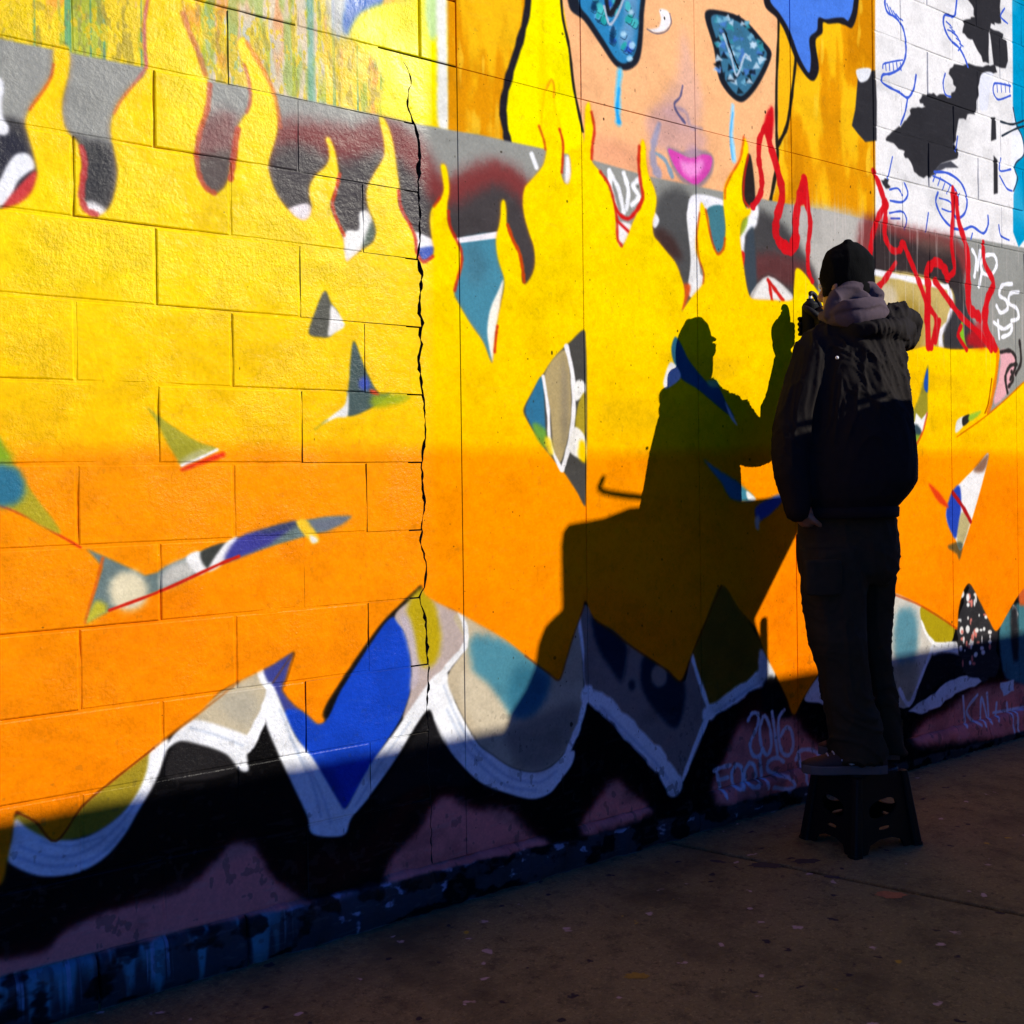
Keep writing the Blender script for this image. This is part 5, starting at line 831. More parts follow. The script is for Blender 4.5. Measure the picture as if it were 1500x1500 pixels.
 ('S',(232,228,242),3.9,1,0.95,[(4.218,0.19),(4.204,0.111)],(16.3,16.3)),
 ('S',(232,228,242),4.0,1,0.95,[(4.31,0.178),(4.337,0.009)],(16.5,16.5)),
 ('S',(232,228,242),4.0,1,0.95,[(4.187,0.149),(4.467,0.136)],(16.5,16.5)),
 ('S',(232,228,242),4.0,1,0.95,[(4.365,0.137),(4.376,0.036)],(16.6,16.6)),
 ('S',(232,228,242),4.2,1,0.95,[(2.454,0.363),(2.478,0.386),(2.509,0.379),(2.512,0.347),(2.492,0.313),(2.464,0.271),(2.479,0.227),(2.514,0.216),(2.534,0.239)],(16.7,16.7)),
 ('S',(232,228,242),4.2,1,0.95,[(2.54,0.364),(2.52,0.32),(2.53,0.25),(2.561,0.213),(2.586,0.246),(2.579,0.316),(2.556,0.362),(2.54,0.364)],(16.9,16.9)),
 ('S',(232,228,242),4.3,1,0.95,[(2.593,0.375),(2.607,0.296),(2.622,0.206)],(17.0,17.0)),
 ('S',(232,228,242),4.3,1,0.95,[(2.666,0.373),(2.633,0.346),(2.631,0.271),(2.65,0.209),(2.691,0.192),(2.717,0.226),(2.706,0.287),(2.673,0.302),(2.643,0.275)],(17.2,17.2)),
 ('S',(232,228,242),4.1,1,0.95,[(2.274,0.205),(2.288,0.159),(2.301,0.103)],(16.3,16.3)),
 ('S',(232,228,242),4.1,1,0.95,[(2.263,0.204),(2.307,0.209),(2.352,0.209)],(16.3,16.3)),
 ('S',(232,228,242),4.1,1,0.95,[(2.284,0.165),(2.336,0.166)],(16.3,16.3)),
 ('S',(232,228,242),4.1,1,0.95,[(2.386,0.206),(2.359,0.18),(2.366,0.132),(2.396,0.114),(2.419,0.143),(2.412,0.191),(2.386,0.206)],(16.5,16.5)),
 ('S',(232,228,242),4.2,1,0.95,[(2.459,0.201),(2.431,0.172),(2.438,0.127),(2.469,0.109),(2.493,0.138),(2.486,0.184),(2.459,0.201)],(16.7,16.7)),
 ('S',(232,228,242),4.2,1,0.95,[(2.518,0.215),(2.525,0.156),(2.532,0.097)],(16.8,16.8)),
 ('S',(232,228,242),4.3,1,0.95,[(2.658,0.171),(2.618,0.194),(2.569,0.186),(2.564,0.155),(2.608,0.131),(2.665,0.111),(2.693,0.079),(2.664,0.068),(2.575,0.089)],(17.1,17.1)),
 ('S',(232,228,242),4.3,1,0.95,[(2.75,0.193),(2.773,0.065)],(17.4,17.4)),
 ('S',(232,228,242),4.4,1,0.95,[(2.733,0.169),(2.758,0.197),(2.818,0.193),(2.869,0.169),(2.895,0.126)],(17.5,17.5)),
 ('S',(168,182,205),4.2,1,0.55,[(-0.142,0.436),(-0.065,0.393),(0.016,0.394),(0.092,0.441),(0.144,0.505)],(6.8,6.8)),
 ('S',(168,182,205),4.2,1,0.55,[(-0.152,0.413),(-0.065,0.37),(0.032,0.372),(0.103,0.427)],(8.4,8.4)),
 ('S',(168,182,205),4.2,1,0.55,[(-0.096,0.439),(-0.033,0.413),(0.049,0.419)],(5.0,5.0)),
 ('S',(168,182,205),5.4,1,0.55,[(1.126,0.545),(1.197,0.449),(1.315,0.347),(1.439,0.308),(1.511,0.331)],(8.7,8.7)),
 ('S',(168,182,205),5.4,1,0.55,[(1.084,0.592),(1.171,0.443),(1.301,0.324),(1.424,0.284)],(8.6,8.6)),
 ('S',(168,182,205),6.0,1,0.55,[(1.709,0.517),(1.833,0.406),(1.962,0.287),(2.022,0.218)],(9.6,9.6)),
 ('S',(168,182,205),5.9,1,0.55,[(1.684,0.521),(1.786,0.429),(1.929,0.288)],(7.1,7.1)),
 ('S',(168,182,205),6.5,1,0.55,[(2.281,0.421),(2.413,0.465),(2.543,0.506)],(10.3,10.3)),
 ('S',(168,182,205),4.8,1,0.55,[(0.561,0.589),(0.622,0.465),(0.652,0.353)],(7.7,7.7)),
 ('S',(168,182,205),4.8,1,0.55,[(0.602,0.526),(0.653,0.421),(0.684,0.328)],(5.8,5.8)),
 ('S',(168,182,205),5.0,1,0.55,[(0.762,0.361),(0.854,0.474),(0.949,0.574)],(6.0,6.0)),
 ('S',(168,182,205),4.7,1,0.55,[(0.532,0.669),(0.571,0.569),(0.608,0.486)],(5.7,5.7)),
 ('S',(168,182,205),4.5,1,0.55,[(0.28,0.657),(0.354,0.625),(0.421,0.589)],(5.5,5.5)),
 ('S',(168,182,205),5.3,1,0.55,[(1.073,0.667),(1.116,0.571),(1.171,0.479)],(6.3,6.3)),
 ('P',(214,120,10),10.6,1,0.55,[(-1.204,1.677),(-0.257,1.935),(-0.168,1.956),(-0.15,1.962),(-0.122,1.977),(-0.098,2.003),(-0.086,2.035),(-0.082,2.06),(-0.092,2.108),(-0.101,2.139),(-0.107,2.171),(-0.1,2.2),(-0.085,2.228),(-0.064,2.262),(-0.047,2.295),(-0.041,2.325),(-0.037,2.367),(-0.006,2.374),(-0.005,2.324),(-0.014,2.28),(-0.023,2.237),(-0.023,2.203),(-0.016,2.174),(0.0,2.157),(0.015,2.139),(0.021,2.11),(0.019,2.059),(0.016,2.016),(0.024,1.984),(0.045,1.968),(0.07,1.973),(0.091,2.001),(0.102,2.037),(0.109,2.081),(0.106,2.115),(0.098,2.157),(0.095,2.199),(0.103,2.235),(0.122,2.273),(0.152,2.313),(0.182,2.346),(0.189,2.382),(0.186,2.434),(0.185,2.486),(0.202,2.552),(0.227,2.655),(0.264,2.665),(0.278,2.57),(0.291,2.511),(0.311,2.453),(0.334,2.395),(0.347,2.371),(0.348,2.326),(0.34,2.27),(0.317,2.203),(0.312,2.148),(0.324,2.094),(0.356,2.066),(0.385,2.081),(0.404,2.113),(0.415,2.164),(0.421,2.211),(0.427,2.246),(0.443,2.278),(0.461,2.305),(0.47,2.331),(0.472,2.369),(0.465,2.404),(0.448,2.437),(0.438,2.463),(0.435,2.486),(0.447,2.502),(0.458,2.495),(0.478,2.472),(0.501,2.44),(0.526,2.398),(0.544,2.355),(0.549,2.309),(0.545,2.261),(0.53,2.211),(0.519,2.172),(0.525,2.135),(0.544,2.091),(0.572,2.057),(0.597,2.036),(0.624,2.028),(0.643,2.042),(0.65,2.068),(0.642,2.105),(0.647,2.138),(0.668,2.167),(0.692,2.19),(0.706,2.217),(0.704,2.25),(0.696,2.27),(0.707,2.277),(0.723,2.247),(0.734,2.196),(0.735,2.163),(0.722,2.126),(0.708,2.089),(0.716,2.057),(0.731,2.03),(0.746,1.992),(0.75,1.944),(0.758,1.927),(0.785,1.948),(0.815,1.971),(0.845,1.994),(0.857,2.025),(0.85,2.055),(0.832,2.092),(0.826,2.131),(0.833,2.162),(0.852,2.195),(0.88,2.239),(0.888,2.26),(0.886,2.3),(0.877,2.339),(0.873,2.366),(0.887,2.365),(0.907,2.334),(0.921,2.286),(0.931,2.217),(0.938,2.167),(0.932,2.126),(0.948,2.087),(0.972,2.06),(0.988,2.031),(0.992,1.991),(1.002,1.965),(1.023,1.955),(1.048,1.97),(1.058,1.998),(1.049,2.038),(1.045,2.09),(1.053,2.122),(1.083,2.153),(1.096,2.184),(1.092,2.221),(1.087,2.258),(1.102,2.26),(1.112,2.234),(1.116,2.183),(1.108,2.14),(1.11,2.087),(1.129,2.048),(1.154,2.009),(1.158,1.956),(1.137,1.902),(1.129,1.869),(1.146,1.839),(1.191,1.779),(1.238,1.725),(1.271,1.662),(1.283,1.732),(1.295,1.797),(1.309,1.853),(1.323,1.908),(1.321,1.941),(1.3,1.993),(1.293,2.046),(1.299,2.079),(1.311,2.124),(1.314,2.168),(1.32,2.184),(1.33,2.181),(1.335,2.149),(1.337,2.105),(1.356,2.064),(1.383,2.023),(1.396,1.97),(1.395,1.932),(1.409,1.925),(1.437,1.958),(1.449,1.997),(1.444,2.052),(1.425,2.094),(1.407,2.147),(1.402,2.191),(1.411,2.236),(1.442,2.269),(1.486,2.318),(1.501,2.361),(1.498,2.398),(1.485,2.445),(1.492,2.516),(1.507,2.579),(1.528,2.608),(1.539,2.59),(1.535,2.547),(1.543,2.503),(1.56,2.461),(1.568,2.417),(1.57,2.338),(1.564,2.303),(1.578,2.276),(1.596,2.276),(1.608,2.31),(1.606,2.355),(1.6,2.384),(1.636,2.39),(1.667,2.434),(1.671,2.492),(1.675,2.544),(1.691,2.567),(1.699,2.537),(1.711,2.499),(1.704,2.44),(1.697,2.393),(1.703,2.364),(1.733,2.341),(1.77,2.304),(1.794,2.256),(1.806,2.199),(1.808,2.141),(1.823,2.093),(1.846,2.107),(1.869,2.148),(1.896,2.199),(1.929,2.251),(1.937,2.288),(1.931,2.335),(1.922,2.394),(1.926,2.455),(1.94,2.483),(1.953,2.459),(1.955,2.411),(1.965,2.365),(1.991,2.32),(2.003,2.286),(1.996,2.236),(1.982,2.198),(1.988,2.15),(2.014,2.129),(2.055,2.097),(2.095,2.065),(2.122,2.018),(2.136,1.983),(2.139,1.946),(2.124,1.893),(2.163,1.935),(2.199,1.968),(2.225,1.991),(2.24,2.017),(2.237,2.055),(2.216,2.09),(2.202,2.126),(2.207,2.189),(2.222,2.254),(2.23,2.3),(2.248,2.285),(2.269,2.247),(2.276,2.185),(2.293,2.149),(2.315,2.123),(2.341,2.137),(2.357,2.182),(2.362,2.233),(2.352,2.309),(2.357,2.373),(2.384,2.421),(2.422,2.46),(2.446,2.498),(2.458,2.544),(2.471,2.58),(2.49,2.562),(2.493,2.523),(2.472,2.468),(2.456,2.401),(2.459,2.344),(2.481,2.311),(2.505,2.319),(2.497,2.292),(2.457,2.266),(2.441,2.218),(2.444,2.166),(2.462,2.077),(2.48,2.001),(2.506,1.97),(2.618,1.974),(2.741,1.984),(2.755,2.039),(2.769,2.111),(2.811,2.104),(2.87,2.061),(2.926,2.016),(3.089,1.844),(3.474,1.823),(3.683,1.859),(3.902,1.856),(4.266,1.881),(4.252,1.769),(4.188,1.614),(4.169,1.568),(4.31,1.63),(4.502,1.73),(8.161,3.335),(8.114,1.685),(4.888,0.905),(4.48,0.718),(4.402,0.67),(4.313,0.598),(4.225,0.534),(4.166,0.585),(4.085,0.682),(3.999,0.775),(3.941,0.744),(3.9,0.656),(3.887,0.576),(3.832,0.603),(3.739,0.652),(3.607,0.703),(3.504,0.744),(3.378,0.777),(3.067,0.713),(2.884,0.494),(2.849,0.463),(2.779,0.401),(2.723,0.346),(2.683,0.416),(2.615,0.521),(2.545,0.627),(2.507,0.704),(2.412,0.79),(2.315,0.888),(2.229,0.768),(2.166,0.667),(2.14,0.627),(2.097,0.558),(2.032,0.603),(1.952,0.651),(1.851,0.712),(1.772,0.771),(1.689,0.816),(1.648,0.882),(1.629,0.845),(1.592,0.773),(1.555,0.686),(1.528,0.632),(1.487,0.657),(1.431,0.697),(1.39,0.726),(1.308,0.787),(1.203,0.847),(1.126,0.89),(1.052,0.925),(1.013,0.951),(0.996,0.981),(0.974,0.968),(0.931,0.937),(0.86,0.882),(0.791,0.809),(0.723,0.729),(0.679,0.674),(0.661,0.64),(0.667,0.619),(0.646,0.615),(0.614,0.646),(0.573,0.68),(0.541,0.724),(0.551,0.746),(0.564,0.788),(0.575,0.825),(0.513,0.797),(0.414,0.763),(0.356,0.739),(0.299,0.691),(0.235,0.655),(0.181,0.621),(0.137,0.592),(0.068,0.552),(0.001,0.505),(-0.061,0.432),(-0.108,0.489),(-0.15,0.522),(-0.16,0.48),(-0.173,0.41),(-0.195,0.35),(-0.334,0.336),(-1.219,0.345)]),
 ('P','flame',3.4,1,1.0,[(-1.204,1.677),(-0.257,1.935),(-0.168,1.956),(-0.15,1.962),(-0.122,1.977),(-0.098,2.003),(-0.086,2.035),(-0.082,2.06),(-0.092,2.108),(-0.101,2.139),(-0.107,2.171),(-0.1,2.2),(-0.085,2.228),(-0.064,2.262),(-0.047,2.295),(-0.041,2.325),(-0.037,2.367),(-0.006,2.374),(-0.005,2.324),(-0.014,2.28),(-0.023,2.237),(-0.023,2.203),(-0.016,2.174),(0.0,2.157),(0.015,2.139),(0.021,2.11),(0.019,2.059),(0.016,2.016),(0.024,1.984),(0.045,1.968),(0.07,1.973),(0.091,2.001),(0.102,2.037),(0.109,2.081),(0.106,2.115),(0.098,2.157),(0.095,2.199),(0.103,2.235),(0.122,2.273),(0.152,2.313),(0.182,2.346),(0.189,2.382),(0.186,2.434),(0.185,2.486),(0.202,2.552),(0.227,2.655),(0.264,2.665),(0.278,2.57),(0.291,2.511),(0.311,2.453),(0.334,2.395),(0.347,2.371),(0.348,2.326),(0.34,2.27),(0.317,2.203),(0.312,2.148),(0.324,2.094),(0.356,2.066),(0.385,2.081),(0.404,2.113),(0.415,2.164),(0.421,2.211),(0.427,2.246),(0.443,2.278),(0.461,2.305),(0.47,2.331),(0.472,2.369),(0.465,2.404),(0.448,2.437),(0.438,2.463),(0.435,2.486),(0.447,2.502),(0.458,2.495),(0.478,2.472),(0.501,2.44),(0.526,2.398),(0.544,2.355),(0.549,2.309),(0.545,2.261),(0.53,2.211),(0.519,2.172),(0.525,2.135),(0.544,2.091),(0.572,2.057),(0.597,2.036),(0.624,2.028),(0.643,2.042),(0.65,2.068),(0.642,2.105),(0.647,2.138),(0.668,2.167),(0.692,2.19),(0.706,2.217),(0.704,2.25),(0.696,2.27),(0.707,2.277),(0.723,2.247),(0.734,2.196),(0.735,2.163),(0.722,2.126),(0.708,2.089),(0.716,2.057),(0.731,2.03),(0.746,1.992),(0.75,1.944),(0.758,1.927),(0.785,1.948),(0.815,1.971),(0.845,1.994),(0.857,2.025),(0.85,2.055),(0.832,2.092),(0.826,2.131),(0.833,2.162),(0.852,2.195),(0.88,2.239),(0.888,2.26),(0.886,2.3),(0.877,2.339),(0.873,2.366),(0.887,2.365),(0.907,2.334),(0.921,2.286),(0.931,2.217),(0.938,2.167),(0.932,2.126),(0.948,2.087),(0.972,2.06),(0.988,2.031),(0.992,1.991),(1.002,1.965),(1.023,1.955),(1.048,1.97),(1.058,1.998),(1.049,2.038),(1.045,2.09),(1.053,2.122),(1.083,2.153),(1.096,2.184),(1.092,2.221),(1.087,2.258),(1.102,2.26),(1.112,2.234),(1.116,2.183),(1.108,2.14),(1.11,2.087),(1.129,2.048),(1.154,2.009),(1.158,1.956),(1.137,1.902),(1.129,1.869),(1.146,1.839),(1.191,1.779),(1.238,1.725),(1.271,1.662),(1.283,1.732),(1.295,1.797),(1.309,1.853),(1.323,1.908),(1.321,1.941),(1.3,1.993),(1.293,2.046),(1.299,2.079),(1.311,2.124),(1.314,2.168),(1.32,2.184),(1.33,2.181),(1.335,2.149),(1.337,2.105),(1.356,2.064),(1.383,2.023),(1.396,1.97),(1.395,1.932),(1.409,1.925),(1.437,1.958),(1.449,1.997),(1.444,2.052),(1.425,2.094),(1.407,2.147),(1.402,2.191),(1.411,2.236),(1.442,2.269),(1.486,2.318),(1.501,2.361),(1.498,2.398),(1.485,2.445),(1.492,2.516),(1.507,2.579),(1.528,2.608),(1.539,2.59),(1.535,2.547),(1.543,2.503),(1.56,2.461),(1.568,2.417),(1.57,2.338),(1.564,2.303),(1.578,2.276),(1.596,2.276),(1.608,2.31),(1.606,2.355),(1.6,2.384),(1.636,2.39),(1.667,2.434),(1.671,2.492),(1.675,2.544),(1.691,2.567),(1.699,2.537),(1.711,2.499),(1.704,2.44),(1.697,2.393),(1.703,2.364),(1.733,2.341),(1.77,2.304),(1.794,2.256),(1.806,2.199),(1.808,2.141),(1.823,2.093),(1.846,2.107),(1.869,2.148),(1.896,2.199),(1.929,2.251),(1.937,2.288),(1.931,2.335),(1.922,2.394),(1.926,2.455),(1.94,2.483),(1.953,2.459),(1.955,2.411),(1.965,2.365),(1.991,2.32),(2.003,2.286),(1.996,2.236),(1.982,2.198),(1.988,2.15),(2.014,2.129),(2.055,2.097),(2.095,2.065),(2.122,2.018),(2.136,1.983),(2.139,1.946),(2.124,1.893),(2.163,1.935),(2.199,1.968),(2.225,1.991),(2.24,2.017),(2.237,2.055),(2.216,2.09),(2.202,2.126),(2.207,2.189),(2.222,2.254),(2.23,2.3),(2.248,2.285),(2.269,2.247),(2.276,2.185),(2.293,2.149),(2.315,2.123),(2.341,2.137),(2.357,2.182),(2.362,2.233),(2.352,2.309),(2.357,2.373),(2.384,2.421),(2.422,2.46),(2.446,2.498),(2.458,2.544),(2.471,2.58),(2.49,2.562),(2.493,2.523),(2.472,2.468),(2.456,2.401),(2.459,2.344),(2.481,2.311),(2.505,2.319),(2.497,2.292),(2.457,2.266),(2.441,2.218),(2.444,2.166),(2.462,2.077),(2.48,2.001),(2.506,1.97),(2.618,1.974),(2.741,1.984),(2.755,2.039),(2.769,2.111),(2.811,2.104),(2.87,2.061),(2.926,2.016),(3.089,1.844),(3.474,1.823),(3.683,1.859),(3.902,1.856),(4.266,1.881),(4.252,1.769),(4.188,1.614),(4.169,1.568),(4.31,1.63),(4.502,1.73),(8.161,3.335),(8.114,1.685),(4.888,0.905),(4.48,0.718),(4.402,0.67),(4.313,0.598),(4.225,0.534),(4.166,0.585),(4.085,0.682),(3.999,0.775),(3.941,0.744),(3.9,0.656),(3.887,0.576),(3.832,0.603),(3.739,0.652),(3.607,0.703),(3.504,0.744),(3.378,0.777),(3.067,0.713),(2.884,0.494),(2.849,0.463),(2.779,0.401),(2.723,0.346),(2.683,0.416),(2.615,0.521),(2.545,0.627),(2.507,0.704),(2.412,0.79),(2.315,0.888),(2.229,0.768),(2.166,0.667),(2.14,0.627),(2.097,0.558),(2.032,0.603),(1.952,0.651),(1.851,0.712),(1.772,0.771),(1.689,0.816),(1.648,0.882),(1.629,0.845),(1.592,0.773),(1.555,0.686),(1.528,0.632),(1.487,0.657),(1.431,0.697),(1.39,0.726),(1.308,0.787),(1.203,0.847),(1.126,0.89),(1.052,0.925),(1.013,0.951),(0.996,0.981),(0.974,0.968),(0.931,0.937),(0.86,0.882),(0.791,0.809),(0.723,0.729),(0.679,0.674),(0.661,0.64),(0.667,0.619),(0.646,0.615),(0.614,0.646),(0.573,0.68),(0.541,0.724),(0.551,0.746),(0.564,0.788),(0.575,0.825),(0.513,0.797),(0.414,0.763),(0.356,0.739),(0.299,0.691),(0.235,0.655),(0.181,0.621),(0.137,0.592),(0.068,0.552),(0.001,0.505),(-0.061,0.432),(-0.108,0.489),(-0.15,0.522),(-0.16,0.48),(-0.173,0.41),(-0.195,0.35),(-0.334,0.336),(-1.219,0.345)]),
 ('S',(200,38,22),3.3,1,0.5,[(-0.041,2.325),(-0.048,2.292),(-0.065,2.258),(-0.085,2.226),(-0.097,2.206)],(6.6,6.6)),
 ('S',(196,60,60),3.4,1,0.85,[(0.021,2.134),(0.029,2.094),(0.022,2.042),(0.02,2.005),(0.031,1.979),(0.054,1.972)],(15.2,15.2)),
 ('S',(200,80,70),3.5,1,0.6,[(0.185,2.364),(0.153,2.315),(0.122,2.271),(0.103,2.233)],(6.9,6.9)),
 ('S',(200,90,110),3.5,1,0.8,[(0.195,2.559),(0.184,2.486),(0.183,2.416),(0.187,2.368)],(8.7,8.7)),
 ('S',(190,80,80),3.6,1,0.55,[(0.284,2.527),(0.302,2.482),(0.324,2.438),(0.342,2.382)],(16.1,16.1)),
 ('S',(200,80,50),3.6,1,0.75,[(0.354,2.354),(0.346,2.289),(0.324,2.222),(0.316,2.158),(0.323,2.108),(0.341,2.079),(0.363,2.069)],(14.4,14.4)),
 ('S',(180,50,50),3.7,1,0.8,[(0.415,2.164),(0.423,2.212),(0.431,2.25),(0.418,2.156),(0.41,2.114)],(14.7,14.7)),
 ('S',(190,70,60),3.7,1,0.6,[(0.453,2.429),(0.466,2.386),(0.468,2.334),(0.457,2.301)],(9.2,9.2)),
 ('S',(220,90,30),3.7,1,0.5,[(0.462,2.489),(0.485,2.457),(0.513,2.418),(0.536,2.374),(0.55,2.318),(0.555,2.281)],(13.1,13.1)),
 ('S',(205,60,20),3.9,1,0.9,[(0.74,2.177),(0.726,2.127),(0.715,2.09),(0.723,2.058),(0.738,2.027),(0.751,2.003)],(9.8,9.8)),
 ('S',(200,50,30),4.1,1,0.9,[(0.935,2.157),(0.944,2.107),(0.972,2.064),(0.991,2.025),(0.997,1.981),(1.019,1.956),(1.053,1.975)],(10.2,10.2)),
 ('S',(200,38,22),4.2,1,0.8,[(1.113,2.119),(1.117,2.078),(1.139,2.039),(1.159,2.003),(1.158,1.961),(1.142,1.913),(1.132,1.88)],(10.5,10.5)),
 ('S',(200,38,22),4.2,1,0.6,[(1.081,2.157),(1.06,2.129)],(8.3,8.3)),
 ('S',(200,66,16),4.4,1,0.95,[(1.34,2.106),(1.361,2.06),(1.385,2.024),(1.398,1.97),(1.403,1.933)],(13.1,13.1)),
 ('S',(200,38,22),4.3,1,0.9,[(1.282,1.699),(1.289,1.754),(1.294,1.78)],(8.6,8.6)),
 ('S',(200,38,22),4.5,1,0.9,[(1.56,2.45),(1.574,2.407),(1.57,2.338),(1.567,2.311)],(9.0,9.0)),
 ('S',(200,38,22),4.6,1,0.85,[(1.702,2.533),(1.714,2.477),(1.704,2.424),(1.7,2.377)],(11.5,11.5)),
 ('S',(200,38,22),4.5,1,0.7,[(1.473,2.445),(1.493,2.402),(1.498,2.376)],(8.9,8.9)),
 ('S',(225,120,20),4.5,1,0.6,[(1.507,2.575),(1.528,2.608),(1.539,2.585),(1.536,2.553)],(6.7,6.7)),
 ('S',(200,38,22),4.7,1,0.9,[(1.739,2.337),(1.776,2.301),(1.797,2.252),(1.812,2.188),(1.814,2.118),(1.833,2.097)],(11.7,11.7)),
 ('S',(200,38,22),4.8,1,0.9,[(1.923,2.454),(1.919,2.393),(1.927,2.328),(1.937,2.276),(1.909,2.23)],(14.3,14.3)),
 ('S',(190,70,20),5.0,1,0.8,[(2.222,2.261),(2.207,2.177),(2.216,2.095),(2.24,2.042),(2.236,2.004)],(7.5,7.5)),
 ('S',(190,60,20),5.1,1,0.8,[(2.255,2.276),(2.276,2.197),(2.297,2.144),(2.319,2.121),(2.349,2.145),(2.357,2.182)],(10.1,10.1)),
 ('S',(215,60,20),5.1,1,0.7,[(2.36,2.335),(2.364,2.374),(2.399,2.431),(2.446,2.492),(2.462,2.544),(2.471,2.585)],(10.3,10.3)),
 ('S',(200,38,22),5.2,1,0.9,[(2.493,2.516),(2.468,2.423),(2.466,2.345),(2.493,2.32)],(10.4,10.4)),
 ('S',(200,38,22),3.3,1,0.9,[(-0.177,1.253),(-0.117,1.224),(-0.054,1.183),(0.006,1.144)],(5.0,5.0)),
 ('S',(110,60,10),2.8,1,0.5,[(0.513,0.747),(0.575,0.821),(0.564,0.778),(0.547,0.733)],(5.7,5.7)),
 ('S',(120,40,8),2.5,1,0.8,[(-0.15,0.519),(-0.108,0.488),(-0.061,0.432),(0.001,0.503),(0.068,0.55),(0.181,0.62)],(5.0,5.0)),
 ('S',(160,80,10),3.6,1,0.6,[(0.181,0.621),(0.299,0.691),(0.414,0.761)],(5.4,5.4)),
 ('S',(120,40,5),3.4,1,0.6,[(1.647,0.877),(1.592,0.768),(1.555,0.681),(1.528,0.63),(1.487,0.655),(1.389,0.724)],(5.6,5.6)),
 ('S',(110,40,5),3.7,1,0.6,[(1.689,0.814),(1.851,0.709),(2.032,0.6),(2.097,0.555),(2.166,0.664),(2.315,0.885)],(6.1,6.1)),
 ('S',(180,60,10),4.5,1,0.7,[(3.378,0.777),(3.607,0.703),(3.887,0.576)],(9.1,9.1)),
 ('S',(235,120,0),4.9,1,0.8,[(4.266,1.877),(4.252,1.769),(4.2,1.621),(4.169,1.574)],(26.0,26.0)),
 ('S',(150,60,0),3.2,1,0.8,[(4.208,1.734),(4.176,1.62),(4.145,1.571)],(9.7,9.7)),
 ('S',(200,90,0),3.9,1,0.7,[(4.502,1.73),(4.31,1.63),(4.127,1.545),(3.905,1.456)],(8.1,8.1)),
 ('P',(176,160,36),4.9,1,1.0,[(-0.262,1.541),(-0.175,1.412),(-0.16,1.376),(-0.123,1.311),(-0.085,1.254),(-0.054,1.21),(-0.04,1.179),(-0.083,1.198),(-0.132,1.232),(-0.177,1.256),(-0.265,1.295)]),
 ('P',(120,170,30),11.3,1,0.8,[(-0.233,1.478),(-0.175,1.407),(-0.145,1.358),(-0.235,1.37)]),
 ('P',(48,112,138),11.3,1,1,[(-0.12,1.298),(-0.125,1.275),(-0.139,1.257),(-0.159,1.248),(-0.18,1.248),(-0.199,1.259),(-0.212,1.277),(-0.217,1.299),(-0.212,1.321),(-0.198,1.339),(-0.179,1.349),(-0.158,1.349),(-0.138,1.339),(-0.125,1.32)]),
 ('P',(165,158,44),6.2,1,1.0,[(0.177,1.495),(0.228,1.456),(0.309,1.407),(0.363,1.389),(0.327,1.369),(0.268,1.345),(0.246,1.37),(0.218,1.419),(0.198,1.461)]),
 ('P',(200,196,160),7.2,1,0.7,[(0.257,1.355),(0.309,1.384),(0.35,1.391),(0.309,1.366),(0.268,1.345)]),
 ('S',(240,236,228),3.6,1,1.0,[(0.266,1.345),(0.309,1.362),(0.361,1.386)],(9.0,9.0)),
 ('S',(226,52,16),5.4,1,1.0,[(0.266,1.334),(0.318,1.353),(0.376,1.373)],(9.0,16.2)),
 ('P',(104,122,120),4.5,0,1.0,[(0.019,1.141),(0.065,1.118),(0.118,1.09),(0.164,1.064),(0.199,1.071),(0.217,1.084),(0.305,1.116),(0.381,1.134),(0.459,1.16),(0.519,1.174),(0.601,1.188),(0.686,1.197),(0.767,1.196),(0.729,1.174),(0.681,1.156),(0.622,1.145),(0.518,1.122),(0.419,1.097),(0.323,1.063),(0.213,1.026),(0.091,0.988),(0.014,0.956),(0.034,1.018),(0.058,1.093)]),
 ('P',(190,180,50),8.5,1,1.0,[(0.014,0.956),(0.041,1.009),(0.07,0.986)]),
 ('P',(226,214,178),10.4,1,1,[(0.172,1.023),(0.167,1.001),(0.152,0.984),(0.132,0.976),(0.11,0.978),(0.09,0.989),(0.077,1.008),(0.073,1.031),(0.078,1.053),(0.092,1.07),(0.111,1.078),(0.134,1.077),(0.154,1.066),(0.167,1.046)]),
 ('P',(205,200,190),10.7,1,0.9,[(0.21,1.073),(0.277,1.098),(0.304,1.064),(0.213,1.027)]),
 ('P',(238,236,232),3.6,1,1.0,[(0.272,1.102),(0.309,1.118),(0.329,1.071),(0.304,1.057)]),
 ('P',(60,62,58),3.6,1,1.0,[(0.313,1.116),(0.385,1.136),(0.334,1.073)]),
 ('P',(240,238,236),3.6,1,1.0,[(0.381,1.136),(0.419,1.149),(0.368,1.078),(0.33,1.066)]),
 ('P',(62,62,146),6.5,1,1.0,[(0.419,1.149),(0.519,1.174),(0.589,1.187),(0.559,1.161),(0.498,1.123),(0.38,1.088)]),
 ('P',(60,70,86),7.5,1,0.8,[(0.479,1.163),(0.585,1.187),(0.601,1.175),(0.519,1.159)]),
 ('P',(246,196,40),3.8,1,1.0,[(0.589,1.183),(0.622,1.189),(0.66,1.134),(0.638,1.123)]),
 ('P',(238,234,224),3.8,1,1.0,[(0.63,1.147),(0.651,1.138),(0.655,1.128),(0.636,1.124)]),
 ('P',(108,112,128),9.7,1,0.85,[(0.626,1.185),(0.765,1.196),(0.69,1.156),(0.656,1.161)]),
 ('S',(205,34,18),2.7,1,1.0,[(0.074,0.983),(0.213,1.024),(0.361,1.08),(0.419,1.099)],(7.1,8.9)),
 ('S',(214,90,20),3.4,1,0.8,[(0.059,1.114),(0.045,1.06),(0.024,0.994),(0.014,0.957)],(8.5,5.1)),
 ('P',(86,86,76),5.8,1,1.0,[(0.685,1.838),(0.706,1.805),(0.73,1.772),(0.703,1.711),(0.668,1.705),(0.634,1.713),(0.648,1.76)]),
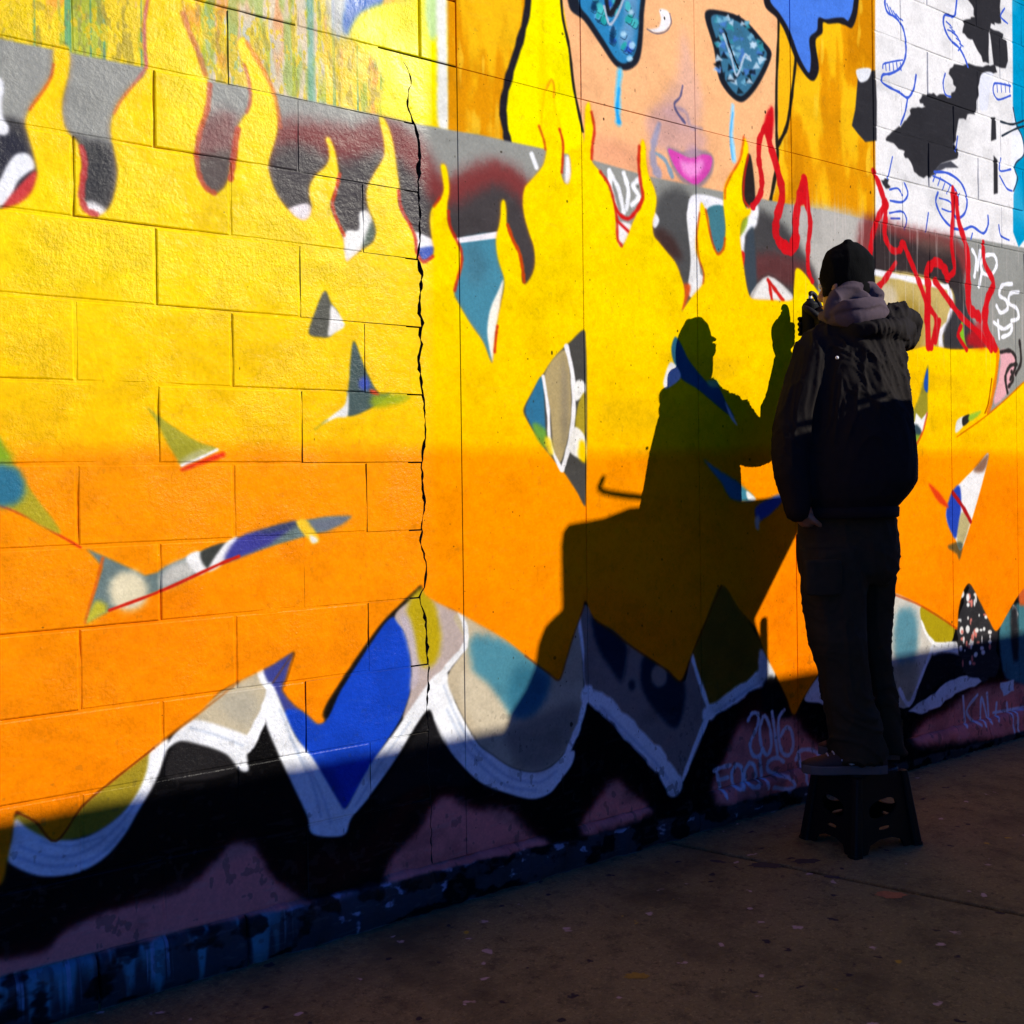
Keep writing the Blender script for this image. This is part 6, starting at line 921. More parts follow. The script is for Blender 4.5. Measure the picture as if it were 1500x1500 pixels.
 ('P',(238,234,226),3.9,1,1.0,[(0.708,1.799),(0.749,1.748),(0.72,1.722),(0.694,1.711),(0.701,1.758)]),
 ('P',(72,90,88),5.0,1,1.0,[(0.777,1.702),(0.805,1.643),(0.836,1.585),(0.861,1.553),(0.898,1.551),(0.824,1.505),(0.756,1.483),(0.752,1.522),(0.76,1.589),(0.765,1.645)]),
 ('P',(150,170,30),10.1,1,0.9,[(0.836,1.545),(0.905,1.553),(0.969,1.549),(0.935,1.528),(0.842,1.509)]),
 ('P',(60,80,190),7.9,1,0.8,[(0.793,1.591),(0.816,1.6),(0.829,1.568),(0.797,1.563)]),
 ('P',(216,60,20),3.0,1,1.0,[(0.827,1.562),(0.847,1.561),(0.861,1.549),(0.838,1.551)]),
 ('P',(238,236,230),4.9,1,1.0,[(0.757,1.562),(0.754,1.485),(0.721,1.479),(0.669,1.458),(0.708,1.488),(0.746,1.518)]),
 ('S',(160,160,40),5.8,1,0.6,[(0.651,1.446),(0.686,1.47)],(7.7,7.7)),
 ('P',(72,70,66),5.6,1,1.0,[(1.662,1.787),(1.593,1.749),(1.533,1.7),(1.475,1.634),(1.431,1.577),(1.394,1.519),(1.407,1.486),(1.457,1.42),(1.485,1.387),(1.556,1.319),(1.614,1.25),(1.653,1.203)]),
 ('P',(48,112,146),4.4,1,1.0,[(1.472,1.628),(1.481,1.521),(1.48,1.431),(1.446,1.444),(1.402,1.512),(1.431,1.573)]),
 ('P',(120,170,40),8.9,1,0.8,[(1.43,1.475),(1.486,1.454),(1.485,1.398),(1.451,1.42)]),
 ('P',(176,156,108),5.6,1,1.0,[(1.483,1.637),(1.572,1.722),(1.594,1.615),(1.591,1.478),(1.554,1.36),(1.53,1.346),(1.514,1.409),(1.504,1.521)]),
 ('P',(130,120,104),13.6,1,0.6,[(1.56,1.704),(1.582,1.614),(1.582,1.478),(1.56,1.387),(1.551,1.523)]),
 ('S',(240,238,236),3.4,1,1.0,[(1.477,1.628),(1.496,1.521),(1.503,1.409),(1.548,1.324)],(13.5,13.5)),
 ('S',(240,238,236),3.4,1,1.0,[(1.578,1.732),(1.603,1.638),(1.604,1.501),(1.578,1.387),(1.553,1.324)],(18.2,18.2)),
 ('P',(240,238,230),3.4,1,1.0,[(1.611,1.611),(1.636,1.625),(1.657,1.612),(1.656,1.58),(1.635,1.561),(1.611,1.556)]),
 ('P',(170,150,40),4.6,1,1.0,[(1.628,1.547),(1.656,1.58),(1.654,1.433),(1.612,1.46)]),
 ('P',(242,238,228),4.6,1,1.0,[(1.606,1.465),(1.654,1.433),(1.652,1.36),(1.584,1.387)]),
 ('P',(250,206,0),6.9,1,1.0,[(1.632,1.422),(1.656,1.41),(1.655,1.346),(1.625,1.369)]),
 ('P',(250,215,30),6.7,1,0.9,[(1.48,1.431),(1.508,1.421),(1.513,1.369),(1.491,1.387)]),
 ('P',(38,92,116),6.3,1,1.0,[(2.091,1.799),(2.125,1.764),(2.159,1.716),(2.255,1.638),(2.31,1.628),(2.354,1.568),(2.398,1.513),(2.338,1.537),(2.2,1.614),(2.113,1.652),(2.075,1.717),(2.069,1.761)]),
 ('P',(232,230,226),4.9,1,1.0,[(2.065,1.707),(2.116,1.655),(2.039,1.608),(2.026,1.632)]),
 ('P',(232,228,228),5.1,1,1.0,[(2.346,1.573),(2.368,1.548),(2.416,1.482),(2.375,1.512)]),
 ('P',(130,190,120),7.6,1,1.0,[(2.251,1.646),(2.303,1.648),(2.314,1.628),(2.266,1.626)]),
 ('P',(60,130,156),6.4,1,1.0,[(2.225,1.356),(2.264,1.338),(2.345,1.3),(2.416,1.268),(2.508,1.201),(2.381,1.204),(2.318,1.272)]),
 ('P',(236,236,236),5.2,1,1.0,[(2.462,1.236),(2.516,1.201),(2.469,1.202)]),
 ('P',(60,90,170),7.9,1,1.0,[(2.515,1.175),(2.686,1.224),(2.644,1.171),(2.53,1.117)]),
 ('P',(200,200,190),6.6,1,1.0,[(2.507,1.128),(2.531,1.138),(2.53,1.085),(2.51,1.091)]),
 ('P',(150,140,40),7.6,1,1.0,[(3.681,1.777),(3.673,1.651),(3.666,1.538),(3.602,1.507),(3.54,1.536),(3.599,1.616),(3.637,1.696)]),
 ('P',(30,80,170),6.1,1,1.0,[(3.676,1.758),(3.674,1.654),(3.647,1.666),(3.648,1.708)]),
 ('P',(238,238,236),4.5,0,1.0,[(3.519,1.523),(3.571,1.518),(3.582,1.558),(3.623,1.531),(3.672,1.566),(3.633,1.477),(3.549,1.452),(3.518,1.47)]),
 ('P',(50,70,80),9.0,1,1.0,[(3.529,1.488),(3.586,1.507),(3.622,1.471),(3.569,1.437),(3.528,1.446)]),
 ('P',(140,180,40),9.0,1,0.8,[(3.549,1.452),(3.611,1.459),(3.569,1.407)]),
 ('S',(200,38,22),6.1,1,0.8,[(3.666,1.557),(3.633,1.477),(3.579,1.416)],(9.1,9.1)),
 ('P',(226,224,214),6.3,1,1.0,[(3.894,1.474),(3.907,1.531),(3.975,1.551),(3.957,1.506)]),
 ('P',(40,38,36),6.3,1,1.0,[(3.952,1.544),(4.01,1.561),(4.009,1.53),(3.957,1.506)]),
 ('P',(150,190,50),6.4,1,1.0,[(4.01,1.558),(4.115,1.58),(4.068,1.547),(4.009,1.53)]),
 ('P',(236,234,234),6.3,1,1.0,[(4.171,1.381),(4.127,1.265),(4.023,1.075),(3.928,0.934),(3.884,0.986),(3.808,1.095),(3.866,1.199),(3.946,1.254),(4.075,1.323)]),
 ('P',(112,66,40),12.8,1,0.8,[(4.171,1.381),(4.139,1.303),(4.086,1.291),(4.039,1.304)]),
 ('P',(36,66,176),7.8,1,1.0,[(3.855,1.2),(3.923,1.23),(3.932,1.141),(3.907,1.017),(3.873,0.993),(3.808,1.095)]),
 ('P',(186,172,120),9.4,1,1.0,[(3.932,1.104),(4.011,1.076),(3.928,0.94),(3.895,0.986)]),
 ('S',(168,24,26),4.7,1,1.0,[(3.866,1.199),(3.944,1.135),(4.011,1.063)],(22.0,22.0)),
 ('P',(222,60,20),7.7,1,1.0,[(3.671,1.246),(3.767,1.195),(3.831,1.132),(3.744,1.165)]),
 ('P',(40,60,60),9.4,1,0.7,[(3.817,0.958),(3.94,0.968),(3.916,0.891),(3.894,0.917)]),
 ('P',(228,168,172),6.6,1,1.0,[(4.224,1.615),(4.263,1.72),(4.289,1.82),(4.291,1.872),(4.365,1.876),(4.427,1.847),(4.413,1.766),(4.336,1.664)]),
 ('S',(52,46,44),5.0,1,1.0,[(4.29,1.866),(4.378,1.877),(4.427,1.847),(4.42,1.793),(4.375,1.738)],(19.8,19.8)),
 ('S',(52,46,44),5.0,1,1.0,[(4.348,1.674),(4.331,1.749),(4.376,1.804),(4.439,1.814)],(19.8,19.8)),
 ('S',(52,46,44),5.0,1,1.0,[(4.467,1.929),(4.478,1.829),(4.426,1.767)],(20.0,20.0)),
 ('S',(52,46,44),5.0,1,1.0,[(4.361,1.704),(4.4,1.739),(4.388,1.775)],(19.8,19.8)),
 ('P',(208,20,28),7.9,1,1.0,[(2.582,2.63),(2.607,2.704),(2.64,2.734),(2.647,2.682),(2.629,2.599),(2.597,2.617)]),
 ('S',(208,20,28),3.4,1,0.96,[(2.598,2.646),(2.561,2.587),(2.555,2.507),(2.57,2.439),(2.561,2.379),(2.517,2.326)],(27.7,27.7)),
 ('S',(208,20,28),3.5,1,0.96,[(2.622,2.677),(2.617,2.597),(2.66,2.497),(2.691,2.395),(2.656,2.297),(2.651,2.23),(2.695,2.189)],(35.1,42.2)),
 ('S',(208,20,28),3.5,1,0.96,[(2.687,2.199),(2.736,2.183),(2.771,2.23)],(49.7,49.7)),
 ('S',(208,20,28),3.5,1,0.96,[(2.771,2.225),(2.772,2.312),(2.8,2.411),(2.826,2.477)],(43.0,35.8)),
 ('S',(208,20,28),3.6,1,0.96,[(2.83,2.47),(2.833,2.402),(2.862,2.31),(2.847,2.212),(2.845,2.116),(2.87,2.072)],(32.5,21.7)),
 ('P',(208,20,28),5.5,1,1.0,[(2.827,2.488),(2.851,2.445),(2.862,2.337),(2.833,2.374),(2.79,2.369)]),
 ('S',(208,20,28),3.8,1,0.96,[(3.287,2.581),(3.329,2.524),(3.372,2.448)],(23.1,42.3)),
 ('S',(208,20,28),3.8,1,0.96,[(3.367,2.447),(3.317,2.382),(3.276,2.304),(3.26,2.224)],(30.7,30.7)),
 ('S',(208,20,28),3.9,1,0.96,[(3.367,2.453),(3.371,2.389),(3.364,2.315),(3.413,2.259),(3.473,2.265),(3.494,2.298),(3.544,2.237),(3.615,2.142),(3.666,2.062)],(31.3,31.3)),
 ('S',(208,20,28),4.1,1,0.96,[(3.889,2.596),(3.893,2.487),(3.878,2.329),(3.898,2.222),(3.842,2.182)],(28.8,28.8)),
 ('S',(208,20,28),4.1,1,0.96,[(3.917,2.569),(3.937,2.446),(4.003,2.328),(4.011,2.186),(4.02,2.06),(4.089,2.027)],(29.2,54.2)),
 ('S',(208,20,28),4.2,1,0.96,[(4.144,2.376),(4.154,2.28),(4.23,2.191),(4.174,2.105),(4.159,1.974),(4.242,1.882)],(25.6,55.4)),
 ('S',(208,20,28),4.0,1,0.96,[(3.675,1.971),(3.688,2.125),(3.679,2.191),(3.744,2.24),(3.809,2.223),(3.842,2.176)],(44.5,44.5)),
 ('S',(208,20,28),4.1,1,0.96,[(3.743,2.154),(3.851,2.077),(3.962,2.005),(4.111,1.939),(4.205,1.874)],(33.3,33.3)),
 ('S',(208,20,28),4.0,1,0.96,[(3.676,2.048),(3.683,1.856)],(36.2,36.2)),
 ('S',(208,20,28),4.0,1,0.96,[(3.687,2.033),(3.75,1.977),(3.704,1.857)],(32.3,32.3)),
 ('S',(208,20,28),4.0,1,0.96,[(3.772,1.978),(3.737,1.884)],(32.5,32.5)),
 ('S',(208,20,28),3.8,1,0.96,[(3.281,2.064),(3.36,2.124),(3.442,2.206)],(38.6,23.2)),
 ('S',(208,20,28),4.2,1,0.96,[(4.23,2.174),(4.112,2.003)],(29.8,29.8)),
 ('P',(208,20,28),19.2,1,0.75,[(3.988,1.899),(4.112,2.003),(4.17,1.911),(4.133,1.87)]),
 ('S',(208,20,28),4.1,1,0.96,[(3.95,1.966),(3.926,1.921),(3.993,1.862)],(24.9,24.9)),
 ('P','ledge',3.1,0,1.0,[(-1.222,0.099),(-0.192,0.139),(0.215,0.133),(0.504,0.127),(1.325,0.112),(2.464,0.068),(4.465,0.03),(8.064,-0.095),(8.008,-2.049),(-1.232,-0.761)])
]


MURAL = paint_wall(SHAPES)

def mural_material():
    m = bpy.data.materials.new("painted_mural"); m.use_nodes = True; N = m.node_tree.nodes; L = m.node_tree.links
    b = N["Principled BSDF"]; geo = N.new("ShaderNodeNewGeometry"); sep = N.new("ShaderNodeSeparateXYZ"); L.new(geo.outputs['Position'], sep.inputs[0])
    def lin(sock, a, b_):
        n = N.new("ShaderNodeMapRange"); n.clamp = False
        n.inputs['From Min'].default_value = a; n.inputs['From Max'].default_value = b_
        L.new(sock, n.inputs['Value']); return n.outputs[0]
    cmb = N.new("ShaderNodeCombineXYZ"); L.new(lin(sep.outputs[0], MX0, MX0+MW*MR), cmb.inputs[0]); L.new(lin(sep.outputs[2], MZ0, MZ0+MH*MR), cmb.inputs[1])
    t = N.new("ShaderNodeTexImage"); t.image = MURAL; t.extension = 'EXTEND'; t.interpolation = 'Linear'; L.new(cmb.outputs[0], t.inputs[0])
    mul = N.new("ShaderNodeMix"); mul.data_type = 'RGBA'; mul.blend_type = 'MULTIPLY'; mul.inputs[0].default_value = 1
    mul.inputs[7].default_value = (.9, .9, .9, 1); L.new(t.outputs[0], mul.inputs[6]); L.new(mul.outputs[2], b.inputs['Base Color'])
    # brushed and rolled paint over block: coarse grain on the block ends, smoother render between
    def mr(sock, a, c, o0, o1):
        n = N.new("ShaderNodeMapRange"); n.inputs['From Min'].default_value = a; n.inputs['From Max'].default_value = c
        n.inputs['To Min'].default_value = o0; n.inputs['To Max'].default_value = o1; L.new(sock, n.inputs['Value']); return n.outputs[0]
    rough_l = mr(sep.outputs[0], 1.02, 1.06, 1.0, .22)
    n1 = N.new("ShaderNodeTexNoise"); n1.inputs['Scale'].default_value = 95; n1.inputs['Detail'].default_value = 7; n1.inputs['Roughness'].default_value = .62; L.new(geo.outputs['Position'], n1.inputs['Vector'])
    n2 = N.new("ShaderNodeTexNoise"); n2.inputs['Scale'].default_value = 14; n2.inputs['Detail'].default_value = 4; L.new(geo.outputs['Position'], n2.inputs['Vector'])
    n3 = N.new("ShaderNodeTexVoronoi"); n3.inputs['Scale'].default_value = 38; L.new(geo.outputs['Position'], n3.inputs['Vector'])
    lump = mr(n3.outputs['Distance'], .0, .16, 1.0, 0.0)
    gate = mr(n2.outputs[0], .55, .68, 0.0, .5)
    mm = N.new("ShaderNodeMath"); mm.operation = 'MULTIPLY'; L.new(lump, mm.inputs[0]); L.new(gate, mm.inputs[1])
    a1 = N.new("ShaderNodeMath"); a1.operation = 'MULTIPLY_ADD'; a1.inputs[1].default_value = 1.5; L.new(n2.outputs[0], a1.inputs[0])
    n4 = N.new('ShaderNodeTexNoise'); n4.inputs['Scale'].default_value = 4.5; n4.inputs['Detail'].default_value = 3; L.new(geo.outputs['Position'], n4.inputs['Vector'])
    am = N.new('ShaderNodeMath'); am.operation = 'MULTIPLY'; L.new(n1.outputs[0], am.inputs[0]); L.new(mr(n4.outputs[0], .38, .66, .25, 1.25), am.inputs[1]); L.new(am.outputs[0], a1.inputs[2])
    a2 = N.new("ShaderNodeMath"); a2.operation = 'ADD'; L.new(a1.outputs[0], a2.inputs[0]); L.new(mm.outputs[0], a2.inputs[1])
    bp = N.new("ShaderNodeBump"); bp.inputs['Distance'].default_value = .0023; L.new(rough_l, bp.inputs['Strength']); L.new(a2.outputs[0], bp.inputs['Height'])
    L.new(bp.outputs[0], b.inputs['Normal'])
    b.inputs['Roughness'].default_value = .24; L.new(mr(sep.outputs[0], 1.02, 1.06, .08, .0), b.inputs['Specular IOR Level'])
    return m
MURALM = mural_material()
DARK = mat("dark_gap", (.018, .016, .014), .95)

# ------------------------------------------------------------------ ground: road, sidewalk slabs, kerb
def ground_mat(name, base, warm, specks=True):
    m = bpy.data.materials.new(name); m.use_nodes = True; N = m.node_tree.nodes; L = m.node_tree.links; b = N["Principled BSDF"]
    g = N.new("ShaderNodeNewGeometry")
    def nz(s, d=6, r=.6):
        n = N.new("ShaderNodeTexNoise"); n.inputs['Scale'].default_value = s; n.inputs['Detail'].default_value = d; n.inputs['Roughness'].default_value = r
        L.new(g.outputs['Position'], n.inputs['Vector']); return n.outputs[0]
    def rg(s, a, c, o0=0., o1=1.):
        n = N.new("ShaderNodeMapRange"); n.inputs['From Min'].default_value = a; n.inputs['From Max'].default_value = c
        n.inputs['To Min'].default_value = o0; n.inputs['To Max'].default_value = o1; L.new(s, n.inputs['Value']); return n.outputs[0]
    def mix(a, bcol, f):
        n = N.new("ShaderNodeMix"); n.data_type = 'RGBA'; L.new(f, n.inputs[0])
        if isinstance(a, tuple): n.inputs[6].default_value = a+(1,)
        else: L.new(a, n.inputs[6])
        n.inputs[7].default_value = bcol+(1,); return n.outputs[2]
    c = mix(base, warm, rg(nz(2.2), .35, .65))
    c = mix(c, tuple(x*.45 for x in base), rg(nz(9, 7, .7), .52, .7))
    c = mix(c, tuple(min(1, x*2.3) for x in base), rg(nz(75, 5, .8), .52, .66, 0, .55))
    c = mix(c, tuple(x*.2 for x in base), rg(nz(110, 4, .8), .55, .66, 0, .6))
    c = mix(c, tuple(x*.42 for x in base), rg(nz(1.7, 8, .72), .5, .66, 0, .9))
    c = mix(c, tuple(x*.3 for x in base), rg(nz(24, 7, .8), .54, .64, 0, .8))
    if specks:
        v = N.new("ShaderNodeTexVoronoi"); v.inputs['Scale'].default_value = 19; v.inputs['Randomness'].default_value = 1
        wv = N.new("ShaderNodeVectorMath"); wv.operation = 'ADD'; ns = N.new("ShaderNodeTexNoise"); ns.inputs['Scale'].default_value = 30
        L.new(g.outputs['Position'], ns.inputs['Vector']); sc_ = N.new("ShaderNodeVectorMath"); sc_.operation = 'SCALE'; sc_.inputs['Scale'].default_value = .05
        L.new(ns.outputs['Color'], sc_.inputs[0]); L.new(g.outputs['Position'], wv.inputs[0]); L.new(sc_.outputs[0], wv.inputs[1]); L.new(wv.outputs[0], v.inputs['Vector'])
        spot = rg(v.outputs['Distance'], .16, .26, 1., 0.)
        sc2 = N.new("ShaderNodeSeparateColor"); L.new(v.outputs['Color'], sc2.inputs[0])
        def gated(lo, hi):
            k = N.new("ShaderNodeMath"); k.operation = 'GREATER_THAN'; k.inputs[1].default_value = lo; L.new(sc2.outputs[0], k.inputs[0])
            k2 = N.new("ShaderNodeMath"); k2.operation = 'LESS_THAN'; k2.inputs[1].default_value = hi; L.new(sc2.outputs[0], k2.inputs[0])
            q = N.new("ShaderNodeMath"); q.operation = 'MULTIPLY'; L.new(k.outputs[0], q.inputs[0]); L.new(k2.outputs[0], q.inputs[1])
            q2 = N.new("ShaderNodeMath"); q2.operation = 'MULTIPLY'; L.new(q.outputs[0], q2.inputs[0]); L.new(spot, q2.inputs[1]); return q2.outputs[0]
        c = mix(c, (.42, .32, .28), gated(.0, .10)); c = mix(c, (.02, .018, .018), gated(.3, .42)); c = mix(c, (.40, .28, .02), gated(.6, .62))
    L.new(c, b.inputs['Base Color']); b.inputs['Roughness'].default_value = .85; b.inputs['Specular IOR Level'].default_value = .3
    bp = N.new("ShaderNodeBump"); bp.inputs['Strength'].default_value = .9; bp.inputs['Distance'].default_value = .010; L.new(nz(45, 8, .7), bp.inputs['Height']); L.new(bp.outputs[0], b.inputs['Normal'])
    return m
GM = ground_mat("pavement_concrete", (.165, .145, .054), (.190, .158, .060))
RM = ground_mat("road_asphalt", (.05, .05, .052), (.06, .058, .055), False)
tag(link("road", mk("road", [(-150, -200, -.13), (200, -200, -.13), (200, 200, -.13), (-150, 200, -.13)], [(0, 1, 2, 3)]), RM), kind='structure')
v, f = box_vf(-9, 14, -3.0, .3, -.128, -.02)
walk = tag(link("sidewalk", mk("sidewalk", v, f), mat("joint_dirt", (.03, .027, .025), .95)), kind='structure')
GAP = .011; DX = -.325/1.03
def slab(x0, x1):
    pts = []
    for x, y in ((x0+GAP, .02), (x1-GAP, .02), (x1-GAP, -2.98), (x0+GAP, -2.98)): pts.append((x+(-.1-y)*-DX, y))
    pts = pts[::-1]
    v = [(p[0], p[1], 0.) for p in pts]+[(p[0], p[1], -.06) for p in pts]
    f = [(3, 2, 1, 0), (4, 5, 6, 7)]+[(i, (i+1) % 4, 4+(i+1) % 4, 4+i) for i in range(4)]
    me = bevelled("slab", v, f, .006, 2); link("slab", me, GM, walk)
for a, b in ((-8.775, -5.175), (-5.175, -1.575), (-1.575, 2.025), (2.025, 5.625), (5.625, 9.225), (9.225, 12.8)): slab(a, b)
KM = ground_mat("kerb_concrete", (.2, .19, .175), (.24, .22, .2), False)
kerb = tag(link("kerb", bevelled("kerb", *box_vf(-9, 14, -3.16, -3.004, -.129, .006), w=.015, seg=3), KM), kind='structure')

# ------------------------------------------------------------------ the wall
wall = tag(empty("block_wall"), "tall concrete block wall covered by a yellow and orange flame mural", "wall")
K0, CH, BL = 1.35, .2032, .4064
CRACK = [(0.893, 2.593), (0.89, 2.576), (0.92, 2.563), (0.955, 2.55), (0.974, 2.526), (0.983, 2.491), (0.971, 2.447), (0.97, 2.417), (0.989, 2.373), (1.007, 2.331), (1.011, 2.27), (1.005, 2.208), (1.007, 2.146), (1.011, 2.085), (1.007, 2.023), (0.999, 1.961), (1.013, 1.911), (1.005, 1.848), (0.999, 1.796), (1.016, 1.777), (1.001, 1.735), (1.01, 1.705), (0.997, 1.663), (1.006, 1.591), (1.017, 1.509), (1.018, 1.427), (1.005, 1.375), (1.004, 1.303), (1.012, 1.221), (1.001, 1.159), (0.998, 1.098), (1.017, 1.035), (1.008, 0.974), (0.988, 0.944), (1.007, 0.892), (1.013, 0.809), (1.017, 0.726), (1.018, 0.684), (1.01, 0.603), (1.016, 0.54), (1.01, 0.438), (1.02, 0.312), (1.02, 0.167), (1.024, 0.115)]
g = .0024; DEP = .05
def block_mesh(w, h, b=.0045):
    x, z = w/2-g, h/2-g
    def q(ix, y): return [(-x+ix, y, -z+ix), (x-ix, y, -z+ix), (x-ix, y, z-ix), (-x+ix, y, z-ix)]
    v = q(b, 0)+q(b*.3, b*.35)+q(0, b)+q(0, DEP); f = [(0, 1, 2, 3)]
    for r in range(3):
        for i in range(4): f.append((r*4+i, r*4+4+i, r*4+4+(i+1) % 4, r*4+(i+1) % 4))
    return mk("block", v, f)
FULL = block_mesh(BL, CH)
def put_block(x0, x1, k):
    w = x1-x0; me = FULL if abs(w-BL) < 1e-4 else block_mesh(w, CH)
    o = link("block", me, MURALM, wall, ((x0+x1)/2, random.uniform(-.0022, .0012), K0+(k+.5)*CH), (random.uniform(-.006, .004), random.uniform(-.0015, .0015), random.uniform(-.004, .004)))
def crack_x(z): return float(np.interp(z, CZ, CX))
RAW = mat('broken_block', (.035, .028, .022), .95, bump=.6, bscale=60, bdist=.004)
def prism(name, outline, y0=0., y1=DEP):
    n = len(outline); v = [(x, y0, z) for x, z in outline]+[(x, y1, z) for x, z in outline]
    f = [tuple(range(n))]+[(i, i+n, (i+1) % n+n, (i+1) % n) for i in range(n)]
    me = mk(name, v, f)
    bm = bmesh.new(); bm.from_mesh(me); bmesh.ops.recalc_face_normals(bm, faces=bm.faces)
    bmesh.ops.triangulate(bm, faces=[q for q in bm.faces if len(q.verts) > 4]); bm.normal_update()
    for q in bm.faces: q.material_index = 0 if q.normal.y < -.5 else 1
    bm.to_mesh(me); bm.free(); me.materials.append(MURALM); me.materials.append(RAW); return me
CZs = sorted(zip([p[1] for p in CRACK], [p[0] for p in CRACK])); CZ = [p[0] for p in CZs]; CX = [p[1] for p in CZs]
random.seed(3)
fine = np.linspace(.135, 2.57, 190); jitL = {}; jitR = {}
for z in fine:
    wdt = .0075*(.55+.75*abs(noise.noise(Vector((z*7, 2, 1))))+.5*abs(noise.noise(Vector((z*23, 5, 1)))))*min(1, max(.22, (z-.35)/.45))*min(1, max(.5, (2.6-z)/.3))
    jitL[z] = crack_x(z)-wdt*random.uniform(.25, 1.0)+random.uniform(-.003, .003); jitR[z] = max(jitL[z]+.002, crack_x(z)+wdt*random.uniform(.25, 1.1)+random.uniform(-.003, .003))
XJ = [1.150, 1.655, 2.205, 2.75, 3.292]; XR = [3.292, 3.86, 4.43, 5.0, 5.6]
for k in range(-6, 13):
    off = 0 if k % 2 else BL/2
    z0, z1 = K0+k*CH, K0+(k+1)*CH
    xs = [off+BL*i for i in range(-5, 4)]
    stop = min(crack_x(z0), crack_x(z1))-.05 if k < 6 else XJ[0]-.01
    ed = [x for x in xs if -1.7 < x < stop-.12]
    for a, b in zip(ed, ed[1:]): put_block(a, b, k)
    if k < 6:      # block broken by the crack
        a = ed[-1]
        zs = [z for z in fine if z0+g < z < z1-g]
        if not zs: continue
        right = [(jitL[z], z) for z in zs]; right[0] = (right[0][0], z0+g); right[-1] = (right[-1][0], z1-g)
        link("block", prism("block", [(a+g, z0+g)]+right+[(a+g, z1-g)]), MURALM, wall, (0, random.uniform(-.001, .001), 0))
    else:
        put_block(ed[-1], XJ[0], k)
    # right-hand block field behind the posters
    if k < 4: continue
    xr = [XJ[4]]+[XJ[4]+BL*(i+(.5 if k % 2 else 1)) for i in range(6)]
    for a, b in zip(xr, xr[1:]): put_block(a, b, k)
# rendered panels between
pz = K0+6*CH
strip = [(jitR[z], z) for z in fine[::-1]]; strip[0] = (strip[0][0], pz-g); 
link("panel", prism("panel", [(XJ[0]-.002, .135), (XJ[0]-.002, pz-g)]+strip), MURALM, wall)
def panel(x0, x1, z0, z1):
    b = .0014; x0 += .0011; x1 -= .0011; z0 += .0009; z1 -= .0009
    def q(i, y): return [(x0+i, y, z0+i), (x1-i, y, z0+i), (x1-i, y, z1-i), (x0+i, y, z1-i)]
    v = q(b, .001)+q(0, .001+b)+q(0, DEP); f = [(0, 1, 2, 3)]
    for r in range(2):
        for i in range(4): f.append((r*4+i, r*4+4+i, r*4+4+(i+1) % 4, r*4+(i+1) % 4))
    link("panel", mk("panel", v, f), MURALM, wall, (0, random.uniform(-.0015, .0015), 0))
for a, b in zip(XJ, XJ[1:]): panel(a, b, .133, pz); panel(a, b, pz, K0+13*CH)
for a, b in zip(XR, XR[1:]): panel(a, b, .133, K0+4*CH)
# mortar between the blocks (painted with them), dark core behind crack and panel joints
def mortar(x0, x1, z0, z1, base, amp, cell=.016):
    nx, nz = max(2, int((x1-x0)/cell)), max(2, int((z1-z0)/cell)); v = []; f = []
    for i in range(nx+1):
        for j in range(nz+1):
            x, z = x0+(x1-x0)*i/nx, z0+(z1-z0)*j/nz
            n = noise.noise(Vector((x*3.1, z*7, 1)))*.8+noise.noise(Vector((x*17, z*17, 5)))*.55
            v.append((x, min(.012, max(.0004, base+amp*n)), z))
    for i in range(nx):
        for j in range(nz): a_ = i*(nz+1)+j; f.append((a_, a_+nz+1, a_+nz+2, a_+1))
    me = mk("mortar", v, f, True); tag(link("mortar", me, MURALM, wall), kind="stuff")
mortar(-1.75, .872, .12, K0+13*CH-.002, .0026, .0038); mortar(.872, .957, .12, 2.40, .0028, .003); mortar(3.296, 5.65, 2.1, K0+13*CH-.002, .0024, .003)
link("wall_core", mk("wall_core", *box_vf(-1.74, 5.64, DEP-.002, .25, .05, K0+13*CH)), DARK, wall)
v, f = box_vf(-7, -1.72, .004, .25, .0, K0+13*CH); link("wall_run", mk("wall_run", v, f), MURALM, wall)
v, f = box_vf(5.6, 12, .004, .25, .0, K0+13*CH); link("wall_run", mk("wall_run", v, f), MURALM, wall)
# footing course: rough projecting concrete
def footing(x0, x1):
    nx = max(3, int((x1-x0)/.012)); prof = [(-.02, .0), (-.028, .02), (-.027, .05), (-.026, .08), (-.024, .105), (-.018, .124), (-.006, .132), (.03, .134)]
    v = []; f = []; m_ = len(prof)
    for i in range(nx+1):
        x = x0+(x1-x0)*i/nx; e = 1 if .5 < x < 7 else .45
        for j, (y, z) in enumerate(prof):
            n = noise.noise(Vector((x*9, z*9, 3)))*.016*e+noise.noise(Vector((x*31, z*31, 8)))*.011*e+noise.noise(Vector((x*80, z*80, 2)))*.004*e
            t = noise.noise(Vector((x*5, 1, 4)))*.012*e+noise.noise(Vector((x*22, 1, 9)))*.010*e
            v.append((x, y-n*(1 if j < m_-1 else 0), z+(t if j >= 4 else 0)*(1 if j < m_-1 else .6)))
    for i in range(nx):
        for j in range(m_-1): a = i*m_+j; f.append((a, a+m_, a+m_+1, a+1))
    n0 = len(v)
    for i in (0, nx): f.append(tuple((i*m_+j) for j in (range(m_) if i == 0 else range(m_-1, -1, -1))))
    me = mk("footing_stone", v, f); me.polygons.foreach_set("use_smooth", [True]*len(me.polygons)); link("footing_stone", me, MURALM, wall)
for a, b in ((-6.9, -.36), (-.352, .026), (.034, .418), (.424, 2.16), (2.166, 4.1), (4.106, 11.9)): footing(a, b)

